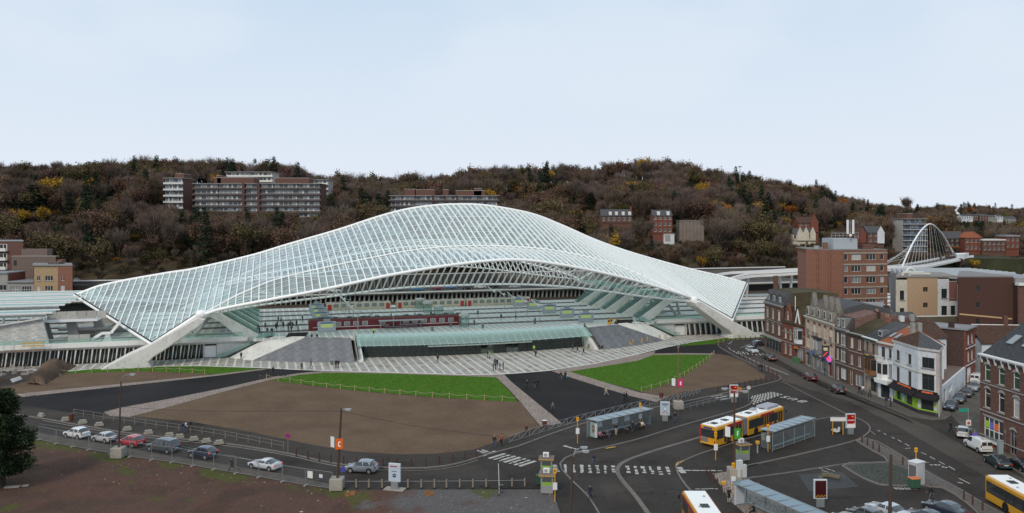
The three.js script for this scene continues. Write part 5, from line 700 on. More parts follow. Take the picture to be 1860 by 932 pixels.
{ // 3: the cream house with the bar
  const t = rowHouse({ label: 'cream rendered house with red window arches, spiked dormers and a neon bar front', A: [62.8,170.8], B: [62.9,155.6], h: 10.4, depth: 11, wall: M([0.58,0.44,0.33],0.85, { map: T.stain }), cornice: PLASTER.cream, lintel: BRICK.red, roof: M([0.20,0.18,0.155],0.9, { map: T.slate }), roof2: SLATE, mansard: [3.2,1.7], top: 1.0, bands: [[3.5, GREYSTONE],[6.6, STONE]], openings: w => [...grid([1.7,5.0,10.6,13.6],[4.0],1.15,2.2, { arch: true, bars: [1,0.65] }), ...grid([1.7,5.0,7.7,10.6,13.6],[7.0],1.15,2.5, { arch: true, bars: [1,0.7] }), { x: 1.9, y: 0.2, w: 2.4, h: 2.7, arch: true, frame: GREYSTONE, sill: false, name: 'arched_opening' }, { x: 5.2, y: 0.1, w: 1.2, h: 2.6, frame: GREYSTONE, sill: false, name: 'door' }, { x: 7.2, y: 0.9, w: 1.1, h: 1.8, frame: GREYSTONE, sill: false }, { x: 10, y: 0.3, w: 2.8, h: 2.5, arch: true, frame: GREYSTONE, sill: false, name: 'arched_opening', pane: GREYSTONE }, { x: 13.4, y: 0.1, w: 2.2, h: 2.8, arch: true, frame: GREYSTONE, pane: M([0.10,0.02,0.02],0.5), sill: false, name: 'door' }] });
  for (const x of [1.7,4.6,7.6,10.6,13.5]) dormer(t, x, 10.8,0.1,1.25,1.9, M([0.24,0.22,0.195],0.9), 'flat');
  for (const x of [1.7,7.6,10.6,13.5]) part('roof_spike', ext([[x - 1.1,12.6],[x + 1.1,12.6],[x + 0.5,14.3],[x, 15.6],[x - 0.5,14.3]],0.9).translate(0,0,-1.7), M([0.26,0.24,0.21],0.95, { map: T.slate }), t);
  part('ground_floor_facing', ext([[0,0],[15.1,0],[15.1,3.5],[0,3.5]],0.12,0,[[[0.7,0.1],[3.1,0.1],[3.1,2.3],[2.7,2.8],[1.9,3],[1.1,2.8],[0.7,2.3]],[[4.5,0.1],[5.9,0.1],[5.9,2.8],[4.5,2.8]],[[6.6,0.9],[7.8,0.9],[7.8,2.7],[6.6,2.7]],[[8.6,0.2],[11.4,0.2],[11.4,2.2],[10.8,2.7],[10,2.9],[9.2,2.7],[8.6,2.2]],[[12.3,0.1],[14.5,0.1],[14.5,2.3],[14.1,2.8],[13.4,3],[12.7,2.8],[12.3,2.3]]]).translate(0,0,0.004), GREYSTONE, t);
  bay(t, 7.7,3.7,2.8,2.9,0.9, GREYSTONE, FRAME_WHITE, PANE_LIGHT); part('balcony', [B(6.1,9.3,6.75,6.95,0.01,1.1), ...Array.from({ length: 14 }, (_, i) => bar([6.2 + i * 0.23,6.95,1.0],[6.2 + i * 0.23,7.9,1.0],0.02,0.02,4)), bar([6.1,7.9,1.0],[9.3,7.9,1.0],0.04)], DARK, t);
  for (const x of [1.7,13.6]) part('window_railing', [bar([x - 0.7,7.9,0.2],[x + 0.7,7.9,0.2],0.03), ...Array.from({ length: 7 }, (_, i) => bar([x - 0.6 + i * 0.2,7.05,0.2],[x - 0.6 + i * 0.2,7.9,0.2],0.018,0.018,4))], DARK, t);
  const sg = part('bar_sign', B(4.2,12.5,2.95,3.75,0.14,0.3), M([0.16,0.18,0.22],0.6), t), st = canvasTex(512,64, (x, w, h) => { x.fillStyle = '#3d4656'; x.fillRect(0,0, w, h); x.fillStyle = '#f4ecc4'; x.font = 'bold 46px sans-serif'; x.fillText('bar PRIVE', 110,49); x.fillStyle = '#5b74c8'; x.fillRect(20,8,40,48); x.fillRect(420,8,46,48); });
  const fc = part('lettering', face(8.2,0.78), M(0xffffff, 0.6, { map: st }), sg); fc.position.set(8.35,3.35,0.305);
  const ns = thing('neon_sign', 'dark projecting bar sign with yellow letters and a red neon stroke', 'sign', fromLocal(t, 12.9,4.9,0.9), t.rotation.y); part('board', B(-0.06,0.06,-1.2,1.2,-0.7,0.7), M([0.06,0.06,0.07],0.5), ns);
  for (const s of [1]) { part('neon_letters', [B(s * 0.065, s * 0.1,0.55,0.75,-0.4,0.4), B(s * 0.065, s * 0.1,0.25,0.42,-0.45,0.35)], M([0.5,0.45,0.25],0.5, { emissive: new THREE.Color(0.5,0.45,0.25), emissiveIntensity: 0.6 }), ns); part('neon_stroke', beam(new V3(0.09,-0.1,-0.35), new V3(0.09,-0.9,0.5), 0.08,0.3, new V3(1,0,0)), M([0.6,0.03,0.05],0.4, { emissive: new THREE.Color(0.75,0.05,0.08), emissiveIntensity: 0.9 }), ns); part('bracket', B(-0.04,0.04,0.9,1.0,-0.9,-0.7), DARK, ns); }
  const n2 = thing('neon_sign', 'round glowing red and blue neon sign over the bar door', 'sign', fromLocal(t, 13.3,3.5,0.35), t.rotation.y); part('neon_disc', new THREE.CylinderGeometry(0.9,0.9,0.16,20).rotateX(PI / 2).scale(1.15,0.55,1), M([0.6,0.03,0.06],0.4, { emissive: new THREE.Color(0.8,0.05,0.1), emissiveIntensity: 0.9 }), n2); part('neon_ring', new THREE.TorusGeometry(0.95,0.09,8,28).scale(1.15,0.58,1), M([0.1,0.1,0.6],0.4, { emissive: new THREE.Color(0.12,0.15,0.8), emissiveIntensity: 0.8 }), n2);
}
function fromLocal(t, x, y, z) { return new V3(x, y, z).applyAxisAngle(UPV, t.rotation.y).add(t.position); }
{
  const t = rowHouse({ label: 'narrow dark brown house with a reddish mansard between cream and brick houses', A: [62.9,155.5], B: [63.3,150.4], h: 10.0, depth: 12, wall: M([0.135,0.088,0.075],0.9, { map: T.brick }), cornice: STONE, roof: M([0.10,0.085,0.085],0.85, { map: T.slate }), roof2: M([0.24,0.145,0.125],0.85, { map: T.slate }), mansard: [2.4,1.4], top: 1.1, bands: [[3.3],[6.6]], openings: w => [{ x: 1.1, y: 4, w: 0.9, h: 2.2 }, { x: 3.3, y: 3.9, w: 2.0, h: 2.4, bars: [2,0.75] }, { x: 1.1, y: 7.1, w: 0.9, h: 2.2 }, { x: 3.3, y: 7.0, w: 2.0, h: 2.4, bars: [2,0.75] }, { x: 1.2, y: 0.1, w: 1.2, h: 2.6, name: 'door', pane: M([0.06,0.02,0.015],0.5), sill: false }, { x: 3.4, y: 0.6, w: 2, h: 2.1, pane: M([0.45,0.5,0.48],0.3), name: 'shop_window', sill: false }], chimneys: [[4.6,12,-6,1.2,1.6, BRICK.dark]] });
  dormer(t, 1.4,10.3,0,1.2,1.7, M([0.2,0.19,0.18],0.8)); dormer(t, 3.4,10.3,0,1.5,1.9, M([0.2,0.19,0.18],0.8));
}
rowHouse({ label: 'plain brown brick house with a mossy roof and a grey shop shutter', A: [63.3,150.3], B: [63.95,145.1], h: 9.8, depth: 11, wall: BRICK.brown, gutter: PLASTER.grey, gable: 2.6, roof: MOSSY, bands: [[3.3],[6.4]], openings: w => [...grid([1.3,3.9],[4.0,7.1],1.0,1.9, { bars: [1,0] }), { x: 1.2, y: 0.1, w: 1.1, h: 2.8, name: 'door', frame: PLASTER.cream, sill: false }, { x: 3.7, y: 0.4, w: 2.4, h: 2.1, name: 'shop_shutter', pane: BLIND, sill: false }], chimneys: [[4.6,11.6,-5,1.3,1.6, BRICK.orange]] });
{
  const t = rowHouse({ label: 'beige house with a brown wooden oriel under an iron balcony', A: [63.95,145.0], B: [64.15,139.9], h: 9.7, depth: 11, wall: PLASTER.beige, side: PLASTER.beige, gutter: FRAME_WHITE, gable: 2.9, roof: M([0.145,0.145,0.15],0.8, { map: T.coarse }), openings: w => [{ x: 1.2, y: 7.3, w: 0.9, h: 1.7, frame: FRAME_WOOD }, { x: 3.4, y: 7.0, w: 1.0, h: 2.0, frame: FRAME_WOOD }, { x: 1.2, y: 0.1, w: 1.2, h: 2.7, name: 'door', frame: FRAME_WOOD, sill: false }, { x: 3.5, y: 0.5, w: 2.2, h: 2.2, name: 'shop_window', frame: SHOPDARK, sill: false }] });
  bay(t, 3.1,3.5,3.2,3.0,0.9, FRAME_WOOD, FRAME_WOOD, PANE, SHOPDARK); part('balcony', [bar([1.5,7.6,0.95],[4.7,7.6,0.95],0.03), ...Array.from({ length: 15 }, (_, i) => bar([1.55 + i * 0.22,6.7,0.95],[1.55 + i * 0.22,7.6,0.95],0.018,0.018,4))], DARK, t); part('flower_box', B(2.9,3.7,6.9,7.15,0.98,1.15), YELLOW, t); dormer(t, 3.6,10.2,-1.2,1.6,1.2, M([0.13,0.14,0.16],0.7));
}
{
  const t = rowHouse({ label: 'white house with a tall bay window below a small balustrade', A: [64.15,139.8], B: [64.95,136.0], h: 9.5, depth: 10, wall: PLASTER.white, side: PLASTER.white, cornice: M([0.6,0.57,0.53],0.8, { map: T.stain }), gable: 2.6, roof: M([0.34,0.12,0.065],0.85, { map: T.tilerow }), openings: w => [{ x: 1.3, y: 7.0, w: 0.95, h: 1.9, frame: FRAME_DARK }, { x: 3.1, y: 7.2, w: 0.75, h: 1.6, frame: FRAME_DARK }, { x: 3.2, y: 3.9, w: 0.8, h: 2.3, frame: FRAME_DARK }, { x: 1.8, y: 0.1, w: 2.4, h: 2.5, frame: SHOPDARK, name: 'shop_window', sill: false }] });
  bay(t, 1.35,3.4,2.3,3.0,0.8, M([0.74,0.74,0.72],0.7), FRAME_WHITE, PANE, FRAME_WHITE); part('balustrade', [B(0.2,2.5,7.2,7.35,0.75,0.95), ...Array.from({ length: 8 }, (_, i) => bar([0.35 + i * 0.28,6.6,0.85],[0.35 + i * 0.28,7.2,0.85],0.06,0.06,6))], FRAME_WHITE, t); part('bay_base', ext([[0.2,2.7],[3.4,2.7],[3.6,3.4],[0,3.4]],0.9).translate(0,0,0.005), M([0.7,0.7,0.68],0.7), t); for (const [a, c] of [[0.9,1.5],[2.3,2.9]]) part('skylight', beam(new V3(a, 10.55,-1.6), new V3(a, 11.2,-2.9), 0.6,0.12), PANE_LIGHT, t);
}
{ // corner shop: three fronts round the corner
  const q = [[64.95,135.9],[65.1,128.0],[66.9,125.2],[69.6,129.2],[68.5,138]], h = 10.2, H0 = q[0], t = thing('corner_house', 'pale blue white corner building with a black awning and green shop front', 'house', [H0[0],0.1,-H0[1]],0, 'houses along the street'), L = q.map(([x, d]) => ({ x: x - H0[0], z: -(d - H0[1]) }));
  const wl = PLASTER.white, win = (x, y, w, hh, o = {}) => ({ x, y, w, h: hh, frame: FRAME_DARK, bars: [1,0], ...o });
  const w1 = Math.hypot(L[1].x - L[0].x, L[1].z - L[0].z), w2 = Math.hypot(L[2].x - L[1].x, L[2].z - L[1].z);
  facade(t, L[0], L[1], h, [win(1.5,7.3,1.1,1.7), win(5.3,7.3,1.1,1.7, { pane: M([0.03,0.06,0.04],0.1) }), win(1.5,3.7,1.1,2.5), win(5.3,3.7,1.1,2.5)], { wall: wl, sill: STONE });
  facade(t, L[1], L[2], h, [win(w2 / 2,7.4,2.0,1.7), win(w2 / 2,3.9,2.0,2.6, { bars: [1,0.75] })], { wall: wl, sill: STONE });
  facade(t, L[2], L[3], h, [win(2.2,7.3,1,1.7), win(2.2,3.8,1,2.2)], { wall: M([0.55,0.46,0.42],0.85, { map: T.stain }) });
  const inset = q.map(([x, d]) => [x - H0[0] , d - H0[1]]), ctr = [2.0,-4]; part('core', slab(inset.map(([x, d]) => [x + (ctr[0] - x) * 0.09, d + (ctr[1] - d) * 0.09]), 0.05, h - 0.05), BRICK.dark, t);
  const out = k => inset.map(([x, d]) => [x + (ctr[0] - x) * k, d + (ctr[1] - d) * k]); part('cornice', slab(out(-0.07), h, h + 0.35), M([0.58,0.55,0.52],0.8, { map: T.stain }), t);
  const pk = new V3(2.2, h + 2.4,4.4), rp = out(-0.05).map(([x, d]) => new V3(x, h + 0.35,-d)); for (let i = 0; i < 5; i++) { const g = new THREE.BufferGeometry().setFromPoints([rp[i], rp[(i + 1) % 5], pk]); g.computeVertexNormals(); part('roof_slope', g, i === 0 ? TILE_BROWN : SLATE, t); }
  part('string_course', [beam(new V3(L[0].x, 6.55, L[0].z).add(new V3(-0.04,0,0)), new V3(L[1].x - 0.04,6.55, L[1].z), 0.12,0.16), beam(new V3(L[1].x, 6.55, L[1].z), new V3(L[2].x, 6.55, L[2].z), 0.2,0.16)], PLASTER.cream, t); part('chimney', [B(1.6,2.2, h + 1, h + 3.6,2.4,3.1)], PLASTER.grey, t); part('chimney', [B(2.6,3.2, h + 1, h + 3.6,2.6,3.3)], PLASTER.grey, t);
  // shop front, awning, lettering
  const GRN = M([0.26,0.46,0.03],0.55); for (const [a, b, nm] of [[L[0], L[1],0],[L[1], L[2],1]]) {
    const A = new V3(a.x, 0, a.z), Z = new V3(b.x, 0, b.z), d = Z.clone().sub(A), len = d.length(), tr = Math.atan2(-d.z, d.x), n = new V3(0,0,1).applyAxisAngle(UPV, tr); const put = (nn, g, m, off = 0) => { const p = part(nn, g, m, t); p.position.copy(A).addScaledVector(n, 0.02 + off); p.rotation.y = tr; return p; };
    const gaps = nm ? [[0.6,2.6]] : [[1.4,2.6],[4.6,6.3]]; put('shop_front', ext([[0,0.6],[len, 0.6],[len, 2.9],[0,2.9]],0.08,0, gaps.map(([p, q2]) => [[p, 0.8],[q2,0.8],[q2,2.8],[p, 2.8]])), GRN); gaps.forEach(([p, q2]) => put('shop_pane', B(p, q2,0.8,2.8,0,0.03), PANE)); put('shop_base', B(0, len, 0,0.6,0,0.1), M([0.045,0.04,0.05],0.7));
    put('awning', ext([[0.05,2.85],[1.1,2.55],[1.1,2.75],[0.05,3.5]], len + (nm ? 0.2 : 0)).rotateY(-PI / 2).translate(len + (nm ? 0.2 : 0), 0,0), M([0.022,0.020,0.022],0.8)); const sb = put('name_board', B(0.1, len - 0.05,3.35,3.8,0.05,0.2), BLACK);
    const lt = canvasTex(1024,80, (x, w, hh) => { x.fillStyle = '#100a08'; x.fillRect(0,0, w, hh); x.fillStyle = '#ff7a3c'; x.font = 'bold 62px sans-serif'; x.textAlign = 'center'; x.fillText('CHEZ MADAME FITA', w / 2,62,960); }); const f2 = part('lettering', face(len - 0.2,0.42), M(0xffffff, 0.6, { map: lt, emissiveMap: lt, emissive: new THREE.Color(0.45,0.45,0.45) }), sb); f2.position.set(len / 2,3.575,0.205);
    if (!nm) { const bt = canvasTex(64,64, x => { x.fillStyle = '#1e8fd0'; x.fillRect(0,0,64,64); x.fillStyle = '#fff'; x.font = 'bold 44px sans-serif'; x.fillText('K|', 10,48); }); const f3 = put('poster', face(1.0,0.9), M(0xffffff, 0.6, { map: bt }), 0.1); f3.position.add(new V3(3.5,2.2,0).applyAxisAngle(UPV, tr)); const f4 = put('notice', face(0.6,0.9), M([0.6,0.6,0.6],0.7), 0.1); f4.position.add(new V3(3.6,1.3,0).applyAxisAngle(UPV, tr)); const f5 = put('notice', face(0.5,0.9), M([0.6,0.58,0.55],0.7), 0.1); f5.position.add(new V3(0.7,1.6,0).applyAxisAngle(UPV, tr)); }
    else { for (const [x, y] of [[0.3,1.9],[0.3,1.2],[2.95,2.2],[2.95,1.2]]) { const f6 = put('notice', face(0.45,0.6), M([0.5,0.48,0.5],0.7), 0.1); f6.position.add(new V3(x, y, 0).applyAxisAngle(UPV, tr)); } }
  }
}
{ // side street
  const mk = (A, Bp, o) => rowHouse({ A, B: Bp, group: 'buildings along the side street', ...o });
  mk([70.6,131.2],[85,149.6], { name: 'garage_row', label: 'low white garage with flat dark roof in the side street', h: 3.4, depth: 7, wall: PLASTER.white, side: BRICK.grey, openings: w => [{ x: 3, y: 0.2, w: 2.4, h: 2.5, name: 'garage_door', pane: BLIND, sill: false }, { x: 8, y: 1.4, w: 3.4, h: 1.2, sill: false, pane: PANE_LIGHT }] });
  const S2 = mk([85.2,149.9],[90.2,155.4], { label: 'narrow red and white brick house behind the side street garage', h: 10.2, depth: 13, wall: BRICK.red, side: M([0.115,0.075,0.068],0.9, { map: T.brick }), bands: [[3.4, PLASTER.white],[6.6, PLASTER.white]], frame: FRAME_WHITE, openings: w => [...grid([2.2,5],[4.1,7.3],1.3,1.9), { x: 2.6, y: 0.1, w: 3, h: 2.8, name: 'garage_door', pane: PLASTER.white, sill: false }] }); part('roof', B(-0.3,7.5,10.2,10.45,-13.2,0.4), ZINC, S2); for (const z of [-3,-7,-10]) part('chimney', B(0.2,1.0,10.4,11.6, z, z + 0.9), BRICK.dark, S2);
  // flat dark roof of the garage
  const g = thing('rear_roof', 'broad mossy brown roof between the corner building and the brick walls', 'building', [84,0,-163],0.12); part('walls', B(-4,11,0,7.6,-9,0), BRICK.dark, g); part('roof', gableRoof(15.4,9,7.6,3.2).translate(-4.2,0,0), MOSSY, g); part('ridge_flashing', B(-4,11,10.72,10.86,-4.7,-4.3), FRAME_WHITE, g);
  const g2 = thing('rear_roof', 'brown tiled roof with white ridge flashing right of the mossy roof', 'building', [93,0,-158],-0.1); part('walls', B(0,10,0,6.9,-9,0), PLASTER.white, g2); part('roof', gableRoof(10.4,9,6.9,2.9).translate(-0.2,0,0), TILE_BROWN, g2); part('ridge_flashing', B(0,10,9.72,9.85,-4.7,-4.3), FRAME_WHITE, g2); part('window', B(3.5,5,4.2,5.8,0.01,0.06), FRAME_DARK, g2); part('chimney', B(6.2,7,9,11.6,-5,-4.2), BRICK.brown, g2);
  const g3 = thing('rear_roof', 'white plastered gable and brown roof just behind the white corner house', 'building', [72.5,0,-146],0.2); part('walls', B(0,8,0,9.6,-8,0), PLASTER.white, g3); part('roof', gableRoof(8.4,8,9.6,2.6).translate(-0.2,0,0), TILE_BROWN, g3); part('chimney', B(1.2,2.0,11,13,-4.2,-3.6), PLASTER.white, g3); part('chimney', B(3.4,4.2,11,13.2,-4.2,-3.6), PLASTER.grey, g3);
  const g4 = thing('rear_roof', 'dark slate rear roofs behind the brown brick row houses', 'building', [74.8,0,-163],0.05); part('walls', B(0,10,0,9.2,-11,0), BRICK.dark, g4); part('roof', gableRoof(10.4,11,9.2,2.4).translate(-0.2,0,0), SLATE, g4); part('chimney', B(4,5,10,13,-5.6,-4.8), BRICK.dark, g4);
  const g5 = thing('rear_roof', 'lean-to dark brick annex with grey roof behind the cream house', 'building', [75,0,-176],0.05); part('walls', B(0,9,0,10.5,-9,0), BRICK.dark, g5); part('roof', gableRoof(9.4,9,10.5,2.0).translate(-0.2,0,0), ZINC, g5);
}
{ // brick corner house at the right edge of the picture
  const t = rowHouse({ label: 'large brown brick corner house with arched windows and slate roof at right', A: [65.3,111.3], B: [66.6,92], h: 12.2, depth: 13, wall: BRICK.brown, lintel: PLASTER.grey, sill: PLASTER.grey, cornice: FRAME_WHITE, gable: 4.6, roof: M([0.075,0.078,0.085],0.75, { map: T.slate }), bands: [[4.5, PLASTER.grey],[8.3, PLASTER.grey],[1.1, PLASTER.grey]], openings: w => { const o = []; for (let x = 1.5; x < w - 0.8; x += 2.85) o.push({ x, y: 8.8, w: 1.2, h: 2.3, arch: true, bars: [0,0.66], pane: M([0.03,0.075,0.055],0.1) }, { x, y: 5.1, w: 1.2, h: 2.7, arch: true, bars: [0,0.72] }); o.push({ x: 2.7, y: 0.8, w: 3.9, h: 3.1, bars: [3,0.45], name: 'shop_window', sill: false, fw: 0.12, pane: M([0.05,0.055,0.05],0.15) }, { x: 6.6, y: 0.1, w: 1.2, h: 3.3, arch: true, name: 'door', sill: false, frame: PLASTER.grey }, { x: 9.8, y: 0.6, w: 1.6, h: 3, sill: false, frame: PLASTER.grey }, { x: 13, y: 0.6, w: 1.6, h: 3, sill: false, frame: PLASTER.grey }); return o; } });
  for (let x = 0.6; x < 19; x += 1.4) part('cornice_bracket', ext([[0,11.2],[0.16,11.2],[0.4,12.2],[0,12.2]],0.18).rotateY(-PI / 2).translate(x, 0,0.01), FRAME_WHITE, t);
  for (const x of [2.6,5.6,8.6]) { part('skylight', beam(new V3(x, 14.05,-2.3), new V3(x, 15.15,-3.8), 1.2,0.16), PANE_LIGHT, t); }
  for (const [x, c] of [[1.35,[0.30,0.55,0.04]],[2.3,[0.16,0.14,0.50]],[3.25,[0.75,0.16,0.02]]]) part('coloured_panel', B(x - 0.4, x + 0.4,2.4,3.3,-0.1,-0.08), M(c, 0.5), t); part('shop_sill', B(0.6,4.8,0.5,0.8,0,0.15), FRAME_WHITE, t);
  const sg = thing('street_sign', 'small green street sign on a post at the side street corner', 'sign', [63.8,0.1,-111.6]); part('post', bar([0,0,0],[0,4.6,0],0.05), STEEL, sg); part('plate', B(-1.3,0.1,4.1,4.55,-0.03,0.03), M([0.02,0.32,0.22],0.5), sg); part('badge', B(-0.35,0.35,2.2,3.0,0.03,0.08), M([0.7,0.68,0.66],0.5), sg); part('badge_mark', new THREE.CylinderGeometry(0.2,0.2,0.02,14).rotateX(PI / 2).translate(0,2.55,0.095), M([0.45,0.08,0.03],0.5), sg);
  const cb = thing('street_cabinet', 'grey blue street cabinet against the brick corner house', 'cabinet', [64.6,0.11,-105.6]); part('body', RB(0.6,1.7,0.5,0.03,0,0.85,0), M([0.26,0.32,0.36],0.6), cb); part('cap', B(-0.34,0.34,1.7,1.78,-0.3,0.3), GREY, cb); part('door', B(-0.305,-0.3,0.15,1.6,-0.2,0.2), GREY, cb);
  const sp = thing('parking_sign', 'purple and white small shop sign on a pole by the white van', 'sign', [62.9,0.11,-108.5]); part('post', bar([0,0,0],[0,2.4,0],0.04), STEEL, sp); part('plate', B(-0.4,0.4,1.5,1.95,0.02,0.06), M([0.13,0.08,0.42],0.5), sp); part('lower_plate', B(-0.4,0.4,1.05,1.48,0.02,0.06), M([0.7,0.7,0.7],0.5), sp);
}
{ // brick tower
  const pA = [81.4,221], pB = [88.1,213], pC = [101.6,216], H = 22.9, t = thing('apartment_tower', 'orange red brick apartment tower behind the row of houses', 'building', [pA[0],0,-pA[1]]), L = [pA, pB, pC].map(([x, d]) => ({ x: x - pA[0], z: -(d - pA[1]) }));
  facade(t, L[0], L[1], H, [], { wall: BRICK.orange }); const w = Math.hypot(L[2].x - L[1].x, L[2].z - L[1].z), ops = []; for (let f = 0; f < 6; f++) { const y = H - 2.6 - f * 3.05; ops.push({ x: 1.2, y, w: 1.1, h: 1.55, bars: [0,0] }, { x: 4.3, y, w: 2.9, h: 1.55, bars: [2,0] }, { x: 8.8, y, w: 2.9, h: 1.55, bars: [2,0] }, { x: 12.2, y, w: 1.1, h: 1.55, bars: [0,0] }); }
  const fa = facade(t, L[1], L[2], H, ops, { wall: BRICK.orange, frame: M([0.6,0.6,0.58],0.6), panes: [PANE, CURTAIN, PANE, PANE, PANE_LIGHT] }); for (let f = 0; f < 6; f++) fa.put('concrete_band', B(0.4, w, H - 0.9 - f * 3.05, H - 0.5 - f * 3.05,0.004,0.12), PLASTER.beige, t, [0,0,0]);
  const e = [L[0], L[1], L[2]].map(p => [p.x, -p.z]); part('body', slab([[e[0][0] + 0.5, e[0][1] + 0.3],[e[1][0] + 0.05, e[1][1] + 0.55],[e[2][0] - 0.3, e[2][1] + 0.4],[e[2][0] - 1.2, e[2][1] + 14],[e[0][0] + 2, e[0][1] + 12]],0, H - 0.05), BRICK.orange, t); part('roof', slab([[e[0][0], e[0][1]],[e[1][0], e[1][1] - 0.05],[e[2][0], e[2][1]],[e[2][0] - 1, e[2][1] + 14.2],[e[0][0] + 1.6, e[0][1] + 12.2]], H, H + 0.25), M([0.2,0.18,0.17],0.9), t);
  for (const k of [0.33,0.66]) part('pilaster', bar([L[0].x + (L[1].x - L[0].x) * k, 0, L[0].z + (L[1].z - L[0].z) * k],[L[0].x + (L[1].x - L[0].x) * k, H, L[0].z + (L[1].z - L[0].z) * k],0.35,0.35,6), BRICK.orange, t);
  part('plant_room', B(6,12.5, H + 0.25, H + 3.1,-4,4), M([0.36,0.40,0.44],0.6), t); part('plant_room_rail', [...Array.from({ length: 8 }, (_, i) => bar([5.4 + i * 1.05, H + 3.1,4.2],[5.4 + i * 1.05, H + 4.6,4.2],0.05,0.05,5)), bar([5.4, H + 4.6,4.2],[12.8, H + 4.6,4.2],0.06), bar([5.4, H + 3.9,4.2],[12.8, H + 3.9,4.2],0.05)], STEEL, t);
  const an = thing('antenna', 'tall white panel antenna on the brick tower roof', 'antenna', [91.5, H + 3,-216]); part('mast', bar([0,0,0],[0,5.2,0],0.08), STEEL, an); for (const x of [-0.75,0.75]) part('panel', B(x - 0.28, x + 0.28,1.4,5.2,0.1,0.3), FRAME_WHITE, an); part('dish', new THREE.SphereGeometry(0.4,12,8).scale(1,1,0.4).translate(0,1,0.3), FRAME_WHITE, an);
  part('chimney', B(4.2,5.3, H, H + 2.0,1,2), BRICK.orange, t); part('rooftop_hut', B(14,17, H, H + 1.6,1,4), BRICK.brown, t); part('rooftop_vent', new THREE.CylinderGeometry(0.8,0.8,1.0,12).translate(2.2, H + 0.6,2), GREY, t);
}
{ // tall party walls
  const D = 178, X = px => (px - MIDX) * D / FOCAL, t = thing('party_wall_building', 'pale building with a diagonal tile patterned side wall behind the roofs', 'building', [X(1628), 0,-D]), x = px => X(px) - X(1628), H = 18.2;
  facade(t, { x: 0, z: 0 }, { x: x(1648), z: 0 }, H - 0.5, grid([1.3],[5.6,9.3,13.2],0.95,2.1, { frame: FRAME_DARK }), { wall: PLASTER.cream, sill: STONE });
  facade(t, { x: x(1648) + 0.01, z: 0.05 }, { x: x(1703), z: 0.05 }, H, grid([x(1681) - x(1648)],[8.1,11.5,15],1.1,1.1, { frame: BRICK.tan }), { wall: M([0.47,0.33,0.22],0.9, { map: T.diag }) }); part('dark_base', B(x(1648) + 0.02, x(1703) - 0.02,0,9.4,0.055,0.12), BRICK.dark, t);
  facade(t, { x: x(1703) + 0.01, z: 0 }, { x: x(1724), z: 0 }, H - 0.3, grid([1.5],[6.1,9.8,13.6],1.25,2.1, { frame: FRAME_DARK }), { wall: PLASTER.white, sill: STONE }); facade(t, { x: x(1724) + 0.01, z: -0.4 }, { x: x(1740), z: -0.4 }, H - 0.8, grid([1.1],[6.2,9.8,13.6],1.0,2.1, { frame: FRAME_DARK }), { wall: PLASTER.white, sill: STONE }); part('brick_storey', B(x(1724) + 0.02, x(1740), 13.0, H - 0.9,-0.38,-0.34), M([0.2,0.1,0.09],0.9), t);
  const pl = (k, e) => slab([[k, 0.8 + e],[x(1740) - 0.1,0.8 + e],[x(1740) + 4,14],[x(1628) + 7.5 + k, 14]],0,1); part('body', pl(0.1,0).scale(1, H - 0.6,1), BRICK.dark, t); part('roof', pl(-0.2,-1).scale(1,0.3,1).translate(0, H, 0), M([0.24,0.22,0.2],0.9), t);
  for (const [a, b, y] of [[1652,1690,0.9],[1664,1702,0.6]]) part('roof_duct', [bar([x(a), H + y, -3],[x(b), H + y, -3],0.3,0.3,10), bar([x(a), H, -3],[x(a), H + y, -3],0.3,0.3,10)], M([0.55,0.54,0.5],0.5), t); part('duct_bend', new THREE.TorusGeometry(0.9,0.28,8,14, PI).translate(x(1670), H + 0.9,-4), M([0.6,0.6,0.58],0.45), t); part('roof_railing', Array.from({ length: 14 }, (_, i) => bar([x(1650) + i * 0.55, H + 0.3,-1],[x(1650) + i * 0.55, H + 1.3,-1],0.03,0.03,4)), STEEL, t);
  const D2 = 165, X2 = px => (px - MIDX) * D2 / FOCAL, t2 = thing('party_wall_building', 'tall windowless dark brick wall hung with tile rows at right', 'building', [X2(1741), 0,-D2]), x2 = px => X2(px) - X2(1741), H2 = 19.2; facade(t2, { x: 0, z: 0 }, { x: x2(1841), z: 0 }, H2, grid([x2(1776)],[9.6,13.0,16.4],0.8,1.0, { frame: FRAME_DARK, bars: [0,0] }), { wall: M([0.105,0.055,0.046],0.9, { map: T.tilerow }) }); const p2 = k => slab([[0.1 - k, 0.35 - k],[x2(1841) - 0.1,0.35 - k],[x2(1841), 16],[9.2,16]],0,1); part('body', p2(0).scale(1, H2 - 0.1,1), BRICK.dark, t2); part('roof', p2(0.4).scale(1,0.3,1).translate(0, H2,0), M([0.22,0.21,0.21],0.9), t2); part('tan_flashing', beam(new V3(0.2,11.6,0.05), new V3(x2(1838), 10.6,0.05), 0.1,0.3), M([0.5,0.34,0.18],0.8), t2);
  const t3 = thing('party_wall_building', 'brown brick house end with arched windows at the right picture edge', 'building', [X2(1841) + 0.05,0,-D2 + 1.5]); facade(t3, { x: 0, z: 0 }, { x: 8, z: 0 }, 17.6, grid([2.2,5],[6,9.6,13.4],0.9,2.3, { frame: FRAME_DARK, arch: true }), { wall: BRICK.brown, sill: STONE, lintel: STONE }); part('body', B(0.1,8,0,17.5,-14,-0.33), BRICK.dark, t3); part('cornice', B(-0.1,8.2,17.6,18.1,-1,0.4), FRAME_WHITE, t3); part('roof', B(0,8,18.1,19.1,-14,-1), ZINC, t3);
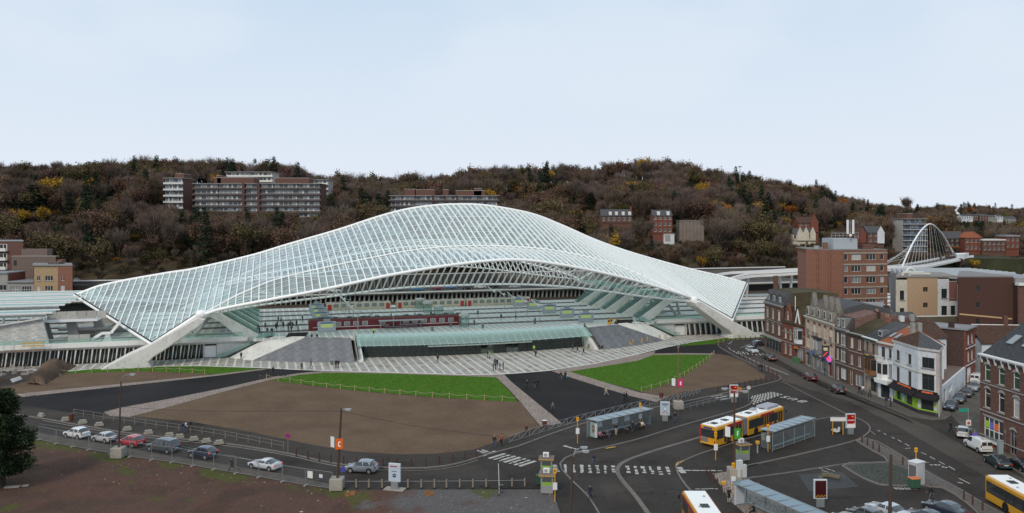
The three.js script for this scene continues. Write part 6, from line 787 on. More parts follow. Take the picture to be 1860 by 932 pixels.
  const f = thing('factory_roof', 'grey saw tooth factory roof with glazed strip behind the party walls', 'building', [112,0,-212],0.05); part('walls', B(0,24,0,15.6,-22,0), M([0.2,0.2,0.21],0.8), f); for (let i = 0; i < 8; i++) part('roof_bay', ext([[0,15.6],[-2.6,17.0],[-2.6,15.6]],24).rotateY(-PI / 2).translate(24,0,-i * 2.7), M([0.30,0.32,0.34],0.5), f); part('skylight_strip', B(2,22,14.2,15.4,0.01,0.06), PANE, f); part('white_pipe', [bar([19,16.9,8],[36,16.9,6],0.35,0.35,10)], M([0.72,0.72,0.70],0.4), f);
}
// ---------- the white arch bridge and its viaduct
{
  const deckPts = [[1290,512,268],[1340,499.5,279],[1400,496,284],[1464,492,292],[1560,489,302],[1640,486,318],[1690,478,352],[1735,469,398],[1752,466.5,412]].map(([a, b, d]) => P(a, b, d)), c = new THREE.CatmullRomCurve3(deckPts), pts = c.getSpacedPoints(46);
  const t = thing('arch_bridge', 'white cable stayed arch bridge with its long viaduct on the right', 'bridge', [0,0,0]); const seg = (o, w, h, y) => pts.slice(0,-1).map((p, i) => beam(p.clone().add(new V3(o, y, o * 0.2)), pts[i + 1].clone().add(new V3(o, y, o * 0.2)), w, h));
  part('deck', seg(0,9,0.8,-0.4), CONCRETE_WHITE, t); part('parapet', seg(-4.2,0.3,0.9,0.45), WHITE, t); part('parapet', seg(4.2,0.3,0.9,0.45), WHITE, t); part('roadway', seg(0,7.6,0.04,0.03), ASPHALT_PALE, t);
  for (const i of [4,8,12,16,20]) { const p = pts[i]; part('pier', [bar([p.x - 2.2,0, p.z],[p.x - 3, p.y - 0.8, p.z],0.35,0.55), bar([p.x + 0.5,0, p.z],[p.x + 1.4, p.y - 0.8, p.z],0.35,0.55)], CONCRETE_WHITE, t); }
  const a = P(1637,489,318), b = P(1734,466,398), m = P(1687,407,356); const arc = Array.from({ length: 41 }, (_, i) => { const s = i / 40, p = a.clone().lerp(b, s), q = 1 - Math.pow(Math.abs(2 * s - 1), 1.65), base = a.y + (b.y - a.y) * s; const mid = a.clone().lerp(b, 0.5); p.x += (m.x - mid.x) * q * 0.6; p.z += (m.z - mid.z) * q * 0.6; p.y = base + (m.y - mid.y) * q; return p; });
  part('arch', tube(arc, 0.32,80,12), M([0.86,0.86,0.86],0.35), t); for (let i = 6; i < 36; i += 1.5) { const k = Math.round(i), foot = c.getPoint(0.60 + 0.34 * (i - 6) / 30); part('cable', bar(arc[k], foot, 0.045,0.045,5), M([0.75,0.75,0.75],0.4), t); }
  for (let i = 0; i < 6; i++) part('cable', bar(arc[3 + i], c.getPoint(0.50 + 0.012 * i), 0.045,0.045,5), M([0.75,0.75,0.75],0.4), t);
  part('abutment', [new THREE.SphereGeometry(2.2,12,8).scale(1.3,0.6,1).translate(a.x, a.y, a.z), B(a.x - 3, a.x + 3,0, a.y, a.z - 3, a.z + 3)], CONCRETE_WHITE, t); part('white_wing', slab(plan([P(1735,462,400), P(1760,467,405), P(1752,472,392), P(1738,476,385)]), b.y - 1.2, b.y + 1.6), WHITE, t);
  const bk = sgroup('embankment', 'grassy railway embankment below the right hand houses'); part('bank', slab(plan([P(1690,490,380), P(1760,490,395), P(1920,490,395), P(1920,465,425), P(1700,465,425)]), 0,12), M([0.07,0.075,0.04],0.95, { map: T.coarse }), bk);
}

// =====================================================================  ON THE PLATFORMS
const st = (u, v, h = 0) => fromUV(u, v, h).toArray();
const PV = [8.2,19,30,40.5,51];
const ordinal = ['nearest', 'second', 'third', 'fourth', 'farthest'];
function train(o) {
  const t = thing('train', o.label, 'train', st(0, o.v, 0), ST_TURN);
  o.cars.forEach(([a, b], ci) => {
    const w = 1.37, y0 = 4.15, y1 = o.top; const c = part('coach', ext([[-w, y0],[w, y0],[w + 0.02, y0 + 1.2],[w, y1 - 0.55],[w - 0.25, y1 - 0.2],[-w + 0.25, y1 - 0.2],[-w, y1 - 0.55],[-w - 0.02, y0 + 1.2]], b - a - 0.2,0.06).rotateY(PI / 2).translate(a + 0.1,0,0), o.body, t);
    part('coach_roof', ext([[-w + 0.1, y1 - 0.32],[w - 0.1, y1 - 0.32],[w - 0.45, y1 - 0.05],[0, y1 + 0.08],[-w + 0.45, y1 - 0.05]], b - a - 0.5,0.04).rotateY(PI / 2).translate(a + 0.25,0,0), o.roof, c);
    const n = Math.floor((b - a - 2.5) / 2.1); for (let i = 0; i < n; i++) { const u = a + 1.6 + (b - a - 3.2) * (i + 0.5) / n; if (o.doors.includes(i)) { for (const s of [-1]) part('coach_door', [B(u - 0.62, u - 0.03, y0 + 0.2, y1 - 0.75,1.44,1.47), B(u + 0.03, u + 0.62, y0 + 0.2, y1 - 0.75,1.44,1.47)], o.doorM, c); } else { const wn = part('window', B(u - 0.68, u + 0.68, y0 + o.wy, y0 + o.wy + 0.95,1.44,1.475), o.frame, c); part('pane', B(u - 0.6, u + 0.6, y0 + o.wy + 0.07, y0 + o.wy + 0.88,1.476,1.49), PANE_LIGHT, wn); } }
    for (const k of o.stripes) part('stripe', B(a + 1, b - 1, y0 + k[0], y0 + k[1],1.455,1.478), k[2], c);
    part('underframe', B(a + 0.4, b - 0.4,3.95, y0 - 0.06,-1.1,1.1), DARK, c); for (const u of [a + 2.2, a + 4.4, b - 4.4, b - 2.2]) part('wheel_set', new THREE.CylinderGeometry(0.2,0.2,1.6,14).rotateX(PI / 2).translate(u, 4.12,0), DARK, c);
    if (o.ends) for (const u of [a + 0.9, b - 0.9]) part('red_door', B(u - 0.55, u + 0.55, y0 + 0.15, y1 - 0.5,1.46,1.5), M([0.42,0.03,0.025],0.4), c);
    if (!ci && o.panto) { part('pantograph', [bar([a + 14, y1,-0.5],[a + 15.5, y1 + 0.7,-0.4],0.04), bar([a + 14, y1,0.5],[a + 15.5, y1 + 0.7,0.4],0.04), bar([a + 15.5, y1 + 0.7,-0.8],[a + 15.5, y1 + 0.7,0.8],0.04), B(a + 12.5, a + 15, y1, y1 + 0.15,-0.6,0.6)], DARK, c); }
    for (let k = 0; k < 5; k++) part('roof_vent', B(a + 2.5 + k * 3.4, a + 3.6 + k * 3.4, y1 + 0.02, y1 + 0.24,-0.5,0.5), M([0.07,0.065,0.06],0.8), c);
  }); return t;
}
train({ label: 'dark red two coach electric train standing at the near platform', v: 13.7, top: 6.95, cars: [[-36.6,-16.1],[-15.7,1.3]], body: M([0.145,0.010,0.016],0.4), roof: M([0.10,0.09,0.085],0.8), wy: 1.05, frame: M([0.55,0.55,0.55],0.4), doors: [6], doorM: M([0.12,0.010,0.014],0.4), stripes: [[0.7,0.85, M([0.6,0.6,0.6],0.5)]], panto: true });
train({ label: 'long beige train with red doors at the far platforms', v: 56.4, top: 6.5, cars: [[-29.4,-10.4],[-8.6,12.6],[13.2,34]], body: M([0.50,0.45,0.34],0.5), roof: M([0.30,0.29,0.27],0.7), wy: 0.95, frame: DARK, doors: [], doorM: DARK, stripes: [], ends: true });
const GREEN_GLASS = M([0.74,0.86,0.83],0.06, { transmission: 0.9, thickness: 0, ior: 1.5 });
PV.forEach((v, i) => { for (const s of [1,-1]) {
  const t = thing('escalator', `white escalator housing on the ${ordinal[i]} platform at the ${s > 0 ? 'right' : 'left'} end of the hall`, 'escalator', st(0, v), ST_TURN, 'escalators up to the footbridges'), q = l => l.map(([a, b]) => [s * a, b]);
  part('housing', ext(q([[48.2,4.22],[51.6,4.22],[53.5,5.3],[56.6,8.0],[58.5,9.0],[60,9.25],[60,9.9],[56.6,9.9],[48.2,4.62]]), 3.0,0.12).translate(0,0,-1.5), CONCRETE_WHITE, t); part('steps', [beam(S3(s * 48.4,0,4.85), S3(s * 56.4,0,10.1), 0.9,0.3)].map(g => g.translate(0,0,0.8)), DARK, t); part('steps', [beam(S3(s * 48.4,0,4.85), S3(s * 56.4,0,10.1), 0.9,0.3).translate(0,0,-0.6)], DARK, t);
  for (const z of [1.45,0.1,-1.35]) part('balustrade', ext(q([[48,4.6],[48.6,4.75],[56.6,10.0],[58,10.0],[58,10.95],[56.4,10.95],[48.2,5.6]]), 0.06).translate(0,0, z), GREEN_GLASS, t);
  const b = thing('information_board', `grey departure board with lit yellow green panel on the ${ordinal[i]} platform, ${s > 0 ? 'right' : 'left'} side`, 'sign', st(s * 33.5 + (s < 0 ? 1 : -i * 1.2 + 0.4), v + (s > 0 ? 0 : 1)), ST_TURN, 'departure boards on the platforms');
  part('panel', RB(4.2,2.5,0.3,0.05,0, HD + 1.3,0), M([0.33,0.37,0.42],0.5), b); part('blue_band', B(-1.45,1.45, HD + 2.05, HD + 2.3,0.151,0.17), M([0.03,0.10,0.30],0.5), b); for (let k = 0; k < 5; k++) part('display', B(-1.4 + k * 0.57,-0.88 + k * 0.57, HD + 1.1, HD + 1.95,0.151,0.175), M([0.50,0.58,0.20],0.5, { emissive: new THREE.Color(0.05,0.06,0.02) }), b); part('foot', B(-1.6,1.6, HD, HD + 0.2,-0.2,0.2), GREY, b); part('top_box', RB(1.6,0.5,0.4,0.05,0, HD + 2.85,0), GREY, b);
  if (i < 5) { const m = thing('catenary_mast', `slim steel mast with slanted arm on the ${ordinal[i]} platform, ${s > 0 ? 'right' : 'left'} side`, 'mast', st(s * (s > 0 ? 22 : 25), v + 2.6), ST_TURN, 'overhead line masts on the platforms'); part('pole', bar([0, HD, 0],[0, HD + 4.6,0],0.11,0.09), STEEL, m); part('arm', bar([-0.2, HD + 4.2,0],[-2.4, HD + 6.2,0],0.16,0.12), M([0.66,0.67,0.67],0.4), m); part('stay', bar([0, HD + 4.5,0],[1.6, HD + 4.2,0],0.05), STEEL, m); part('insulator', new THREE.SphereGeometry(0.3,10,8).translate(-0.2, HD + 4.6,0), FRAME_WHITE, m); }
}
  const l = thing('glass_lift', `round glass lift tower on the ${ordinal[i]} platform`, 'lift', st([1.2,-0.2,-0.8,-1.9,-2.2][i], v + 0.8), ST_TURN, 'glass lifts on the platforms'); part('shaft', new THREE.CylinderGeometry(1.25,1.25,2.7,20,1, true).translate(0, HD + 1.4,0), GREEN_GLASS, l); part('cap', new THREE.CylinderGeometry(1.35,1.35,0.5,20).translate(0, HD + 2.95,0), M([0.48,0.47,0.45],0.5), l); part('mullions', Array.from({ length: 8 }, (_, k) => bar([Math.cos(k * 0.785) * 1.27, HD, Math.sin(k * 0.785) * 1.27],[Math.cos(k * 0.785) * 1.27, HD + 2.75, Math.sin(k * 0.785) * 1.27],0.05,0.05,5)), M([0.12,0.17,0.15],0.5), l);
});
for (const s of [-1,1]) {
  const f = thing('footbridge', `white footbridge crossing the tracks under the ${s > 0 ? 'right' : 'left'} end of the roof`, 'footbridge', stAt, ST_TURN); part('deck', ext([[s * 57.5,9.2],[s * 58.5,8.6],[s * 61.5,8.6],[s * 62.5,9.2],[s * 62.5,9.85],[s * 57.5,9.85]],66).translate(0,0,-74), CONCRETE_WHITE, f); for (const o of [57.7,62.3]) part('glass_parapet', B(s * o - 0.04, s * o + 0.04,9.86,10.8,-72,-9), GREEN_GLASS, f);
  for (let v = 8; v < 80; v += 10.7) part('trestle', [bar([s * 62.5, HD, -v - 3],[s * 58.6,8.8,-v - 3],0.45,0.3), bar([s * 63.2, HD, -v - 3],[s * 62,8.8,-v - 3],0.45,0.3), B(s * 63 - 1, s * 63 + 1, HD, HD + 0.7,-v - 3.8,-v - 2.2)], M([0.46,0.46,0.45],0.6), f);
}
// outdoor escalators beside the stairs
for (const s of [-1,1]) { const t = thing('plaza_escalator', `glass sided escalator from the plaza on the ${s > 0 ? 'right' : 'left'}`, 'escalator', stAt, ST_TURN), F = u => 1.1 + s * u; part('ramp', ext([[F(57.5), 0.12],[F(56.2), 0.35],[F(47), HD + 0.35],[F(46), HD + 0.35],[F(46), HD],[F(55.6), 0.12]],1.6).translate(0,0,-5.1), DARK, t); for (const z of [-3.45,-5.15]) part('glass_side', ext([[F(57.8), 0.2],[F(57.8), 1.1],[F(56.4), 1.25],[F(47), HD + 1.35],[F(45.6), HD + 1.35],[F(45.6), HD + 0.3],[F(47), HD + 0.3],[F(56.2), 0.3]],0.06).translate(0,0, z), GREEN_GLASS, t); }
// rolling stock of street life: yellow bollards by the right stairs
for (let i = 0; i < 7; i++) { const [px, py] = [[1145,629],[1150,627.5],[1166,626],[1176,623.5],[1187,620.5],[1198,619],[1209,617.5]][i]; const p = G(px, py), t = thing('yellow_bollard', `slim yellow post, ${['first', 'second', 'third', 'fourth', 'fifth', 'sixth', 'seventh'][i]} from the left below the right stairs`, 'bollard', [p.x, 0.12, p.z],0, 'yellow posts below the right stairs'); part('post', new THREE.CylinderGeometry(0.16,0.16, i === 0 || i === 4 ? 0.7 : 1.3,10).translate(0, i === 0 || i === 4 ? 0.35 : 0.65,0), YELLOW, t); part('cap', new THREE.SphereGeometry(0.16,10,6).translate(0, i === 0 || i === 4 ? 0.7 : 1.3,0), YELLOW, t); }
for (const [i, [u, v]] of [[39.6,1.9],[42.5,3],[41,3.4]].entries()) { const t = thing('yellow_machine', `yellow box machine at the top of the right stairs, ${['left', 'right', 'middle'][i]}`, 'machine', st(u - 2, v), ST_TURN, 'machines at the stair head'); part('body', RB(0.55,1.3,0.45,0.05,0, HD + 0.65,0), YELLOW, t); part('panel', B(-0.25,0.25, HD + 0.7, HD + 1.15,0.226,0.24), DARK, t); }
for (const s of [-1,1]) { const t = thing('planter', `black sloping planter at the ${s > 0 ? 'right' : 'left'} stair head`, 'planter', st(1.1 + s * 41,3), ST_TURN); part('box', ext([[-2.3, HD],[2.1, HD],[2.8, HD + 0.9],[-1.6, HD + 0.9]],1.2).translate(0,0,-0.6), BLACK, t); part('soil', B(-1.4,2.5, HD + 0.9, HD + 0.93,-0.5,0.5), M([0.05,0.04,0.03],1), t); }
{ const t = thing('platform_shelter', 'low glass shelter on the near platform beside the red train', 'shelter', st(-14.5,10.2), ST_TURN); part('roof', B(-5.5,5.5, HD + 2.0, HD + 2.12,-1.2,1.0), M([0.30,0.33,0.34],0.4), t); for (const u of [-5,0,5]) part('post', bar([u, HD, -0.8],[u, HD + 2.0,-0.8],0.07), STEEL, t); part('bench', B(-4,4, HD + 0.45, HD + 0.52,-0.7,-0.2), GREY, t); }
for (const [i, [u, v, hh]] of [[-33,-12.5,0.12],[-26.5,-7.2,0.12],[28,-8,0.12],[-8,3.5, HD],[5,5, HD],[20,9, HD],[-2,9.8, HD]].entries()) { const t = thing('litter_bin', `grey litter bin, ${['by the foot of the left stairs', 'left of the glass front', 'right of the glass front', 'on the deck above the left doors', 'on the deck above the doors', 'near the right board', 'behind the glass canopy'][i]}`, 'bin', st(u, v, hh), ST_TURN); part('body', new THREE.CylinderGeometry(0.34,0.28,1.0,12).translate(0,0.5,0), M([0.16,0.17,0.16],0.7), t); part('lid', new THREE.CylinderGeometry(0.38,0.38,0.1,12).translate(0,1.03,0), GREY, t); }
// ---------- the left end: platform canopies, unfinished walkway, building site
PV.forEach((v, i) => { const t = thing('platform_canopy', `long white platform roof running out of the picture at left, ${ordinal[i]} from the square`, 'canopy', stAt, ST_TURN, 'platform roofs at the left'); const y = 11.2 - (i === 0 ? 0.6 : 0); part('spine', B(-172,-92, y - 0.5, y, -v - 0.3,-v + 0.3), CONCRETE_WHITE, t); part('edge_beam', B(-172,-90, y + 0.5, y + 0.75,-v + 3.0,-v + 3.3), WHITE, t); part('edge_beam', B(-172,-90, y + 0.5, y + 0.75,-v - 3.3,-v - 3.0), WHITE, t); for (const z of [[0.3,3.0],[-3.0,-0.3]]) part('glass', quads([[new V3(-172, y + (z[0] > 0 ? 0.1 : 0.6), -v + z[0]), new V3(-172, y + (z[0] > 0 ? 0.6 : 0.1), -v + z[1])],[new V3(-91, y + (z[0] > 0 ? 0.1 : 0.6), -v + z[0]), new V3(-91, y + (z[0] > 0 ? 0.6 : 0.1), -v + z[1])]]), M([0.30,0.46,0.42],0.15, { transmission: 0.3, thickness: 0 }), t); for (let u = -160; u < -92; u += 12) part('column', bar([u, HD, -v],[u, y - 0.4,-v],0.25,0.18), CONCRETE_WHITE, t); });
{
  const L = (px, py, v) => { const [u, h] = onV(px, py, v); return [u, h]; };
  const w = thing('retaining_wall', 'white panelled concrete wall at the left end of the station', 'wall', stAt, ST_TURN); part('wall_face', ext([L(-120,612,5.6), L(-120,660,5.6), [L(88,618,5.6)[0],4.66], L(76,579,5.6), L(40,584,5.6)],0.8).translate(0,0,-6.6), M([0.66,0.655,0.63],0.75, { map: T.slab }), w); part('coping', beam(S3(...[L(76,579,5.6)[0],5.6, L(76,579,5.6)[1] + 0.1]), S3(L(-120,612,5.6)[0],5.6, L(-120,612,5.6)[1] + 0.1), 1.0,0.25), CONCRETE_WHITE, w);
  const g = thing('unfinished_walkway', 'unfinished white walkway with grey hoarding panels at the left end', 'walkway', stAt, ST_TURN); const a = L(80,585,9)[0], b = L(200,585,9)[0]; part('slab_edge', B(a, b - 2.5,8.75,9.3,-13,-8.6), M([0.70,0.72,0.74],0.5), g); for (let k = 0; k < 6; k++) part('hoarding_panel', B(a + 0.6 + k * 1.95, a + 2.45 + k * 1.95,9.32,11.0,-9.1,-8.9), M([0.42 + 0.04 * (k % 3), 0.41 + 0.04 * (k % 3), 0.38 + 0.04 * (k % 3)],0.8, { map: T.stain }), g); for (let k = 0; k < 3; k++) part('slanted_pier', ext([[a - 0.6 + k * 5, HD],[a + 1.6 + k * 5, HD],[a + 0.4 + k * 5,8.7],[a - 1.3 + k * 5,8.7]],1.8).translate(0,0,-11 - k * 2), k === 0 ? M([0.16,0.15,0.14],0.8) : M([0.33,0.32,0.30],0.8, { map: T.stain }), g);
  for (let k = 0; k < 2; k++) part('hoarding_panel', B(L(123,620,6)[0] + k * 2.2, L(123,620,6)[0] + k * 2.2 + 2.1, HD + 0.2, HD + 2.0,-6.3,-6.1), M([0.45,0.44,0.41],0.8, { map: T.stain }), g); part('inner_slab', B(a + 2, b - 1,6.4,6.8,-22,-12), M([0.3,0.29,0.27],0.8), g); part('inner_wall', B(a + 2, b + 4, HD, 8.6,-24,-23.6), M([0.40,0.38,0.35],0.8, { map: T.stain }), g);
  const s0 = L(163,618,7), s1 = L(216,590,7), sw = thing('site_stair', 'white steel stair flight rising to the left walkway', 'stairs', stAt, ST_TURN); part('stringer', [beam(S3(s0[0],7, HD + 0.5), S3(s0[0] + 2.4,7, HD + 2), 0.3,0.6), beam(S3(s0[0] + 2.4,7, HD + 2), S3(s0[0] + 4.2,7, HD + 2), 0.3,0.55), beam(S3(s0[0] + 4.2,7, HD + 2), S3(s1[0] + 0.2,7,8.6), 0.3,0.6)], WHITE, sw); part('flight', [beam(S3(s0[0],8, HD + 0.5), S3(s0[0] + 2.4,8, HD + 2), 1.6,0.3), beam(S3(s0[0] + 4.2,8, HD + 2), S3(s1[0] + 0.2,8,8.6), 1.6,0.3)], GREY, sw); part('support', ext([[s0[0] + 2.6, HD],[s0[0] + 4.4, HD],[s0[0] + 3.8, HD + 1.8],[s0[0] + 3.1, HD + 1.8]],1).translate(0,0,-8), CONCRETE_WHITE, sw);
  const sc = thing('scaffold', 'steel work platform with yellow black safety rails on the left ledge', 'scaffold', stAt, ST_TURN), c0 = L(8,628,3)[0], c1 = L(80,622,3)[0]; part('plank_deck', B(c0, c1,3.5,3.8,-4.2,-2.6), M([0.2,0.16,0.13],0.8), sc); for (let k = 0; k <= 4; k++) part('upright', bar([c0 + (c1 - c0) * k / 4,3.8,-2.7],[c0 + (c1 - c0) * k / 4,6.3,-2.7],0.05), STEEL, sc); for (const h of [4.6,5.2]) part('safety_rail', B(c0 + (c1 - c0) * 0.45, c1, h, h + 0.22,-2.65,-2.55), YELLOW, sc);
}
{ // heap of soil with plastic sheet, site mud
  const path = [[62,700],[72,690],[92,677],[112,664]].map(q => G(...q)), t = thing('soil_heap', 'long brown heap of soil at the edge of the building site', 'soil heap', path[1].toArray()); const rows = []; const o = path[1]; for (let i = 0; i <= 22; i++) { const s = i / 22, p = new THREE.CatmullRomCurve3(path).getPoint(s), hgt = (0.5 + 1.3 * smooth(0,0.8, s) + 0.6 * noise(i * 0.8,3)) * (1 - 0.75 * smooth(0.8,1, s)), wd = 2.4 + 1.9 * s, row = []; for (let k = 0; k <= 12; k++) { const a = -1 + 2 * k / 12; row.push(new V3(p.x - o.x + a * wd * 0.95 + 0.25 * noise(i * 1.3, k), (1 - a * a) * hgt * (0.85 + 0.35 * noise(i * 0.9 + 5, k * 0.7)) + 0.1 - (i === 0 ? (1 - a * a) * hgt * 0.7 : 0) + 0.25 * noise(i * 2.1, k * 1.9) * (1 - a * a), p.z - o.z + a * wd * 0.35)); } rows.push(row); } const endRow = rows[rows.length - 1].map(v => v.clone().setY(0.1)); rows.push(endRow); part('heap', quads(rows), M([0.20,0.14,0.10],0.95, { map: T.coarse }), t);
  structure('site_mud', flat(gp([[-60,705],[20,698],[60,690],[100,678],[150,672],[190,668],[200,664],[60,664],[-60,668]])).translate(0,0.115,0), M([0.085,0.066,0.055],0.9, { map: T.coarse }), 'churned dark mud of the building site at left');
  for (let k = 0; k < 3; k++) { const a = G(20 + k * 1.5,692 + k * 2), b = G(36 + k * 1.5,686.5 + k * 2), q = thing('pipe', `white plastic pipe, ${['top', 'middle', 'bottom'][k]} of three lying on the mud`, 'pipe', [a.x, 0.2, a.z]); part('tube', bar([0,0,0],[b.x - a.x, 0, b.z - a.z],0.14), FRAME_WHITE, q); part('socket', bar([0,0,0],[(b.x - a.x) * 0.08,0, (b.z - a.z) * 0.08],0.18), FRAME_WHITE, q); }
  { const a = G(78,692), b = G(103,680.5), q = thing('pipe', 'long orange red pipe lying beside the soil heap', 'pipe', [a.x, 0.2, a.z]); part('tube', bar([0,0,0],[b.x - a.x, 0, b.z - a.z],0.12), M([0.45,0.09,0.03],0.6), q); part('socket', bar([0,0,0],[(b.x - a.x) * 0.05,0, (b.z - a.z) * 0.05],0.16), M([0.45,0.09,0.03],0.6), q); }
  const rub = []; for (let i = 0; i < 60; i++) { const p = G(R(-10,120), R(664,684)); rub.push(B(-R(0.2,0.9), R(0.2,0.9), 0.1, R(0.2,0.5), -R(0.1,0.4), R(0.1,0.4)).rotateY(R(0,3)).translate(p.x, 0, p.z)); } const rm = structure('rubble', rub, M([0.3,0.28,0.26],0.9), 'scattered planks and rubble on the building site'); rm.userData = { kind: 'stuff', label: 'scattered planks and rubble on the building site', category: 'rubble' };
}
// ---------- low rope fences round the lawns
function ropeFence(list, label) {
  const pts = list.map(q => G(...q, 0)), t = thing('rope_fence', label, 'fence', pts[0].toArray()), o = pts[0], rope = []; const cur = new THREE.CatmullRomCurve3(pts), n = Math.round(cur.getLength() / 3.1), ps = cur.getSpacedPoints(n); const wood = M([0.36,0.27,0.17],0.85);
  ps.forEach((p, i) => { part('post', new THREE.CylinderGeometry(0.075,0.085,1.0,7).translate(p.x - o.x, 0.6, p.z - o.z), wood, t); if (i) { const a = ps[i - 1], mid = a.clone().lerp(p, 0.5); part('rope', tube([new V3(a.x - o.x, 0.98, a.z - o.z), new V3(mid.x - o.x, 0.74, mid.z - o.z), new V3(p.x - o.x, 0.98, p.z - o.z)],0.024,6,5), M([0.42,0.38,0.27],0.9), t); } });
}
ropeFence([[484,690],[520,695],[560,701.5],[620,708.5],[700,716.5],[780,723],[860,727.5],[945,731.5]], 'low wooden post and rope fence below the long lawn');
ropeFence([[1297,645],[1285,656],[1255,676],[1225,694],[1195,705],[1165,713]], 'low post and rope fence along the right lawn');
ropeFence([[108,680.5],[180,677.8],[258,676],[320,677.5],[372,680.5]], 'low post and rope fence along the left lawn strip');
ropeFence([[1305,623.5],[1330,617],[1360,614]], 'short post and rope fence at the far right lawn');

// =====================================================================  VEHICLES
const CAR = {   // along the length from nose (0) to tail (1): [position, roof line height]; then glass and belt
  hatch: { L: 3.9, W: 1.68, H: 1.5, top: [[0,0.5],[0.02,0.72],[0.1,0.82],[0.27,0.95],[0.45,1.45],[0.6,1.5],[0.85,1.44],[0.975,1.0],[1,0.86]], ws: [0.27,0.45], rw: [0.85,0.975], pillars: [0.6,0.82], belt: 0.93 },
  small: { L: 3.6, W: 1.62, H: 1.4, top: [[0,0.48],[0.03,0.7],[0.1,0.8],[0.28,0.92],[0.46,1.36],[0.6,1.4],[0.8,1.33],[0.96,0.95],[1,0.75]], ws: [0.28,0.46], rw: [0.8,0.96], pillars: [0.64,0.78], belt: 0.9 },
  mpv: { L: 4.7, W: 1.85, H: 1.78, top: [[0,0.55],[0.02,0.8],[0.08,0.9],[0.22,1.04],[0.38,1.68],[0.55,1.78],[0.9,1.72],[0.98,1.08],[1,0.9]], ws: [0.22,0.38], rw: [0.9,0.98], pillars: [0.54,0.74], belt: 1.03 },
  sedan: { L: 4.5, W: 1.76, H: 1.42, top: [[0,0.5],[0.02,0.7],[0.08,0.79],[0.29,0.93],[0.45,1.38],[0.57,1.42],[0.72,1.35],[0.86,1.02],[0.97,0.98],[1,0.75]], ws: [0.29,0.45], rw: [0.72,0.86], pillars: [0.58,0.71], belt: 0.92 },
  coupe: { L: 4.35, W: 1.74, H: 1.3, top: [[0,0.46],[0.02,0.64],[0.1,0.75],[0.31,0.9],[0.48,1.26],[0.58,1.3],[0.7,1.25],[0.9,0.98],[0.98,0.96],[1,0.7]], ws: [0.31,0.48], rw: [0.7,0.9], pillars: [0.66], belt: 0.88 },
  van: { L: 4.2, W: 1.72, H: 1.8, top: [[0,0.55],[0.02,0.8],[0.06,0.95],[0.2,1.08],[0.33,1.7],[0.45,1.8],[0.97,1.78],[0.99,1.7],[1,0.6]], ws: [0.2,0.33], rw: [2,2], pillars: [], sideEnd: 0.47, belt: 1.04, backdoors: true },
};
const TYRE = clean(new THREE.TorusGeometry(0.235,0.085,8,18).scale(1,1,1.25)), RIM = clean(new THREE.CylinderGeometry(0.2,0.2,0.14,14).rotateX(PI / 2)), ARCH = clean(new THREE.CylinderGeometry(0.37,0.37,0.05,18).rotateX(PI / 2)); TYRE.userData.done = RIM.userData.done = ARCH.userData.done = true;
const carShapes = new Map();
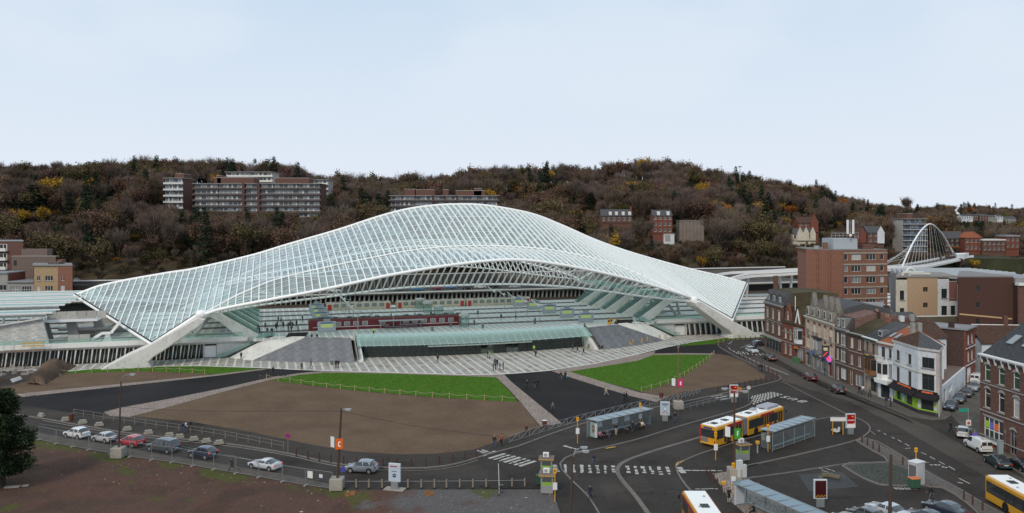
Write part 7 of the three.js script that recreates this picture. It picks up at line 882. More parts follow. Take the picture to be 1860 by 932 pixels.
function carShape(kind) {
  if (carShapes.has(kind)) return carShapes.get(kind); const k = CAR[kind], { L, W, H, belt } = k, xs = new Set(k.top.map(p => p[0])); for (let i = 0; i <= 24; i++) xs.add(i / 24); for (const p of [...k.pillars, k.sideEnd ?? 0.3]) { xs.add(p - 0.012); xs.add(p + 0.012); } const sx = [...xs].filter(x => x >= 0 && x <= 1).sort((a, b) => a - b).filter((x, i, a) => !i || x - a[i - 1] > 0.004);
  const ring = x => { const yt = table(k.top, x), end = 1 - 0.16 * Math.pow(Math.max(0,1 - x / 0.09), 2) - 0.12 * Math.pow(Math.max(0, (x - 0.93) / 0.07), 2), w = W / 2 * end, cab = yt > belt + 0.1, b = Math.min(belt, yt - 0.03), low = 0.2 + 0.1 * Math.max(0,1 - x / 0.06) + 0.12 * Math.max(0, (x - 0.94) / 0.06), gw = y => w * (0.965 - 0.2 * (y - b) / (H - belt)); const q = [[0, low],[w * 0.84, low],[w * 0.975, low + 0.14],[w, Math.min(b - 0.12,0.56)],[w * 0.99, b - 0.07],[w * 0.955, b]]; if (cab) { const gl = b + 0.04, gu = Math.max(gl + 0.02, yt - 0.1); q.push([gw(gl), gl],[gw(gu), gu],[gw(yt) - 0.07, yt - 0.015],[0, yt + 0.025]); } else q.push([w * 0.9, b + 0.012],[w * 0.85, b + 0.02],[w * 0.7, yt],[0, yt + 0.02]); return q.map(([z, y]) => new V3(L / 2 - x * L, y, z)); };
  const rings = sx.map(ring), body = [], glass = { windscreen: [], rear_window: [], side: [[],[]] }; let segs = [], cur = null;
  const tri = (arr, a, b, c, d) => arr.push(a, b, c, b, d, c), mir = v => new V3(v.x, v.y, -v.z);
  for (let i = 0; i < rings.length - 1; i++) { const x0 = sx[i], x1 = sx[i + 1], m = (x0 + x1) / 2, cab = table(k.top, x0) > belt + 0.22 && table(k.top, x1) > belt + 0.22, pil = k.pillars.some(p => Math.abs(m - p) < 0.012) || m > (k.sideEnd ?? 1) || m < k.ws[0] + 0.045 || (k.rw[1] < 2 && m > k.rw[1] - 0.03);
    for (let j = 0; j < 9; j++) { const a = rings[i][j], b = rings[i][j + 1], c = rings[i + 1][j], d = rings[i + 1][j + 1]; let to = body; if (j === 6 && cab && !pil) { if (!cur) { cur = [[],[]]; segs.push(cur); } tri(cur[0], a, c, b, d); tri(cur[1], mir(a), mir(b), mir(c), mir(d)); continue; } if (j >= 8 || j === 7) { if (m > k.ws[0] && m < k.ws[1]) to = glass.windscreen; else if (m > k.rw[0] && m < k.rw[1]) to = glass.rear_window; } tri(to, a, c, b, d); tri(to, mir(a), mir(b), mir(c), mir(d)); }
    if (!(cab && !pil)) cur = null; }
  for (const [r, f] of [[rings[0],0],[rings[rings.length - 1],1]]) { const c = new V3(r[0].x, 0.45,0), loop = [...r, ...r.slice().reverse().map(mir)]; for (let i = 0; i < loop.length; i++) body.push(c, loop[i], loop[(i + 1) % loop.length]); }
  const mk = a => { let g = new THREE.BufferGeometry().setFromPoints(a); g = mergeVertices(g, 1e-4); g = toCreasedNormals(g, 0.6); g.setAttribute('uv', new THREE.Float32BufferAttribute(new Float32Array(g.attributes.position.count * 2), 2)); g.userData.done = true; return g; };
  const r = { body: mk(body), windscreen: mk(glass.windscreen), rear: glass.rear_window.length ? mk(glass.rear_window) : null, sides: segs.filter(s => s[0].length).flatMap(s => [mk(s[0]), mk(s[1])]), front: table(k.top, 0.03), k }; carShapes.set(kind, r); return r;
}
const CARGLASS = M([0.03,0.035,0.04],0.05, { clearcoat: 1, clearcoatRoughness: 0.02 }), HEAD = M([0.6,0.62,0.64],0.15), TAIL = M([0.35,0.01,0.01],0.3), PLATE = M([0.6,0.6,0.56],0.5);
function car(kind, paint, label, at, heading, o = {}) {
  const s = carShape(kind), { L, W, H, belt } = s.k, t = thing(kind === 'van' ? 'parked_van' : 'car', label, kind === 'van' ? 'van' : 'car', [at.x, (o.y ?? 0) + 0.01, at.z], heading, o.group ?? 'cars in the streets'); const pm = M(paint, 0.28, { clearcoat: 1, clearcoatRoughness: 0.06 });
  part('body', s.body, pm, t); part('windscreen', s.windscreen, CARGLASS, t); if (s.rear) part('rear_window', s.rear, CARGLASS, t); s.sides.forEach(g => part('side_window', g, CARGLASS, t));
  for (const x of [L / 2 - 0.78,-L / 2 + 0.72]) for (const z of [-1,1]) { const a = part('wheel_arch', ARCH, BLACK, t); a.position.set(x, 0.36, z * (W / 2 - 0.012)); const w = part('wheel', TYRE, RUBBER, t); w.position.set(x, 0.315, z * (W / 2 - 0.06)); const r = part('rim', RIM, ALLOY, w); r.position.z = z * 0.03; }
  for (const z of [-1,1]) { part('headlight', RB(0.2,0.14,0.36,0.04, L / 2 - 0.14, s.front - 0.06, z * (W / 2 - 0.3)), HEAD, t); part('tail_light', kind === 'mpv' || kind === 'hatch' || kind === 'van' ? RB(0.12,0.36,0.16,0.03,-L / 2 + 0.08, belt - 0.06, z * (W / 2 - 0.13)) : RB(0.12,0.15,0.34,0.03,-L / 2 + 0.05, belt - 0.16, z * (W / 2 - 0.26)), o.lit ? M([0.7,0.03,0.02],0.3, { emissive: new THREE.Color(0.35,0.02,0.015) }) : TAIL, t); part('mirror', RB(0.14,0.12,0.2,0.04, L / 2 - (s.k.ws[0] + 0.08) * L, belt + 0.06, z * (W / 2 + 0.08)), pm, t); part('sill', B(-L / 2 + 1.1, L / 2 - 1.15,0.2,0.27, z * (W / 2 - 0.05), z * (W / 2 + 0.005)), BLACK, t); }
  part('number_plate', B(-L / 2 - 0.02,-L / 2 + 0.02,0.62,0.73,-0.26,0.26), PLATE, t); part('rear_bumper', RB(0.16,0.22, W * 0.86,0.06,-L / 2 + 0.03,0.42,0), o.bumper ? BLACK : pm, t); part('grille', B(L / 2 - 0.06, L / 2 + 0.015,0.36,0.5,-0.5,0.5), BLACK, t);
  if (s.k.backdoors) { for (const z of [-0.37,0.37]) part('rear_door_window', B(-L / 2 - 0.012,-L / 2 + 0.01,1.1,1.55, z - 0.3, z + 0.3), CARGLASS, t); part('rear_trim', B(-L / 2 - 0.012,-L / 2 + 0.02,0.45,0.6,-0.7,0.7), BLACK, t); }
  return t;
}
const face2 = (a, b) => { const d = b.clone().sub(a); return Math.atan2(-d.z, d.x); };   // heading of a car whose nose points from a to b
const SIL = [0.46,0.47,0.48], NAVY = [0.012,0.018,0.045], BLK = [0.012,0.012,0.014], WHT = [0.72,0.73,0.73];
{
  const hd = face2(G(480,846), G(90,783)), q = (k, c, l, x, y, o) => car(k, c, l, G(x, y), hd, { group: 'cars in the left street', ...o });
  q('hatch', WHT, 'white hatchback, leftmost of the cars parked by the waste lot', 139,794.5, { bumper: false }); q('small', SIL, 'small silver city car with black bumper, second of the parked row', 189,802, { bumper: true }); q('hatch', [0.42,0.012,0.02], 'bright red hatchback parked behind the small silver car', 238,809.5, { bumper: true }); q('mpv', [0.055,0.065,0.075], 'dark grey people carrier parked behind the red hatchback', 297,819, {}); q('hatch', NAVY, 'navy blue hatchback with glowing tail light, last of the parked row', 368,830.5, { lit: true });
  car('coupe', [0.55,0.57,0.60], 'silver coupe with rear spoiler driving past the waste lot', G(481,851), face2(G(560,862), G(420,838)), { group: 'cars in the left street', lit: true }); car('hatch', [0.20,0.22,0.26], 'silver blue hatchback driving past the orange C sign', G(657,857), face2(G(700,859), G(600,853)), { group: 'cars in the left street' });
  const st0 = face2(G(1640,790), G(1440,680)), st1 = st0 + PI, w = (k, c, l, x, y, h, o) => car(k, c, l, G(x, y), h, { group: 'cars in the right street', ...o });
  w('hatch', SIL, 'silver car on the zebra crossing near the station corner', 1366,641, face2(G(1366,641), G(1340,632)) + PI); w('hatch', [0.03,0.035,0.045], 'dark car turning at the lawn beyond the zebra crossing', 1379,629, face2(G(1360,632), G(1395,628))); w('sedan', [0.02,0.022,0.026], 'black car heading for the station in front of the brick corner house', 1398,654, st0, { lit: true }); w('hatch', [0.10,0.012,0.022], 'dark red car driving past the neon bar', 1471,690, st0); w('hatch', [0.02,0.022,0.028], 'black car driving past the shutter shop', 1521,713, st0, { lit: true }); w('sedan', [0.012,0.03,0.032], 'dark green car driving past the brick corner house', 1812,846, face2(G(1860,875), G(1780,825))); w('sedan', BLK, 'black car at the right edge behind the green car', 1856,852, face2(G(1900,880), G(1820,832)), { lit: true });
  w('van', [0.66,0.66,0.65], 'white delivery van parked by the brick corner house', 1776,817, face2(G(1800,828), G(1750,804)), { group: undefined }); w('hatch', SIL, 'silver hatchback seen from behind entering the side street', 1750,792, face2(G(1752,800), G(1757,760)));
  const sd = face2(G(1760,712), G(1715,752)), sg = { group: 'cars parked in the side street' }; w('hatch', NAVY, 'navy car facing the camera, nearest in the side street', 1727,744, sd, sg); w('hatch', BLK, 'black car squeezed behind the navy one in the side street', 1743,731, sd, sg); w('sedan', [0.025,0.027,0.03], 'dark grey saloon in the middle of the side street', 1757,719, sd, sg); w('hatch', [0.30,0.32,0.35], 'silver blue car at the far end of the side street', 1769,709, sd, sg); w('van', WHT, 'white van parked at the far end of the side street', 1774,694, sd + PI, sg);
  const pk = face2(G(1650,955), G(1570,925)), pg = { group: 'cars in the parking yard' }; w('sedan', [0.5,0.52,0.55], 'bright silver saloon in the parking yard at the bottom edge', 1612,937, pk, pg); w('hatch', [0.07,0.075,0.085], 'dark grey car left of the bright silver saloon', 1573,946, pk, pg); w('hatch', [0.12,0.125,0.13], 'grey car leftmost in the parking yard', 1533,957, pk, pg); w('sedan', BLK, 'black car in the parking yard beside the dark blue one', 1683,950, pk, pg); w('sedan', [0.025,0.032,0.05], 'dark blue car nearest the walking person in black', 1717,934, pk, pg);
  [[-47, 'hatch', WHT, 'white'],[-42, 'hatch', BLK, 'black'],[-37, 'hatch', SIL, 'silver'],[-31.5, 'mpv', [0.3,0.3,0.3], 'grey people carrier'],[-25, 'van', WHT, 'white van'],[-3, 'hatch', [0.3,0.32,0.34], 'grey'],[2.5, 'hatch', [0.02,0.2,0.4], 'bright blue'],[10, 'hatch', [0.25,0.02,0.05], 'crimson'],[15, 'hatch', [0.1,0.2,0.45], 'pale blue'],[20, 'hatch', BLK, 'dark'],[25, 'van', [0.6,0.6,0.56], 'cream van'],[31, 'hatch', BLK, 'black'],[37, 'hatch', SIL, 'silver']].forEach(([u, k, c, n], i) => car(k, c, `${n} ${/van|carrier/.test(n) ? 'parked' : 'car parked'} on the raised deck, number ${['one', 'two', 'three', 'four', 'five', 'six', 'seven', 'eight', 'nine', 'ten', 'eleven', 'twelve', 'thirteen'][i]} from the left`, fromUV(u, 81.5 + (i % 3) * 2), ST_TURN, { y: 7.02, group: 'cars parked on the raised deck' }));
  car('hatch', [0.5,0.5,0.5], 'silver car parked on the lane beside the tan flats, upper one', P(139,511,262), 1.9, { y: P(139,513,262).y, group: 'cars by the tan flats' }); car('hatch', [0.42,0.43,0.45], 'grey car parked on the lane beside the tan flats, lower one', P(147,516,258), 1.9, { y: P(147,518,258).y, group: 'cars by the tan flats' });
  structure('lane', slab(plan([P(130,500,275), P(134,522,250), P(160,527,250), P(152,508,275)]), 5, P(139,513,262).y), ASPHALT_PALE, 'sloping lane beside the tan flats');
}
// ---------- buses
const BUSY = M([0.62,0.30,0.012],0.35, { clearcoat: 0.8 }), BUSR = M([0.42,0.015,0.03],0.35, { clearcoat: 0.8 }), BUSW = M([0.84,0.84,0.82],0.5), BUSG = M([0.16,0.16,0.18],0.5);
function busUnit(t, x0, x1, o) {   // one rigid section along x, nose towards +x
  const W = 1.25, sh = (y, w) => [w, y], prof = [[-W, 0.32],[W, 0.32],[W, 2.55],[W - 0.12,2.78],[-W + 0.12,2.78],[-W, 2.55]]; part('body', ext(prof, x1 - x0 - 0.1,0.05).rotateY(PI / 2).translate(x0 + 0.05,0,0), BUSY, t); part('roof', B(x0 + 0.15, x1 - 0.15,2.83,2.9,-1.08,1.08), BUSW, t);
  const n = Math.round((x1 - x0 - 0.8) / 1.35); for (const z of [-1,1]) { part('window_band', B(x0 + 0.2, x1 - 0.2,1.1,2.345, z * 1.28, z * 1.306), BLACK, t); for (let i = 0; i < n; i++) { const a = x0 + 0.35 + (x1 - x0 - 0.7) * i / n, b = x0 + 0.35 + (x1 - x0 - 0.7) * (i + 1) / n; const dr = z === (o.doorSide ?? 1) && o.doors.includes(i); part(dr ? 'door' : 'window', B(a + 0.03, b - 0.03, dr ? 0.42 : 1.15,2.32, z * 1.3, z * 1.312), CARGLASS, t); if (dr) part('door_frame', [B(a, a + 0.06,0.4,2.35, z * 1.3, z * 1.32), B((a + b) / 2 - 0.03, (a + b) / 2 + 0.03,0.4,2.35, z * 1.313, z * 1.325), B(b - 0.06, b, 0.4,2.35, z * 1.3, z * 1.32)], BUSY, t); }
    o.strips.forEach(([a, b, m]) => part('roof_stripe', B(x0 + (x1 - x0) * a, x0 + (x1 - x0) * b, 2.36,2.7, z * 1.3, z * 1.315), m, t)); part('lower_band', B(x0 + (x1 - x0) * (o.low?.[0] ?? 0.7), x0 + (x1 - x0) * (o.low?.[1] ?? 0.92), 0.55,1.05, z * 1.3, z * 1.314), o.low?.[2] ?? BUSR, t);
    for (const x of o.wheels) { const a = part('wheel_arch', new THREE.CylinderGeometry(0.58,0.58,0.06,20).rotateX(PI / 2).translate(x, 0.52, z * 1.275), BLACK, t), w = part('wheel', new THREE.TorusGeometry(0.36,0.13,8,20).translate(x, 0.49, z * 1.22), RUBBER, t); part('rim', new THREE.CylinderGeometry(0.3,0.3,0.2,16).rotateX(PI / 2).translate(x, 0.49, z * 1.2), M([0.25,0.25,0.25],0.5), w); } }
  for (const x of [0.22,0.62]) part('roof_hatch', B(x0 + (x1 - x0) * x - 0.45, x0 + (x1 - x0) * x + 0.45,2.9,2.98,-0.4,0.4), DARK, t); for (let k = 0; k < 4; k++) part('roof_vent', new THREE.CylinderGeometry(0.11,0.11,0.12,10).translate(x0 + (x1 - x0) * (0.12 + k * 0.24), 2.95, k % 2 ? 0.55 : -0.55), GREY, t);
  for (const e of o.ends) { const x = e > 0 ? x1 : x0; part(e > 0 ? 'windscreen' : 'rear_window', B(x - e * 0.02, x + e * 0.03, e > 0 ? 0.95 : 1.25,2.35,-1.08,1.08), CARGLASS, t); part('destination_display', B(x, x + e * 0.035,2.4,2.66,-0.7,0.7), M([0.03,0.03,0.06],0.4, { emissive: new THREE.Color(0.02,0.02,0.07) }), t); for (const z of [-1,1]) part(e > 0 ? 'headlight' : 'tail_light', B(x, x + e * 0.04,0.55,0.95, z * 1.0, z * 1.18), e > 0 ? HEAD : TAIL, t); part('end_panel', [B(x, x + e * 0.03,0.4, e > 0 ? 0.9 : 1.2,-0.95,0.0)], o.endM ?? BUSG, t); part('end_corner', B(x, x + e * 0.032,0.98,2.74,1.085,1.25), o.cornerM ?? BUSY, t); part('end_corner', B(x, x + e * 0.032,0.98,2.74,-1.25,-1.085), BUSR, t); part('bumper', RB(0.14,0.25,2.4,0.06, x + e * 0.03,0.42,0), BUSY, t); if (e > 0) for (const z of [-1,1]) part('mirror', [bar([x - 0.1,2.45, z * 1.25],[x + 0.35,2.3, z * 1.5],0.03), RB(0.1,0.4,0.22,0.04, x + 0.38,2.1, z * 1.5)], BLACK, t); }
}
{
  const r = G(1286,811), f = G(1409,770), mid = r.clone().lerp(f, 0.5), t = thing('articulated_bus', 'long yellow and red bendy bus with white roof at the middle stop', 'bus', [mid.x, 0.01, mid.z], face2(r, f), 'buses'); busUnit(t, -9,-2.3, { doors: [1,3], doorSide: 1, strips: [[0.05,0.35, BUSY],[0.4,0.98, BUSR]], wheels: [-5.9], ends: [-1], low: [0.75,0.9, BUSG] }); busUnit(t, -0.9,9, { doors: [3,6], doorSide: 1, strips: [[0.02,0.3, BUSY],[0.34,0.72, BUSR],[0.74,0.98, BUSY]], wheels: [1.2,6.6], ends: [1], low: [0.42,0.66, BUSR] });
  for (let i = 0; i < 7; i++) part('bellows_fold', RB(0.17,2.35,2.35,0.05,-2.2 + i * 0.205,1.6,0), M([0.17,0.175,0.19],0.8), t); part('roof_unit', RB(3.2,0.42,1.9,0.12,6.6,3.1,0), M([0.33,0.33,0.37],0.5), t); part('roof_unit', RB(1.0,0.3,0.7,0.08,3.4,3.05,-0.5), M([0.33,0.33,0.37],0.5), t);
  const t2 = thing('city_bus', 'yellow and red bus with white roof driving out at the bottom middle', 'bus', [18.95,0.01,-77], PI / 2, 'buses'); busUnit(t2,-6,6, { doors: [1,5], doorSide: -1, strips: [[0.02,0.4, BUSY],[0.42,0.97, BUSR]], wheels: [-3.2,3.3], ends: [-1,1] });
  const t3 = thing('city_bus', 'yellow bus with cream roof cut off by the right picture edge', 'bus', [53.6,0.01,-82],-PI / 2, 'buses'); busUnit(t3,-6.2,6.2, { doors: [4], doorSide: -1, strips: [[0.02,0.55, BUSY],[0.6,0.95, BUSR]], wheels: [-2.6,3.4], ends: [-1,1], endM: BUSY });
}

// =====================================================================  PEOPLE
const POSES = {
  stand: { hip: [0,0.92,0], lean: [0,0], legs: [[0.02,0],[-0.03,0]], arms: [[0.05,0.12],[-0.03,0.25]] },
  walk: { hip: [0,0.91,0], lean: [0.04,0], legs: [[0.42,0.05],[-0.38,0.42]], arms: [[-0.42,0.2],[0.40,0.35]] },
  stroll: { hip: [0,0.915,0], lean: [0.03,0], legs: [[0.24,0.04],[-0.24,0.3]], arms: [[-0.2,0.25],[0.15,1.2]] },
  phone: { hip: [0,0.92,0], lean: [0.02,0], legs: [[0.04,0],[-0.04,0]], arms: [[0.35,1.7],[0.35,1.7]] },
  sit: { hip: [0,0.5,0], lean: [0.12,0], legs: [[1.45,1.4],[1.38,1.3]], arms: [[0.45,0.9],[0.5,0.8]] },
};
const bodyCache = new Map();
function bodyField(pose, coat) {
  const key = pose + coat; if (bodyCache.has(key)) return bodyCache.get(key); const p = POSES[pose], hip = new V3(...p.hip), bones = [], dir = a => new V3(Math.sin(a), -Math.cos(a), 0);   // x forward, z sideways
  const add = (a, b, r0, r1, id) => bones.push({ a, b, r0, r1, id }); const up = new V3(Math.sin(p.lean[0]), Math.cos(p.lean[0]), 0), at = (h, x = 0, z = 0) => hip.clone().addScaledVector(up, h).add(new V3(x, 0, z));
  add(at(0.02,0,-0.06), at(0.02,0,0.06), 0.125,0.125, coat ? 'top' : 'leg'); add(at(0.05), at(0.28), 0.125,0.13, 'top'); add(at(0.34,0,-0.07), at(0.34,0,0.07), 0.135,0.135, 'top'); add(at(0.46,0,-0.15), at(0.46,0,0.15), 0.075,0.075, 'top'); add(at(0.5), at(0.6,0.01), 0.055,0.052, 'skin'); add(at(0.66,0.015), at(0.72,0.01), 0.088,0.097, 'head'); add(at(0.665,0.085), at(0.685,0.105), 0.022,0.014, 'skin');
  if (coat && pose !== 'sit') add(at(0,0,0), at(-0.22,0,0), 0.15,0.165, 'top');
  [-1,1].forEach((s, i) => { const [th, kn] = p.legs[i], h = hip.clone().add(new V3(0,0, s * 0.09)), k = h.clone().addScaledVector(dir(th), 0.43), an = k.clone().addScaledVector(dir(th - kn), 0.41); add(h, k, 0.092,0.062, 'leg'); add(k, an, 0.062,0.045, 'leg'); const f = pose === 'sit' ? 0 : th - kn; add(an.clone().add(new V3(-0.03,-0.035,0)), an.clone().add(new V3(0.14 * Math.cos(f * 0.5), -0.05 + 0.14 * Math.sin(f * 0.5), s * 0.015)), 0.045,0.036, 'shoe');
    const [sh, el] = p.arms[i], S = at(0.45,0, s * 0.185), E = S.clone().addScaledVector(dir(sh), 0.28).add(new V3(0,0, s * 0.045)), Wr = E.clone().addScaledVector(dir(sh + el), 0.25).add(new V3(0,0,-s * 0.02)); add(S, E, 0.055,0.044, 'top'); add(E, Wr, 0.044,0.034, 'top'); const hd = dir(sh + el); for (const [q, l] of [[-0.018,0.15],[0,0.165],[0.018,0.155]]) add(Wr.clone(), Wr.clone().addScaledVector(hd, l).add(new V3(q, 0,0)), 0.026,0.013, 'hand'); add(Wr.clone().addScaledVector(hd, 0.04), Wr.clone().addScaledVector(hd, 0.09).add(new V3(0.04,0,-s * 0.02)), 0.014,0.011, 'hand'); });
  const res = 58, mc = new MarchingCubes(res, new THREE.MeshBasicMaterial(), false, false, 40000), S = 0.92, cy = 0.86, q = new V3(), ab = new V3(); mc.isolation = 0;
  const dist = (pt, b) => { ab.subVectors(b.b, b.a); const t = Math.min(1, Math.max(0, q.subVectors(pt, b.a).dot(ab) / ab.lengthSq())); return q.addScaledVector(ab, -t).length() - (b.r0 + (b.r1 - b.r0) * t); };
  const pt = new V3(); for (let z = 0; z < res; z++) for (let y = 0; y < res; y++) for (let x = 0; x < res; x++) { pt.set((x / res * 2 - 1) * S, (y / res * 2 - 1) * S + cy, (z / res * 2 - 1) * S); let d = 9; for (const b of bones) { const e = dist(pt, b), k = 0.03, h = Math.max(k - Math.abs(d - e), 0) / k; d = Math.min(d, e) - h * h * k * 0.25; if (d < -0.2) break; } mc.field[z * res * res + y * res + x] = -d; }
  mc.update(); const n = mc.count, pos = new Float32Array(n * 3); for (let i = 0; i < n; i++) { pos[i * 3] = mc.positionArray[i * 3] * S; pos[i * 3 + 1] = mc.positionArray[i * 3 + 1] * S + cy; pos[i * 3 + 2] = mc.positionArray[i * 3 + 2] * S; }
  let g = new THREE.BufferGeometry(); g.setAttribute('position', new THREE.BufferAttribute(pos, 3)); g = mergeVertices(g, 1e-4); g.computeVertexNormals(); const ids = [], P2 = g.attributes.position, headC = at(0.69,0.012); for (let i = 0; i < P2.count; i++) { pt.fromBufferAttribute(P2, i); let best = 9, id = 'top'; for (const b of bones) { const e = dist(pt, b); if (e < best) { best = e; id = b.id; } } if (id === 'head') { const dx = pt.x - headC.x, dy = pt.y - headC.y; id = dx > 0.035 && dy < 0.045 ? (Math.abs(dy - 0.005) < 0.012 && Math.abs(Math.abs(pt.z) - 0.033) < 0.014 ? 'eye' : Math.abs(dy + 0.062) < 0.009 && Math.abs(pt.z) < 0.03 ? 'mouth' : 'skin') : dy < -0.05 && dx > -0.02 ? 'skin' : 'hair'; } ids.push(id); }
  g.setAttribute('uv', new THREE.Float32BufferAttribute(new Float32Array(P2.count * 2), 2)); const r = { g, ids }; bodyCache.set(key, r); return r;
}
const SKIN = [0.42,0.25,0.18], PERSON = new THREE.MeshStandardMaterial({ vertexColors: true, roughness: 0.85, side: THREE.DoubleSide }), dressed = new Map();
const K = { black: [0.012,0.012,0.014], navy: [0.012,0.018,0.04], grey: [0.10,0.10,0.11], beige: [0.42,0.36,0.28], white: [0.62,0.62,0.62], brown: [0.06,0.035,0.025], red: [0.26,0.02,0.03], orange: [0.28,0.08,0.04], blue: [0.03,0.07,0.16], jeans: [0.045,0.07,0.12], hivis: [0.35,0.62,0.03], pink: [0.4,0.16,0.2], blond: [0.40,0.28,0.12], dark: [0.02,0.014,0.01], purple: [0.10,0.03,0.09] };
function person(pose, [top, leg, hair = 'dark', coat = 0, extra], label, at, turn, group, y = 0.1) {
  const f = bodyField(pose, coat), key = [pose, top, leg, hair, coat].join(); if (!dressed.has(key)) { const g = f.g.clone(), c = new Float32Array(f.ids.length * 3), pal = { top: K[top], leg: K[leg], skin: SKIN, hand: SKIN, head: SKIN, hair: K[hair], shoe: K.black, eye: [0.02,0.02,0.02], mouth: [0.25,0.08,0.07] }; f.ids.forEach((id, i) => c.set(pal[id], i * 3)); g.setAttribute('color', new THREE.BufferAttribute(c, 3)); g.userData.done = true; dressed.set(key, g); }
  const t = thing('person', label, 'person', [at.x, y, at.z], turn, group); part('body', dressed.get(key), PERSON, t);
  if (extra === 'pack') part('backpack', RB(0.16,0.42,0.3,0.06,-0.19,1.25,0), DARK, t); if (extra === 'bag') part('shoulder_bag', RB(0.26,0.24,0.1,0.03,0,0.85,0.24), M([0.2,0.03,0.04],0.7), t); if (extra === 'blue') part('carrier_bag', RB(0.3,0.34,0.12,0.03,0.05,0.6,0.27), M([0.05,0.4,0.5],0.6), t); return t;
}
const LFT = PI, RGT = 0, AWY = PI / 2, TWD = -PI / 2;
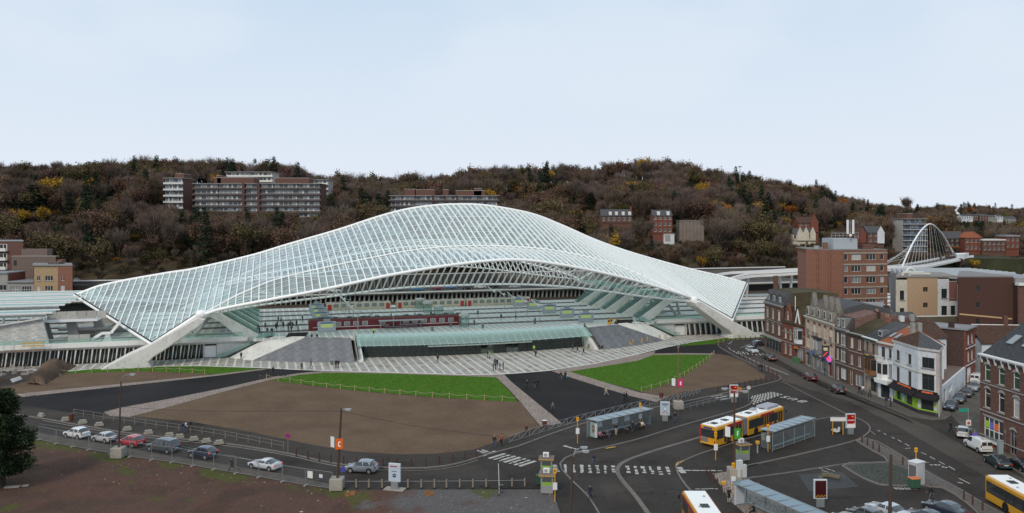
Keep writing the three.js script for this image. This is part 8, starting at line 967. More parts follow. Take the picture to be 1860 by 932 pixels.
for (const [px, py, pose, fit, turn, label, y] of [
  [421,856, 'walk', ['black', 'black', 'dark', 1], LFT + 0.3, 'person in a long black coat on the pavement behind the mesh fence'],
  [331,788, 'walk', ['navy', 'blue'], RGT - 0.2, 'person in navy, left of the three by the low railing'],[337,786, 'walk', ['white', 'jeans', 'dark', 0, 'pack'], RGT - 0.2, 'person in a white top, middle of the three by the railing'],[346,784, 'walk', ['black', 'black'], RGT - 0.2, 'person in black, right of the three by the railing'],
  [898,813, 'walk', ['black', 'jeans', 'blond'], TWD, 'blond person in black near the zebra crossing'],[911,811, 'stroll', ['orange', 'black', 'dark', 0, 'bag'], TWD, 'person with brown jacket and orange top near the zebra crossing'],[956,792, 'walk', ['brown', 'black'], TWD + 0.3, 'person in a dark brown coat on the pavement by the stone border'],[1004,750, 'stand', ['grey', 'navy'], TWD, 'person in grey standing alone on the central path'],[957,707, 'stand', ['black', 'black', 'blond'], TWD, 'blond person in black at the left of the central path'],[971,706, 'walk', ['black', 'grey', 'dark', 1], AWY, 'person in black coat, left of a pair on the central path'],[977,704, 'walk', ['black', 'black', 'dark', 1], AWY, 'person in black coat, right of a pair on the central path'],[1019,691, 'walk', ['black', 'grey'], AWY, 'person in black at the top of the central path'],[1027,690, 'walk', ['black', 'navy', 'dark', 0, 'blue'], AWY, 'person carrying a turquoise bag at the top of the central path'],[1101,719, 'walk', ['beige', 'beige', 'brown'], LFT, 'person dressed all in beige striding on the central path'],[1134,731, 'walk', ['black', 'black'], LFT + 0.3, 'person in black, left of a pair at the lower path'],[1138,729, 'walk', ['black', 'black', 'dark', 1], LFT + 0.3, 'person in black coat, right of a pair at the lower path'],
  [1089,797.5, 'sit', ['pink', 'black'], TWD + 0.4, 'seated person in pink, first in the long shelter'],[1096,796, 'sit', ['black', 'black'], TWD + 0.4, 'seated person in black, second in the long shelter'],[1103,794.5, 'sit', ['grey', 'jeans'], TWD + 0.4, 'seated person in grey, third in the long shelter'],[1119,790.5, 'stand', ['black', 'beige'], TWD + 0.4, 'person in black jacket and pale trousers standing in the long shelter'],[1134,787, 'sit', ['grey', 'black'], RGT, 'person seated in the middle of the long shelter'],[1149,785.5, 'stand', ['black', 'jeans', 'dark', 1], TWD, 'person in black coat and jeans standing before the long shelter'],[1160,780, 'sit', ['black', 'black'], TWD + 0.4, 'seated person in black at the right of the long shelter'],[1166,779, 'sit', ['white', 'black'], TWD + 0.4, 'seated person in white at the right of the long shelter'],
  [1214,761, 'walk', ['blue', 'black'], LFT, 'person in blue half hidden by the poster stand'],[1226,768, 'stand', ['black', 'jeans'], TWD, 'person in black jacket right of the poster stand'],[1079,847, 'walk', ['navy', 'jeans'], RGT, 'person in navy crossing on the worn zebra'],[1072,908, 'walk', ['navy', 'navy'], LFT + 0.6, 'person in navy walking below the worn zebra'],[1324,914, 'phone', ['black', 'beige', 'dark', 1], TWD, 'person in a short black coat looking at the hands beside the near shelter'],[1370,936, 'sit', ['black', 'black', 'dark', 0], LFT, 'person in black sitting in the near shelter at the bottom'],[1387,808, 'stand', ['beige', 'navy', 'dark', 1], TWD, 'person in a beige coat at the end of the glass shelter'],[1425,797, 'sit', ['red', 'black'], RGT, 'person in red sitting inside the glass shelter'],
  [1379,675.5, 'stand', ['black', 'jeans'], TWD, 'person in a dark jacket by the bollards, left of two'],[1384,675, 'stroll', ['navy', 'black'], AWY, 'smaller person by the bollards, right of two'],[1498,682, 'stand', ['navy', 'jeans'], LFT, 'person in navy in front of the neon bar'],[1561,717, 'walk', ['black', 'black'], AWY, 'person in black on the pavement by the grey shutter'],[1568,717, 'walk', ['white', 'jeans'], AWY, 'person in a white shirt on the pavement by the grey shutter'],[1580,722, 'walk', ['grey', 'black'], TWD, 'person in grey on the pavement before the white bay house'],[1610,739, 'stroll', ['navy', 'grey'], AWY, 'person in navy, left of two at the green shop'],[1618,739, 'stand', ['purple', 'black'], LFT, 'person in purple, right of two at the green shop'],[1727,786, 'walk', ['black', 'black', 'dark', 1], AWY, 'person in a black coat crossing the side street', 0.01],[1691,909, 'walk', ['black', 'grey', 'dark', 1], LFT, 'person in black walking in the parking yard', 0.01],[1322,634, 'walk', ['blue', 'black'], AWY, 'person in blue at the corner of the right path'],
  [795,657, 'stroll', ['black', 'black', 'dark', 1, 'bag'], TWD, 'person with a red bag alone on the left of the plaza'],[886,651, 'stand', ['navy', 'navy'], RGT, 'person in navy beside a hi-vis worker on the plaza'],[889.5,651, 'stand', ['hivis', 'black'], LFT, 'worker in a yellow green vest on the plaza'],[896,673, 'stand', ['brown', 'black'], RGT, 'person in brown, leftmost of the group on the plaza'],[900,672, 'stand', ['black', 'brown'], RGT, 'person in black, second of the group on the plaza'],[908,673, 'stand', ['blue', 'black'], LFT, 'person in blue, third of the group on the plaza'],[914,672, 'stand', ['black', 'red'], LFT, 'person in black and red, rightmost of the group on the plaza'],[899,664, 'stand', ['grey', 'black'], TWD, 'person in grey at the back of the group on the plaza'],[903,666, 'stand', ['navy', 'black', 'dark', 1], TWD, 'person in navy coat at the back of the group on the plaza'],[973,649, 'walk', ['black', 'black'], TWD, 'person in black walking before the right doors'],[970,640, 'stand', ['hivis', 'grey'], TWD, 'worker in bright green at the right doors'],[1040,639, 'walk', ['blue', 'black'], LFT, 'person in blue, left of three near the right stairs'],[1049,641, 'walk', ['black', 'black'], LFT, 'person in black, middle of three near the right stairs'],[1060,644.5, 'walk', ['navy', 'black'], LFT, 'person in navy, right of three near the right stairs'],[1094,639, 'stand', ['black', 'white', 'dark', 1], TWD, 'person in black and white at the foot of the right stairs'],[610,668, 'stand', ['black', 'black'], TWD, 'person in black, left of two below the left stairs'],[614.5,668, 'stand', ['black', 'brown', 'dark', 0, 'pack'], TWD, 'person with backpack, right of two below the left stairs'],[475,689, 'walk', ['black', 'grey', 'dark', 1], LFT, 'person in black on the left path'],[496,681, 'walk', ['black', 'black'], AWY, 'person in black at the plaza end of the left path'],[514,684, 'walk', ['navy', 'navy'], LFT, 'person in navy at the right of the left path'],[548,672, 'stand', ['grey', 'navy'], TWD, 'person in grey on the plaza edge near the left path'],[565,668, 'stroll', ['brown', 'grey'], LFT, 'person in brown on the plaza edge near the left path'],[438,653, 'stand', ['black', 'black', 'blond'], TWD, 'person in black at the foot of the left stairs'],
]) { person(pose, fit, label, G(px, py, y ?? 0.1), turn + R(-0.2,0.2), undefined, pose === 'sit' ? (y ?? 0.1) - 0.02 : (y ?? 0.12)); }
{ const g = 'travellers on the platforms', fits = [['black', 'black'],['navy', 'jeans'],['black', 'grey', 'dark', 1],['brown', 'black'],['grey', 'navy'],['black', 'jeans', 'blond']]; const spots = []; for (let i = 0; i < 26; i++) spots.push([R(-50,-37), [9,10,18,20,19,30][i % 6] + R(-1.5,1.5)]); for (const s of [[-22,19],[-9,19.5],[-7.5,30],[-3,30.5],[-14,30],[10,29],[14,19.5],[18,19],[4,9.6],[-32.5,30],[-30,29.6],[20,8.8]]) spots.push(s);
  spots.forEach(([u, v], i) => { person(['stand', 'stand', 'walk', 'stroll'][i % 4], fits[i % 6], i < 26 ? 'small dark dressed traveller waiting on the left platforms' : 'small dark dressed traveller in the middle of the platforms', fromUV(u, v), R(0,6.28), i < 26 ? g + ' at the left' : g + ' in the middle', HD + 0.02); });
  person('sit', ['black', 'black'], 'person sitting at the head of the left stairs, left of a pair', fromUV(-36.4,1.9), TWD, undefined, HD - 0.42); person('sit', ['black', 'red'], 'person sitting at the head of the left stairs, right of a pair', fromUV(-35.2,1.6), TWD, undefined, HD - 0.42); person('stroll', ['hivis', 'black'], 'worker in a yellow green vest on the deck above the doors', fromUV(-22.5,0.5), TWD, undefined, HD + 0.02); }

// =====================================================================  STREET FURNITURE
const WOODPOLE = M([0.075,0.052,0.042],0.9), BOLLARD = M([0.075,0.022,0.022],0.6), CONC = M([0.42,0.39,0.34],0.9, { map: T.speck }), POSTW = M([0.24,0.19,0.145],0.9), GALV = M([0.26,0.275,0.28],0.5, { metalness: 0.4 });
const nth = i => ['first', 'second', 'third', 'fourth', 'fifth', 'sixth', 'seventh', 'eighth', 'ninth', 'tenth', 'eleventh', 'twelfth', 'thirteenth', 'fourteenth', 'fifteenth', 'sixteenth', 'seventeenth', 'eighteenth', 'nineteenth', 'twentieth'][i] ?? `${i + 1}th`;
function series(make, list, label, y = 0.1, turn = 0) { let p0 = null; list.forEach(([a, b], i) => { const p = G(a, b, y); if (!p0) { p0 = make(label(i), [p.x, y, p.z], turn); } else copy(p0, label(i), [p.x, y, p.z], turn); }); }
// white concrete barrier blocks
series((l, at, r) => { const t = thing('concrete_block', l, 'barrier', at, r, 'concrete blocks along the left street'); part('base', RB(1.25,0.3,0.55,0.05,0,0.15,0), CONC, t); part('top', RB(0.95,0.32,0.4,0.06,0,0.44,0), CONC, t); return t; }, [[75,757],[119,764.5],[150,769.5],[180,774],[231,782],[269.5,788.5],[307.6,793.5],[326,796],[352,800.5],[375,804],[398,807]], i => `pale concrete barrier block, ${nth(i)} from the left along the kerb`, 0.1, face2(G(300,793), G(230,782)));
// dark red bollards round the square
const bol = (group, h = 1.05) => (l, at, r) => { const t = thing('bollard', l, 'bollard', at, r, group); part('post', new THREE.CylinderGeometry(0.085,0.095, h, 9).translate(0, h / 2,0), BOLLARD, t); part('cap', new THREE.SphereGeometry(0.09,9,6).translate(0, h, 0), BOLLARD, t); return t; };
series(bol('dark red bollards on the left kerb'), [[538,829.5],[559,833],[580,837],[601,840.5],[624,843],[647,845],[671,846.5],[696,847],[721,847.5],[747,847.5],[773,847],[798,843.5],[823,840],[845,836],[865,831]], i => `dark red bollard, ${nth(i)} from the left along the curved kerb`);
series(bol('dark bollards at the right corner of the square'), Array.from({ length: 12 }, (_, i) => [1304 + i * 9.8,713 - i * 2.05]), i => `dark bollard, ${nth(i)} from the left along the right kerb`);
series(bol('dark bollards facing the row of houses'), Array.from({ length: 15 }, (_, i) => { const s = i / 14; return [1306 + 105 * s, 629 + 55 * Math.pow(s, 1.06)]; }), i => `dark bollard facing the houses, ${nth(i)} from the station`);
series(bol('dark bollards below the far right lawn', 1), Array.from({ length: 9 }, (_, i) => [1309 + i * 9,624 - i * 1.05]), i => `dark bollard below the far lawn, ${nth(i)} from the left`);
series(bol('dark bollards on the near island', 1.0), [[1284,862],[1290,869.5],[1297,877],[1303.5,885.5],[1311,893]], i => `dark bollard, ${nth(i)} from the top beside the gravel bed`);
series(bol('bollards on the paved island', 0.95), [[1566,803.5],[1576,809],[1586,815],[1597,821],[1640,844],[1751,908],[1767,917],[1785,927]], i => `brown bollard, ${nth(i)} from the top on the paved island`);
series((l, at, r) => { const t = thing('wooden_post', l, 'post', at, r, 'wooden posts above the waste lot'); part('post', RB(0.17,1.0,0.17,0.03,0,0.5,0), POSTW, t); part('foot', B(-0.14,0.14,0,0.08,-0.14,0.14), DARK, t); return t; }, [[624,886.5],[647,886.5],[670,886.5],[694,886.5],[741,886.5],[765,886.5],[789,886.5],[811,886.5],[835,886],[859,886],[883,885.5],[930,884.5],[953,884.5]], i => `short wooden post, ${nth(i)} from the left above the gravel lot`);
{ const t = thing('chain', 'thin wire slung between the wooden posts above the lot', 'wire', [0,0,0]), ps = [[624,886.5],[694,886.5],[765,886.5],[835,886],[883,885.5],[953,884.5]].map(q => G(...q).setY(0.78)); part('wire', tube(ps, 0.018,40,4), STEEL, t); }
function railing(list, step, h, label, o = {}) { const cur = new THREE.CatmullRomCurve3(list.map(q => G(...q)), false, 'centripetal'), n = Math.round(cur.getLength() / step), ps = cur.getSpacedPoints(n), o0 = ps[0], t = thing(o.name ?? 'railing', label, 'fence', [o0.x, 0.1, o0.z]); const m = o.m ?? M([0.20,0.17,0.155],0.8); ps.forEach((p, i) => { part('post', new THREE.CylinderGeometry(o.r ?? 0.06, o.r ?? 0.06, h, 6).translate(p.x - o0.x, h / 2, p.z - o0.z), m, t); if (i) { const q = ps[i - 1]; for (const y of o.rails ?? [h - 0.06]) part('rail', bar([q.x - o0.x, y, q.z - o0.z],[p.x - o0.x, y, p.z - o0.z], o.rr ?? 0.03, o.rr ?? 0.03,5), m, t); if (o.brace) part('brace', bar([q.x - o0.x, 0.05, q.z - o0.z],[p.x - o0.x, h, p.z - o0.z],0.035,0.035,5), m, t); } }); return t; }
railing([[134,756],[200,766],[300,781],[400,796],[515,818]],2.2,1.05, 'low grey post railing along the left pavement', { rails: [1.0,0.5] });
railing([[925,806],[960,795],[1040,771],[1120,751],[1195,734]],2.1,1.05, 'steel barrier with slanting bars in front of the central path', { rails: [1.02,0.12], brace: true, m: GALV, r: 0.045 });
railing([[1200,733],[1240,724],[1272,716]],1.1,0.9, 'row of steel bicycle racks beside the pavement', { rails: [0.86], brace: true, m: GALV, r: 0.035, name: 'bicycle_rack' });
railing([[1232,750],[1275,739],[1320,728]],1.6,1.0, 'low mesh railing at the back of the long island', { rails: [0.95,0.5], m: GALV, r: 0.035 });
railing([[1378,893],[1400,905],[1440,926],[1465,938]],2.2,0.9, 'wooden post railing behind the near shelter', { rails: [0.75], m: POSTW, r: 0.08 });
// mesh fence along the waste lot
{ const pts = [[70,800],[102,807],[132,812.5],[161,818],[201,825.5],[236,831],[275,836.5],[312,841],[350,847.5],[388,854],[428,861],[470,868],[513,876],[555,883],[604,890]].map(q => G(...q)); for (let i = 0; i < pts.length - 1; i++) { const a = pts[i], b = pts[i + 1], L = a.distanceTo(b), t = thing('mesh_fence_panel', `wire mesh fence panel, ${nth(i)} from the left along the waste lot`, 'fence', [a.x, 0.02, a.z], face2(a, b), 'mesh fence panels along the waste lot'); part('frame', [bar([0.06,0.1,0],[0.06,2.0,0],0.025), bar([L - 0.06,0.1,0],[L - 0.06,2.0,0],0.025), bar([0.06,2.0,0],[L - 0.06,2.0,0],0.025), bar([0.06,0.15,0],[L - 0.06,0.15,0],0.025)], GALV, t); const w = []; for (let x = 0.2; x < L - 0.1; x += 0.16) w.push(B(x - 0.004, x + 0.004,0.15,2.0,-0.004,0.004)); for (let y = 0.35; y < 2; y += 0.3) w.push(B(0.06, L - 0.06, y - 0.004, y + 0.004,0.005,0.012)); stuffPart('wire_mesh', w, M([0.16,0.17,0.175],0.6), t); part('foot', RB(0.24,0.14,0.7,0.03,0.04,0.07,0), CONC, t); if (i === 13) { part('notice', B(0.3,1.0,1.0,1.8,0.02,0.05), M([0.66,0.65,0.62],0.7), t); part('notice', B(1.9,2.35,1.2,1.6,0.02,0.05), M([0.6,0.62,0.68],0.7), t); } } }
// lamps and poles
function lamp(o) { const b = G(...o.base), t = thing(o.name ?? 'street_lamp', o.label, o.cat ?? 'street lamp', [b.x, o.y ?? 0.05, b.z],0); const H = o.h; part('pole', bar([0,0,0],[o.lean ?? 0, H, 0], o.r ?? 0.13, (o.r ?? 0.13) * 0.65,10), o.m ?? WOODPOLE, t); if (o.block) part('concrete_base', RB(1.5,1.3,1.5,0.06,0,0.65,0), CONC, t); for (const [dx, dz, dy] of o.arms ?? []) { const e = new V3((o.lean ?? 0) + dx, H + dy, dz), a = part('arm', tube([new V3(o.lean ?? 0, H - 0.3,0), new V3((o.lean ?? 0) + dx * 0.35, H + dy * 0.75, dz * 0.35), e],0.055,12,6), GALV, t); part('lamp_head', RB(0.75,0.2,0.34,0.07, e.x + Math.sign(dx) * 0.3, e.y + 0.04, e.z), M([0.28,0.29,0.30],0.5), a); part('lamp_glass', RB(0.5,0.06,0.26,0.02, e.x + Math.sign(dx) * 0.32, e.y - 0.08, e.z), M([0.6,0.62,0.62],0.3), a); } return t; }
function tri2(t, y, col, letter, o = {}) { const tx = canvasTex(128,128, x => { x.fillStyle = col; x.fillRect(0,0,128,128); x.fillStyle = '#fff'; x.font = 'bold 92px sans-serif'; x.textAlign = 'center'; x.fillText(letter, 64,96); }); const b = part('letter_board', ext([[-0.42, y],[0.42, y],[0.42, y + 1.25],[-0.42, y + 1.25]],0.06).rotateY(0.35).translate(0.3,0,0.2), M(col, 0.5), t); const f = part('letter', face(0.8,1.15), M(0xffffff, 0.5, { map: tx }), b); f.rotation.y = 0.35; f.position.set(0.3 + 0.09 * Math.sin(0.35), y + 0.625,0.2 + 0.09); part('back_board', ext([[-0.95, y + 0.05],[-0.3, y + 0.05],[-0.3, y + 1.25],[-0.95, y + 1.25]],0.05).rotateY(-0.7).translate(-0.15,0,-0.2), M([0.7,0.7,0.7],0.5), t); }
lamp({ label: 'tall street lamp on a concrete block at the edge of the waste lot', base: [215,831], h: 10, arms: [[1.3,0.2,0.8]], block: true, lean: 0.35 });
{ const t = lamp({ label: 'wooden lamp pole with an orange C board', base: [612,889], h: 9.3, arms: [[0.5,0.1,-0.15]], block: true, lean: 0.5, r: 0.17 }); tri2(t, 4.6, '#e0651c', 'C'); part('no_parking_disc', new THREE.CylinderGeometry(0.32,0.32,0.04,18).rotateX(PI / 2).translate(0.75,2.3,0.2), M([0.05,0.06,0.3],0.5), t); }
lamp({ label: 'double headed street lamp at the bottom right of the kiosks', base: [1036,950], h: 6.9, arms: [[0.9,-0.5,0.6],[0.95,0.5,0.5]], r: 0.14, lean: 0.25 });
{ const t = lamp({ label: 'dark lamp pole with a green F board in the bus station', base: [1334,870], h: 10.4, arms: [[0.9,0.2,0.05],[-0.9,0.1,0.35]], block: true, r: 0.16 }); tri2(t, 4.8, '#3f9a2e', 'F'); }
lamp({ label: 'plain dark wooden pole in the parking yard', base: [1616,958], h: 7.3, r: 0.19, lean: 0.15, cat: 'pole', name: 'utility_pole' });
{ const t = lamp({ label: 'slim two armed lamp with a pink B board beside the right lawn', base: [1232,743], h: 10.1, arms: [[1.0,0,0.7],[-0.8,0,0.5]], block: true, r: 0.09, m: M([0.22,0.13,0.10],0.7) }); tri2(t, 3.6, '#e0266f', 'B'); }
{ const t = thing('overhead_wire', 'thin cable running from the orange C pole across the square', 'wire', [0,0,0]), a = G(612,889); part('wire', tube([new V3(a.x + 0.5,9.0, a.z), P(760,775,84), P(940,797,75), P(1000,806,70)],0.015,24,4), BLACK, t); part('wire', tube([new V3(a.x + 0.5,9.0, a.z), new V3(-45,7.9, a.z - 6), new V3(-72,9.6,-104)],0.02,24,4), BLACK, t); }
// poster stands
function poster(at, turn, label, draw, o = {}) { const t = thing('poster_stand', label, 'poster stand', [at.x, o.y ?? 0.1, at.z], turn, undefined), tx = canvasTex(256,384, draw); part('pedestal', RB(0.85,0.9,0.3,0.03,0,0.45,0), GALV, t); const c = part('case', RB(1.45,2.1,0.28,0.05,0,1.95,0), M([0.48,0.52,0.55],0.4), t); for (const s of [1,-1]) { const f = part('poster', face(1.2,1.85), M(0xffffff, 0.35, { map: tx }), c); f.position.set(0,1.95, s * 0.145); if (s < 0) f.rotation.y = PI; } if (o.base) part('slab', B(-1.2,1.2,0,0.08,-0.6,0.6), CONC, t); }
const red = (x, w, h) => { x.fillStyle = '#9c1018'; x.fillRect(0,0, w, h); x.fillStyle = '#d8a030'; x.fillRect(150,40,60,40); x.fillStyle = '#d9b8b4'; x.fillRect(14,150,228,34); x.fillStyle = '#e9e4e4'; x.beginPath(); x.moveTo(0, h); for (let i = 0; i <= 12; i++) x.lineTo(i * 22, h - 70 - (i % 2 ? 45 : 0) - (i * 13 % 30)); x.lineTo(w, h); x.fill(); };
const phone = (x, w, h) => { x.fillStyle = '#a9b9c6'; x.fillRect(0,0, w, h); x.fillStyle = '#4a5a70'; x.fillRect(20,30,216,26); x.fillRect(40,66,176,22); x.fillStyle = '#1d2530'; x.fillRect(92,130,76,150); x.fillStyle = '#cfe0ea'; x.fillRect(100,145,60,110); x.fillStyle = '#c8402a'; x.fillRect(30,310,60,30); x.fillStyle = '#e08a20'; x.fillRect(100,320,70,30); x.fillStyle = '#4a9a30'; x.fillRect(180,330,50,30); };
poster(G(717,889,0.02), -0.25, 'pale blue poster stand on a slab beside the waste lot', (x, w, h) => { x.fillStyle = '#aebdcb'; x.fillRect(0,0, w, h); x.fillStyle = '#a02030'; x.fillRect(20,30,90,30); x.fillRect(120,30,80,30); x.fillStyle = '#5c7088'; x.fillRect(60,150,130,22); x.fillStyle = '#33445c'; x.beginPath(); x.arc(128,260,48,0,7); x.fill(); x.fillStyle = '#8fa6c0'; x.fillRect(100,245,56,20); }, { base: true, y: 0.02 });
poster(G(1208,765,0.1), -0.1, 'poster stand with a phone advert right of the long shelter', phone); poster(G(1333,731,0.1), 0, 'poster stand with a red poster by the chequered marking', red); poster(G(1545,789,0.1), 0.1, 'poster stand with a red poster beside the scooter', red);
poster(G(1490,921,0), 0, 'dark red poster stand in the parking yard', (x, w, h) => { x.fillStyle = '#3a0a10'; x.fillRect(0,0, w, h); x.fillStyle = '#a06a20'; for (let i = 0; i < 6; i++) { x.beginPath(); x.arc(30 + i * 38, h - 30 - (i % 2) * 22,20,0,7); x.fill(); } }, { y: 0 });
// bus shelters
function shelter(a, b, label, o = {}) { const L = a.distanceTo(b), t = thing('bus_shelter', label, 'bus shelter', [a.x, 0.1, a.z], face2(a, b)), n = Math.round(L / 1.7), SG = M([0.82,0.88,0.89],0.05, { transmission: 0.94, thickness: 0 }), RG = M([0.22,0.32,0.38],0.12, { transmission: 0.35, thickness: 0 }); for (let i = 0; i < n; i++) part('roof_pane', beam(new V3(L * (i + 0.02) / n, 2.62,-0.15), new V3(L * (i + 0.98) / n, 2.62,-0.15), 2.1,0.05).rotateX(0.0), RG, t); for (let i = 0; i <= n; i++) part('roof_rib', beam(new V3(L * i / n, 2.6,-1.2), new V3(L * i / n, 2.68,0.95), 0.07,0.1), GALV, t); for (const z of [-1.2,0.92]) part('roof_edge', bar([0,2.6, z],[L, 2.66, z],0.06), GALV, t); const bz = o.front ? 0.75 : -1.05; for (let i = 0; i <= Math.round(L / 3.2); i++) { const x = L * i / Math.round(L / 3.2); part('post', bar([x, 0, bz],[x, 2.6, bz],0.06), GALV, t); if (i) part('back_pane', B(L * (i - 1) / Math.round(L / 3.2) + 0.08, x - 0.08,0.25,2.3, bz - 0.01, bz + 0.01), SG, t); } for (const x of [0.03, L - 0.03]) part('end_pane', B(x - 0.012, x + 0.012,0.2,2.3,-1.0,0.5), SG, t); part('bench', [B(0.8, L - 0.8,0.42,0.48, bz + (o.front ? -0.6 : 0.15), bz + (o.front ? -0.2 : 0.55)), ...[1, L / 2, L - 1].map(x => B(x - 0.04, x + 0.04,0,0.42, bz + (o.front ? -0.45 : 0.3), bz + (o.front ? -0.37 : 0.38)))], GALV, t); part('ground_rail', bar([0,0.15, bz],[L, 0.15, bz],0.04), GALV, t);
  (o.ads ?? []).forEach(([x, dr]) => { const c = part('poster_case', RB(0.22,2.0,1.25,0.04, x, 1.25,0.1), M([0.48,0.52,0.55],0.4), t); const f = part('poster', face(1.1,1.75), M(0xffffff, 0.4, { map: canvasTex(128,192, dr) }), c); f.rotation.y = x < L / 2 ? -PI / 2 : PI / 2; f.position.set(x + (x < L / 2 ? -0.115 : 0.115), 1.25,0.1); }); (o.maps ?? []).forEach(x => part('timetable', B(x - 0.55, x + 0.55,1.1,2.1, bz + 0.03, bz + 0.08), M([0.62,0.68,0.72],0.5), t)); return t; }
shelter(G(1076,797.5,0.1), G(1178,773,0.1), 'long glass roofed bus shelter with seated people', { ads: [[0.2, (x, w, h) => { x.fillStyle = '#d8cfc2'; x.fillRect(0,0, w, h); x.fillStyle = '#7a2a20'; x.beginPath(); x.ellipse(64,70,36,60,0,0,7); x.fill(); x.fillStyle = '#d09a80'; x.beginPath(); x.arc(64,70,22,0,7); x.fill(); x.fillStyle = '#b02020'; x.fillRect(40,130,30,14); }]], maps: [2.4,5.6,8.2] });
shelter(G(1394,818,0.1), G(1471,791,0.1), 'empty glass bus shelter on the middle island', { front: true });
shelter(new V3(24.6,0,-86.5), new V3(29.5,0,-76), 'near glass roofed bus shelter at the bottom edge of the picture', { ads: [[0.2, (x, w, h) => phone(x, w, h)]] });
// kiosks, cabinets, bins
function kiosk(at, label, turn) { const t = thing('pay_kiosk', label, 'kiosk', [at.x, 0.1, at.z], turn); t.scale.setScalar(0.9); part('cabin', RB(1.55,2.2,1.55,0.04,0,1.1,0), M([0.25,0.255,0.26],0.6), t); for (const [x, z, r] of [[0,0.785,0],[-0.785,0, PI / 2],[0.785,0, PI / 2]]) { const w = part('window', B(-0.6,0.6,1.05,2.0,-0.012,0.012), M([0.08,0.09,0.09],0.1), t); w.position.set(x, 0, z); w.rotation.y = r; const g = part('green_band', [B(-0.6,0.6,1.25,1.42,-0.018,0.018), B(-0.6,0.6,1.02,1.18,-0.018,0.018)], M([0.26,0.46,0.04],0.5), t); g.position.set(x, 0, z); g.rotation.y = r; } part('flat_roof', B(-1.0,1.0,2.2,2.32,-1.0,1.0), M([0.17,0.14,0.12],0.9), t); part('yellow_fascia', [B(-1.01,1.01,2.21,2.31,1.002,1.03), B(-1.03,-1.002,2.21,2.31,-1,1)], YELLOW, t); const ac = part('air_conditioner', RB(0.8,0.62,0.4,0.04,-0.1,2.65,-0.1), M([0.66,0.66,0.64],0.5), t); part('fan', new THREE.CylinderGeometry(0.22,0.22,0.03,18).rotateX(PI / 2).translate(-0.15,2.65,0.11), GREY, ac); }
kiosk(G(994,893,0.1), 'grey pay kiosk with green bands beside the yellow D sign', -0.1); kiosk(G(993,862,0.1), 'rear pay kiosk with rooftop air conditioner behind the first one', -0.1); kiosk(G(1348,834,0.1), 'grey pay kiosk with green bands beside the dark F pole', 0.3);
{ const c = G(1665,879,0.1), t = thing('utility_cabinet', 'tall pale grey utility cabinet on the paved island', 'cabinet', [c.x, 0.1, c.z],0.5); part('body', RB(1.5,2.6,1.1,0.03,0,1.3,0), M([0.50,0.51,0.52],0.6, { map: T.stain }), t); part('side_door', B(-0.76,-0.752,0.2,2.3,-0.45,0.45), M([0.12,0.12,0.12],0.7), t); part('cap', B(-0.8,0.8,2.6,2.68,-0.6,0.6), M([0.6,0.61,0.62],0.6), t); const b = G(1661,886,0.1), k = thing('recycling_bin', 'green container with an orange lid in front of the pale cabinet', 'bin', [b.x, 0.1, b.z],0.2); part('tub', RB(1.1,1.0,0.8,0.06,0,0.55,0), M([0.03,0.09,0.05],0.6), k); part('lid', RB(1.2,0.14,0.9,0.05,0,1.12,0), M([0.55,0.17,0.06],0.6), k);
  const g = G(1343,871,0.1), q = thing('utility_cabinet', 'narrow grey cabinets behind the yellow G sign', 'cabinet', [g.x, 0.1, g.z],0.3); part('tall_box', RB(0.7,2.0,0.5,0.03,0,1.3,0), M([0.5,0.52,0.52],0.6), q); part('side_box', RB(0.5,1.5,0.4,0.03,0.6,1.0,0.1), M([0.46,0.48,0.48],0.6), q); const v = G(986,880,0.1), gb = thing('wheeled_bin', 'dark green wheeled bin beside the pay kiosk', 'bin', [v.x - 0.5,0.1, v.z],0); part('tub', RB(0.6,1.0,0.6,0.05,0,0.55,0), M([0.02,0.07,0.04],0.6), gb); part('lid', RB(0.66,0.1,0.68,0.04,0,1.08,0), M([0.02,0.07,0.04],0.6), gb); }
for (const [x, y, l] of [[989,776, 'rusty litter bin at the foot of the broad stone border'],[1201,724, 'rusty litter bin beside the right lawn'],[129,764, 'dark red litter bin by the second concrete block']]) { const p = G(x, y, 0.1), t = thing('litter_bin', l, 'bin', [p.x, 0.1, p.z]); part('body', new THREE.CylinderGeometry(0.42,0.3,0.95,10,1, true).translate(0,0.55,0), M([0.13,0.045,0.03],0.8), t); part('liner', new THREE.CylinderGeometry(0.38,0.36,0.1,10).translate(0,0.98,0), x === 989 ? FRAME_WHITE : DARK, t); }
// stop signs and small signs
function stopPole(p, letter, label, y = 0.1) { const t = thing('bus_stop_sign', label, 'sign', [p.x, y, p.z],0); part('pole', bar([0,0,0],[0,3.1,0],0.055), YELLOW, t); const tx = canvasTex(64,96, x => { x.fillStyle = '#e8a410'; x.fillRect(0,0,64,96); x.fillStyle = '#141414'; x.font = 'bold 66px sans-serif'; x.textAlign = 'center'; x.fillText(letter, 32,72); }); const b = part('plate', RB(0.36,0.56,0.08,0.03,0,3.35,0), YELLOW, t), f = part('letter', face(0.33,0.52), M(0xffffff, 0.5, { map: tx }), b); f.position.set(0,3.35,0.045); part('timetable', B(-0.24,0.24,1.3,2.1,0.06,0.11), M([0.66,0.67,0.68],0.5), t); }
stopPole(G(1008,911,0.1), 'D', 'yellow bus stop sign with a D beside the pay kiosk'); stopPole(G(1049,805,0.1), 'C', 'yellow bus stop sign at the left end of the long shelter'); stopPole(G(1163,776,0.1), 'B', 'yellow bus stop sign rising over the long shelter roof'); stopPole(G(1300,836,0.1), 'A', 'yellow bus stop sign with an A behind the bendy bus'); stopPole(G(1332,899,0.1), 'G', 'yellow bus stop sign with a G beside the near shelter'); stopPole(G(1664,868,0.1), 'E', 'yellow bus stop sign rising behind the pale cabinet'); stopPole(G(1395,820,0.1), 'H', 'yellow bus stop sign at the corner of the empty shelter');
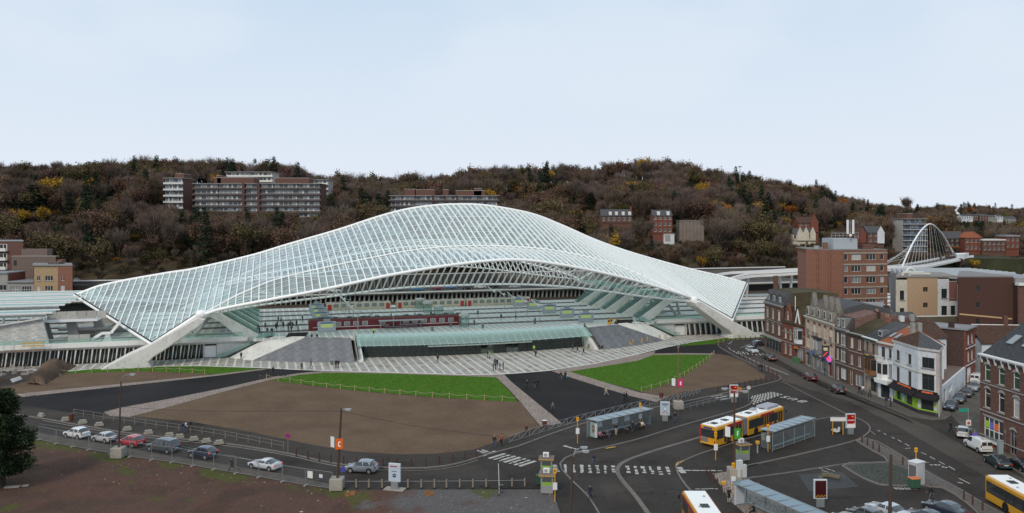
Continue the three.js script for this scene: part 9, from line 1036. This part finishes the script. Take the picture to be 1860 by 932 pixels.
function discSign(p, h, col, label, ring, turn = 0) { const t = thing('traffic_sign', label, 'sign', [p.x, 0.1, p.z], turn); part('pole', bar([0,0,0],[0, h, 0],0.04), GALV, t); const d = part('disc', new THREE.CylinderGeometry(0.34,0.34,0.03,22).rotateX(PI / 2).translate(0, h - 0.3,0.05), M(col, 0.5), t); if (ring) { part('ring', new THREE.TorusGeometry(0.31,0.045,6,24).translate(0, h - 0.3,0.07), M([0.45,0.02,0.03],0.5), d); for (const r of [PI / 4,-PI / 4]) part('cross_bar', B(-0.28,0.28,-0.035,0.035,0.066,0.075).rotateZ(r).translate(0, h - 0.3,0), M([0.45,0.02,0.03],0.5), d); } }
discSign(G(523,823,0.1), 2.6,[0.02,0.04,0.35], 'blue and red no stopping sign on the left pavement', true); discSign(G(1344,728,0.1), 2.3,[0.6,0.22,0.02], 'orange round sign behind the red poster stand'); discSign(G(1360,730,0.1), 2.7,[0.5,0.5,0.5], 'grey round sign seen from behind by the chequered marking'); discSign(G(1827,822,0.1), 3.0,[0.3,0.3,0.32], 'round mirror sign in front of the brick corner house', false, 0.5);
{ const p = G(907,897,0.02), t = thing('flag_pole', 'thin white pole with a bicycle leaning against it on the gravel', 'pole', [p.x, 0.02, p.z]); part('pole', bar([0,0,0],[-0.1,3.4,0],0.035), FRAME_WHITE, t); const b = thing('bicycle', 'dark bicycle leaning against the thin white pole', 'bicycle', [p.x + 0.1,0.02, p.z + 0.2],1.25); for (const x of [-0.52,0.52]) { const w = part('wheel', new THREE.TorusGeometry(0.33,0.022,6,22).translate(x, 0.34,0), RUBBER, b); part('hub', new THREE.CylinderGeometry(0.03,0.03,0.1,8).rotateX(PI / 2).translate(x, 0.34,0), STEEL, w); } part('frame', [bar([-0.52,0.34,0],[-0.1,0.3,0],0.018), bar([-0.1,0.3,0],[-0.25,0.85,0],0.018), bar([-0.1,0.3,0],[0.38,0.78,0],0.02), bar([-0.22,0.75,0],[0.38,0.82,0],0.018), bar([0.38,0.9,0],[0.52,0.34,0],0.018)], DARK, b); part('saddle', RB(0.24,0.06,0.14,0.03,-0.27,0.92,0), BLACK, b); part('handlebar', bar([0.36,0.98,-0.26],[0.36,0.98,0.26],0.016), STEEL, b); }
{ const p = G(1520,788,0.1), t = thing('motor_scooter', 'white and black scooter parked under the banner frame', 'scooter', [p.x, 0.1, p.z],0.15); for (const x of [-0.6,0.6]) part('wheel', new THREE.TorusGeometry(0.19,0.075,8,18).translate(x, 0.26,0), RUBBER, t); part('body', ext([[-0.75,0.5],[-0.5,0.35],[-0.1,0.28],[0.3,0.3],[0.42,0.9],[0.34,0.95],[0.2,0.42],[-0.08,0.42],[-0.15,0.74],[-0.8,0.78]],0.26,0.04).translate(0,0,-0.13), M([0.6,0.6,0.6],0.3), t); part('seat', RB(0.62,0.1,0.26,0.05,-0.46,0.84,0), BLACK, t); part('front_fork', bar([0.6,0.26,0],[0.4,0.98,0],0.035), STEEL, t); part('handlebar', bar([0.38,1.02,-0.3],[0.38,1.02,0.3],0.025), BLACK, t); part('top_box', RB(0.3,0.26,0.34,0.05,-0.86,0.98,0), DARK, t);
  const f = G(1522,789.5,0.1), q = thing('banner_frame', 'white banner on two yellow posts beside the red poster', 'sign', [f.x, 0.1, f.z],0); for (const x of [-0.75,0.75]) part('post', bar([x, 0,0],[x, 2.5,0],0.06), YELLOW, q); part('banner', B(-1.1,1.1,1.95,2.5,0.06,0.11), M([0.7,0.68,0.66],0.6), q);
  const h = G(601,886,0.1), k = thing('fire_hydrant', 'red fire hydrant beside the concrete pole base', 'hydrant', [h.x, 0.1, h.z]); part('barrel', new THREE.CylinderGeometry(0.11,0.13,0.95,10).translate(0,0.48,0), M([0.42,0.02,0.02],0.5), k); part('cap', new THREE.SphereGeometry(0.14,10,8).translate(0,0.98,0), M([0.42,0.02,0.02],0.5), k); part('outlet', bar([-0.2,0.7,0],[0.2,0.7,0],0.06), M([0.42,0.02,0.02],0.5), k);
  const yb = G(1306,895,0.1), y2 = thing('yellow_box', 'small yellow newspaper box by the near bollards', 'box', [yb.x + 0.5,0.1, yb.z]); part('stand', bar([0,0,0],[0,0.9,0],0.04), GREY, y2); part('box', RB(0.5,0.4,0.35,0.04,0,1.1,0), YELLOW, y2); const y4 = G(1376,823,0.1), y5 = thing('yellow_box', 'yellow ticket box at the end of the empty glass shelter', 'box', [y4.x, 0.1, y4.z]); part('stand', bar([0,0,0],[0,1.2,0],0.1), GREY, y5); part('box', RB(0.5,0.4,0.35,0.04,0,1.4,0), YELLOW, y5);
  [[1491,872,1.1, 'left'],[1503,865.5,0.05, 'middle'],[1516,868,-0.7, 'right']].forEach(([x, y, r, n]) => { const c = G(x, y), s = thing('concrete_trough', `mossy concrete trough lying in the yard, ${n} of three`, 'trough', [c.x, 0.01, c.z], r, 'concrete troughs in the yard'); part('block', RB(1.25,0.42,0.4,0.05,0,0.21,0), M([0.24,0.21,0.145],0.95, { map: T.speck }), s); part('hollow', B(-0.5,0.5,0.421,0.43,-0.1,0.1), DARK, s); }); }
// litter on the waste lot: paper, brick bits, too small and many to count
{ const g = B(-0.5,0.5,0,0.35,-0.5,0.5), n = 260, im = new THREE.InstancedMesh(clean(g), M([1,1,1],0.9), n), m4 = new THREE.Matrix4(), q = new THREE.Quaternion(), c = new THREE.Color(); for (let i = 0; i < n; i++) { const px = R(-20,1000), fy = table(LOT.slice(1,9), px), py = fy + 3 + Math.pow(rnd(), i % 2 ? 2.2 : 0.9) * 60, p = G(px, py), s = R(0.03,0.11) * (rnd() > 0.96 ? 2.4 : 1); q.setFromEuler(new THREE.Euler(R(-0.3,0.3), R(0,6), R(-0.3,0.3))); m4.compose(new V3(p.x, 0.012, p.z), q, new V3(s * R(0.8,2), s * 0.6, s)); im.setMatrixAt(i, m4); const k = rnd(); im.setColorAt(i, k > 0.72 ? c.setRGB(0.42,0.40,0.38) : k > 0.25 ? c.setRGB(0.22,0.12,0.09) : c.setRGB(0.3,0.28,0.26)); } im.name = 'litter'; im.userData = { kind: 'stuff', label: 'scattered litter and rubble bits on the waste lot', category: 'litter' }; scene.add(im);
  for (const [x, y, l] of [[636,897, 'orange sand patch left of the poster stand'],[779,897, 'orange sand patch right of the poster stand']]) { const p = G(x, y), pts = Array.from({ length: 14 }, (_, i) => { const a = i / 14 * 6.283, r = R(0.5,0.75); return [p.x + Math.cos(a) * r, -p.z + Math.sin(a) * r * 1.6]; }); structure('sand_patch', slab(pts, 0.01,0.05), M([0.32,0.16,0.07],0.95, { map: T.gravel }), l); } }
// the dark yew at the left edge
{ const b = G(12,883), t = thing('yew_tree', 'large dense dark green conifer at the left picture edge', 'tree', [b.x - 0.8,0, b.z]), r = mulberry(77), rr = (a, c) => a + (c - a) * r(), pos = [], col = [], H = 11.8; const wood = [bar([0.4,-0.2,0],[0.1,5,0],0.34,0.2), bar([0.1,5,0],[0,11,0],0.2,0.04)];
  for (let k = 0; k < 90; k++) { const y = rr(1.5,11.0), a = rr(0,6.283), l = table([[1.2,2.9],[2.6,4.2],[4.5,4.3],[6.5,3.5],[8.5,2.4],[10.4,1.2],[11.8,0.3]], y) * rr(0.7,1), e = new V3(Math.cos(a) * l, y + l * rr(-0.05,0.25), Math.sin(a) * l); wood.push(bar([0.1, y - 0.4,0], e, 0.06,0.015,4)); for (let j = 0; j < 420; j++) { const s = Math.pow(r(), 0.55), p = new V3(0.1, y - 0.4,0).lerp(e, s).add(new V3(rr(-0.55,0.55), rr(-0.7,0.5), rr(-0.55,0.55))), d = new V3(Math.cos(a) + rr(-0.9,0.9), rr(-0.8,0.7), Math.sin(a) + rr(-0.9,0.9)).normalize().multiplyScalar(rr(0.22,0.5)), sd = new V3(rr(-1,1), rr(-1,1), rr(-1,1)).cross(d).normalize().multiplyScalar(rr(0.05,0.11)), v = rr(0.6,1.8), c = [0.022 * v, 0.034 * v, 0.016 * v]; pos.push(p.x - sd.x, p.y - sd.y, p.z - sd.z, p.x + sd.x, p.y + sd.y, p.z + sd.z, p.x + d.x, p.y + d.y, p.z + d.z); for (let q = 0; q < 3; q++) col.push(...c); } }
  part('trunk', wood, M([0.05,0.04,0.033],0.95), t); const g = new THREE.BufferGeometry(); g.setAttribute('position', new THREE.Float32BufferAttribute(pos, 3)); g.setAttribute('color', new THREE.Float32BufferAttribute(col, 3)); g.computeVertexNormals(); g.setAttribute('uv', new THREE.Float32BufferAttribute(new Float32Array(pos.length / 3 * 2), 2)); g.userData.done = true; part('crown', g, LEAF, t);
  const s = G(22,886), k = thing('stone_slab', 'broken stone slab lying at the foot of the dark conifer', 'slab', [s.x, 0.02, s.z],0.2); part('slab', RB(1.6,0.16,0.6,0.04,0,0.08,0), CONC, k); part('broken_piece', RB(0.7,0.14,0.5,0.04,1.3,0.07,-0.2), CONC, k); }

scene.traverse(o => { if (o.isMesh) { o.castShadow = true; o.receiveShadow = true; } });
renderer.render(scene, camera);
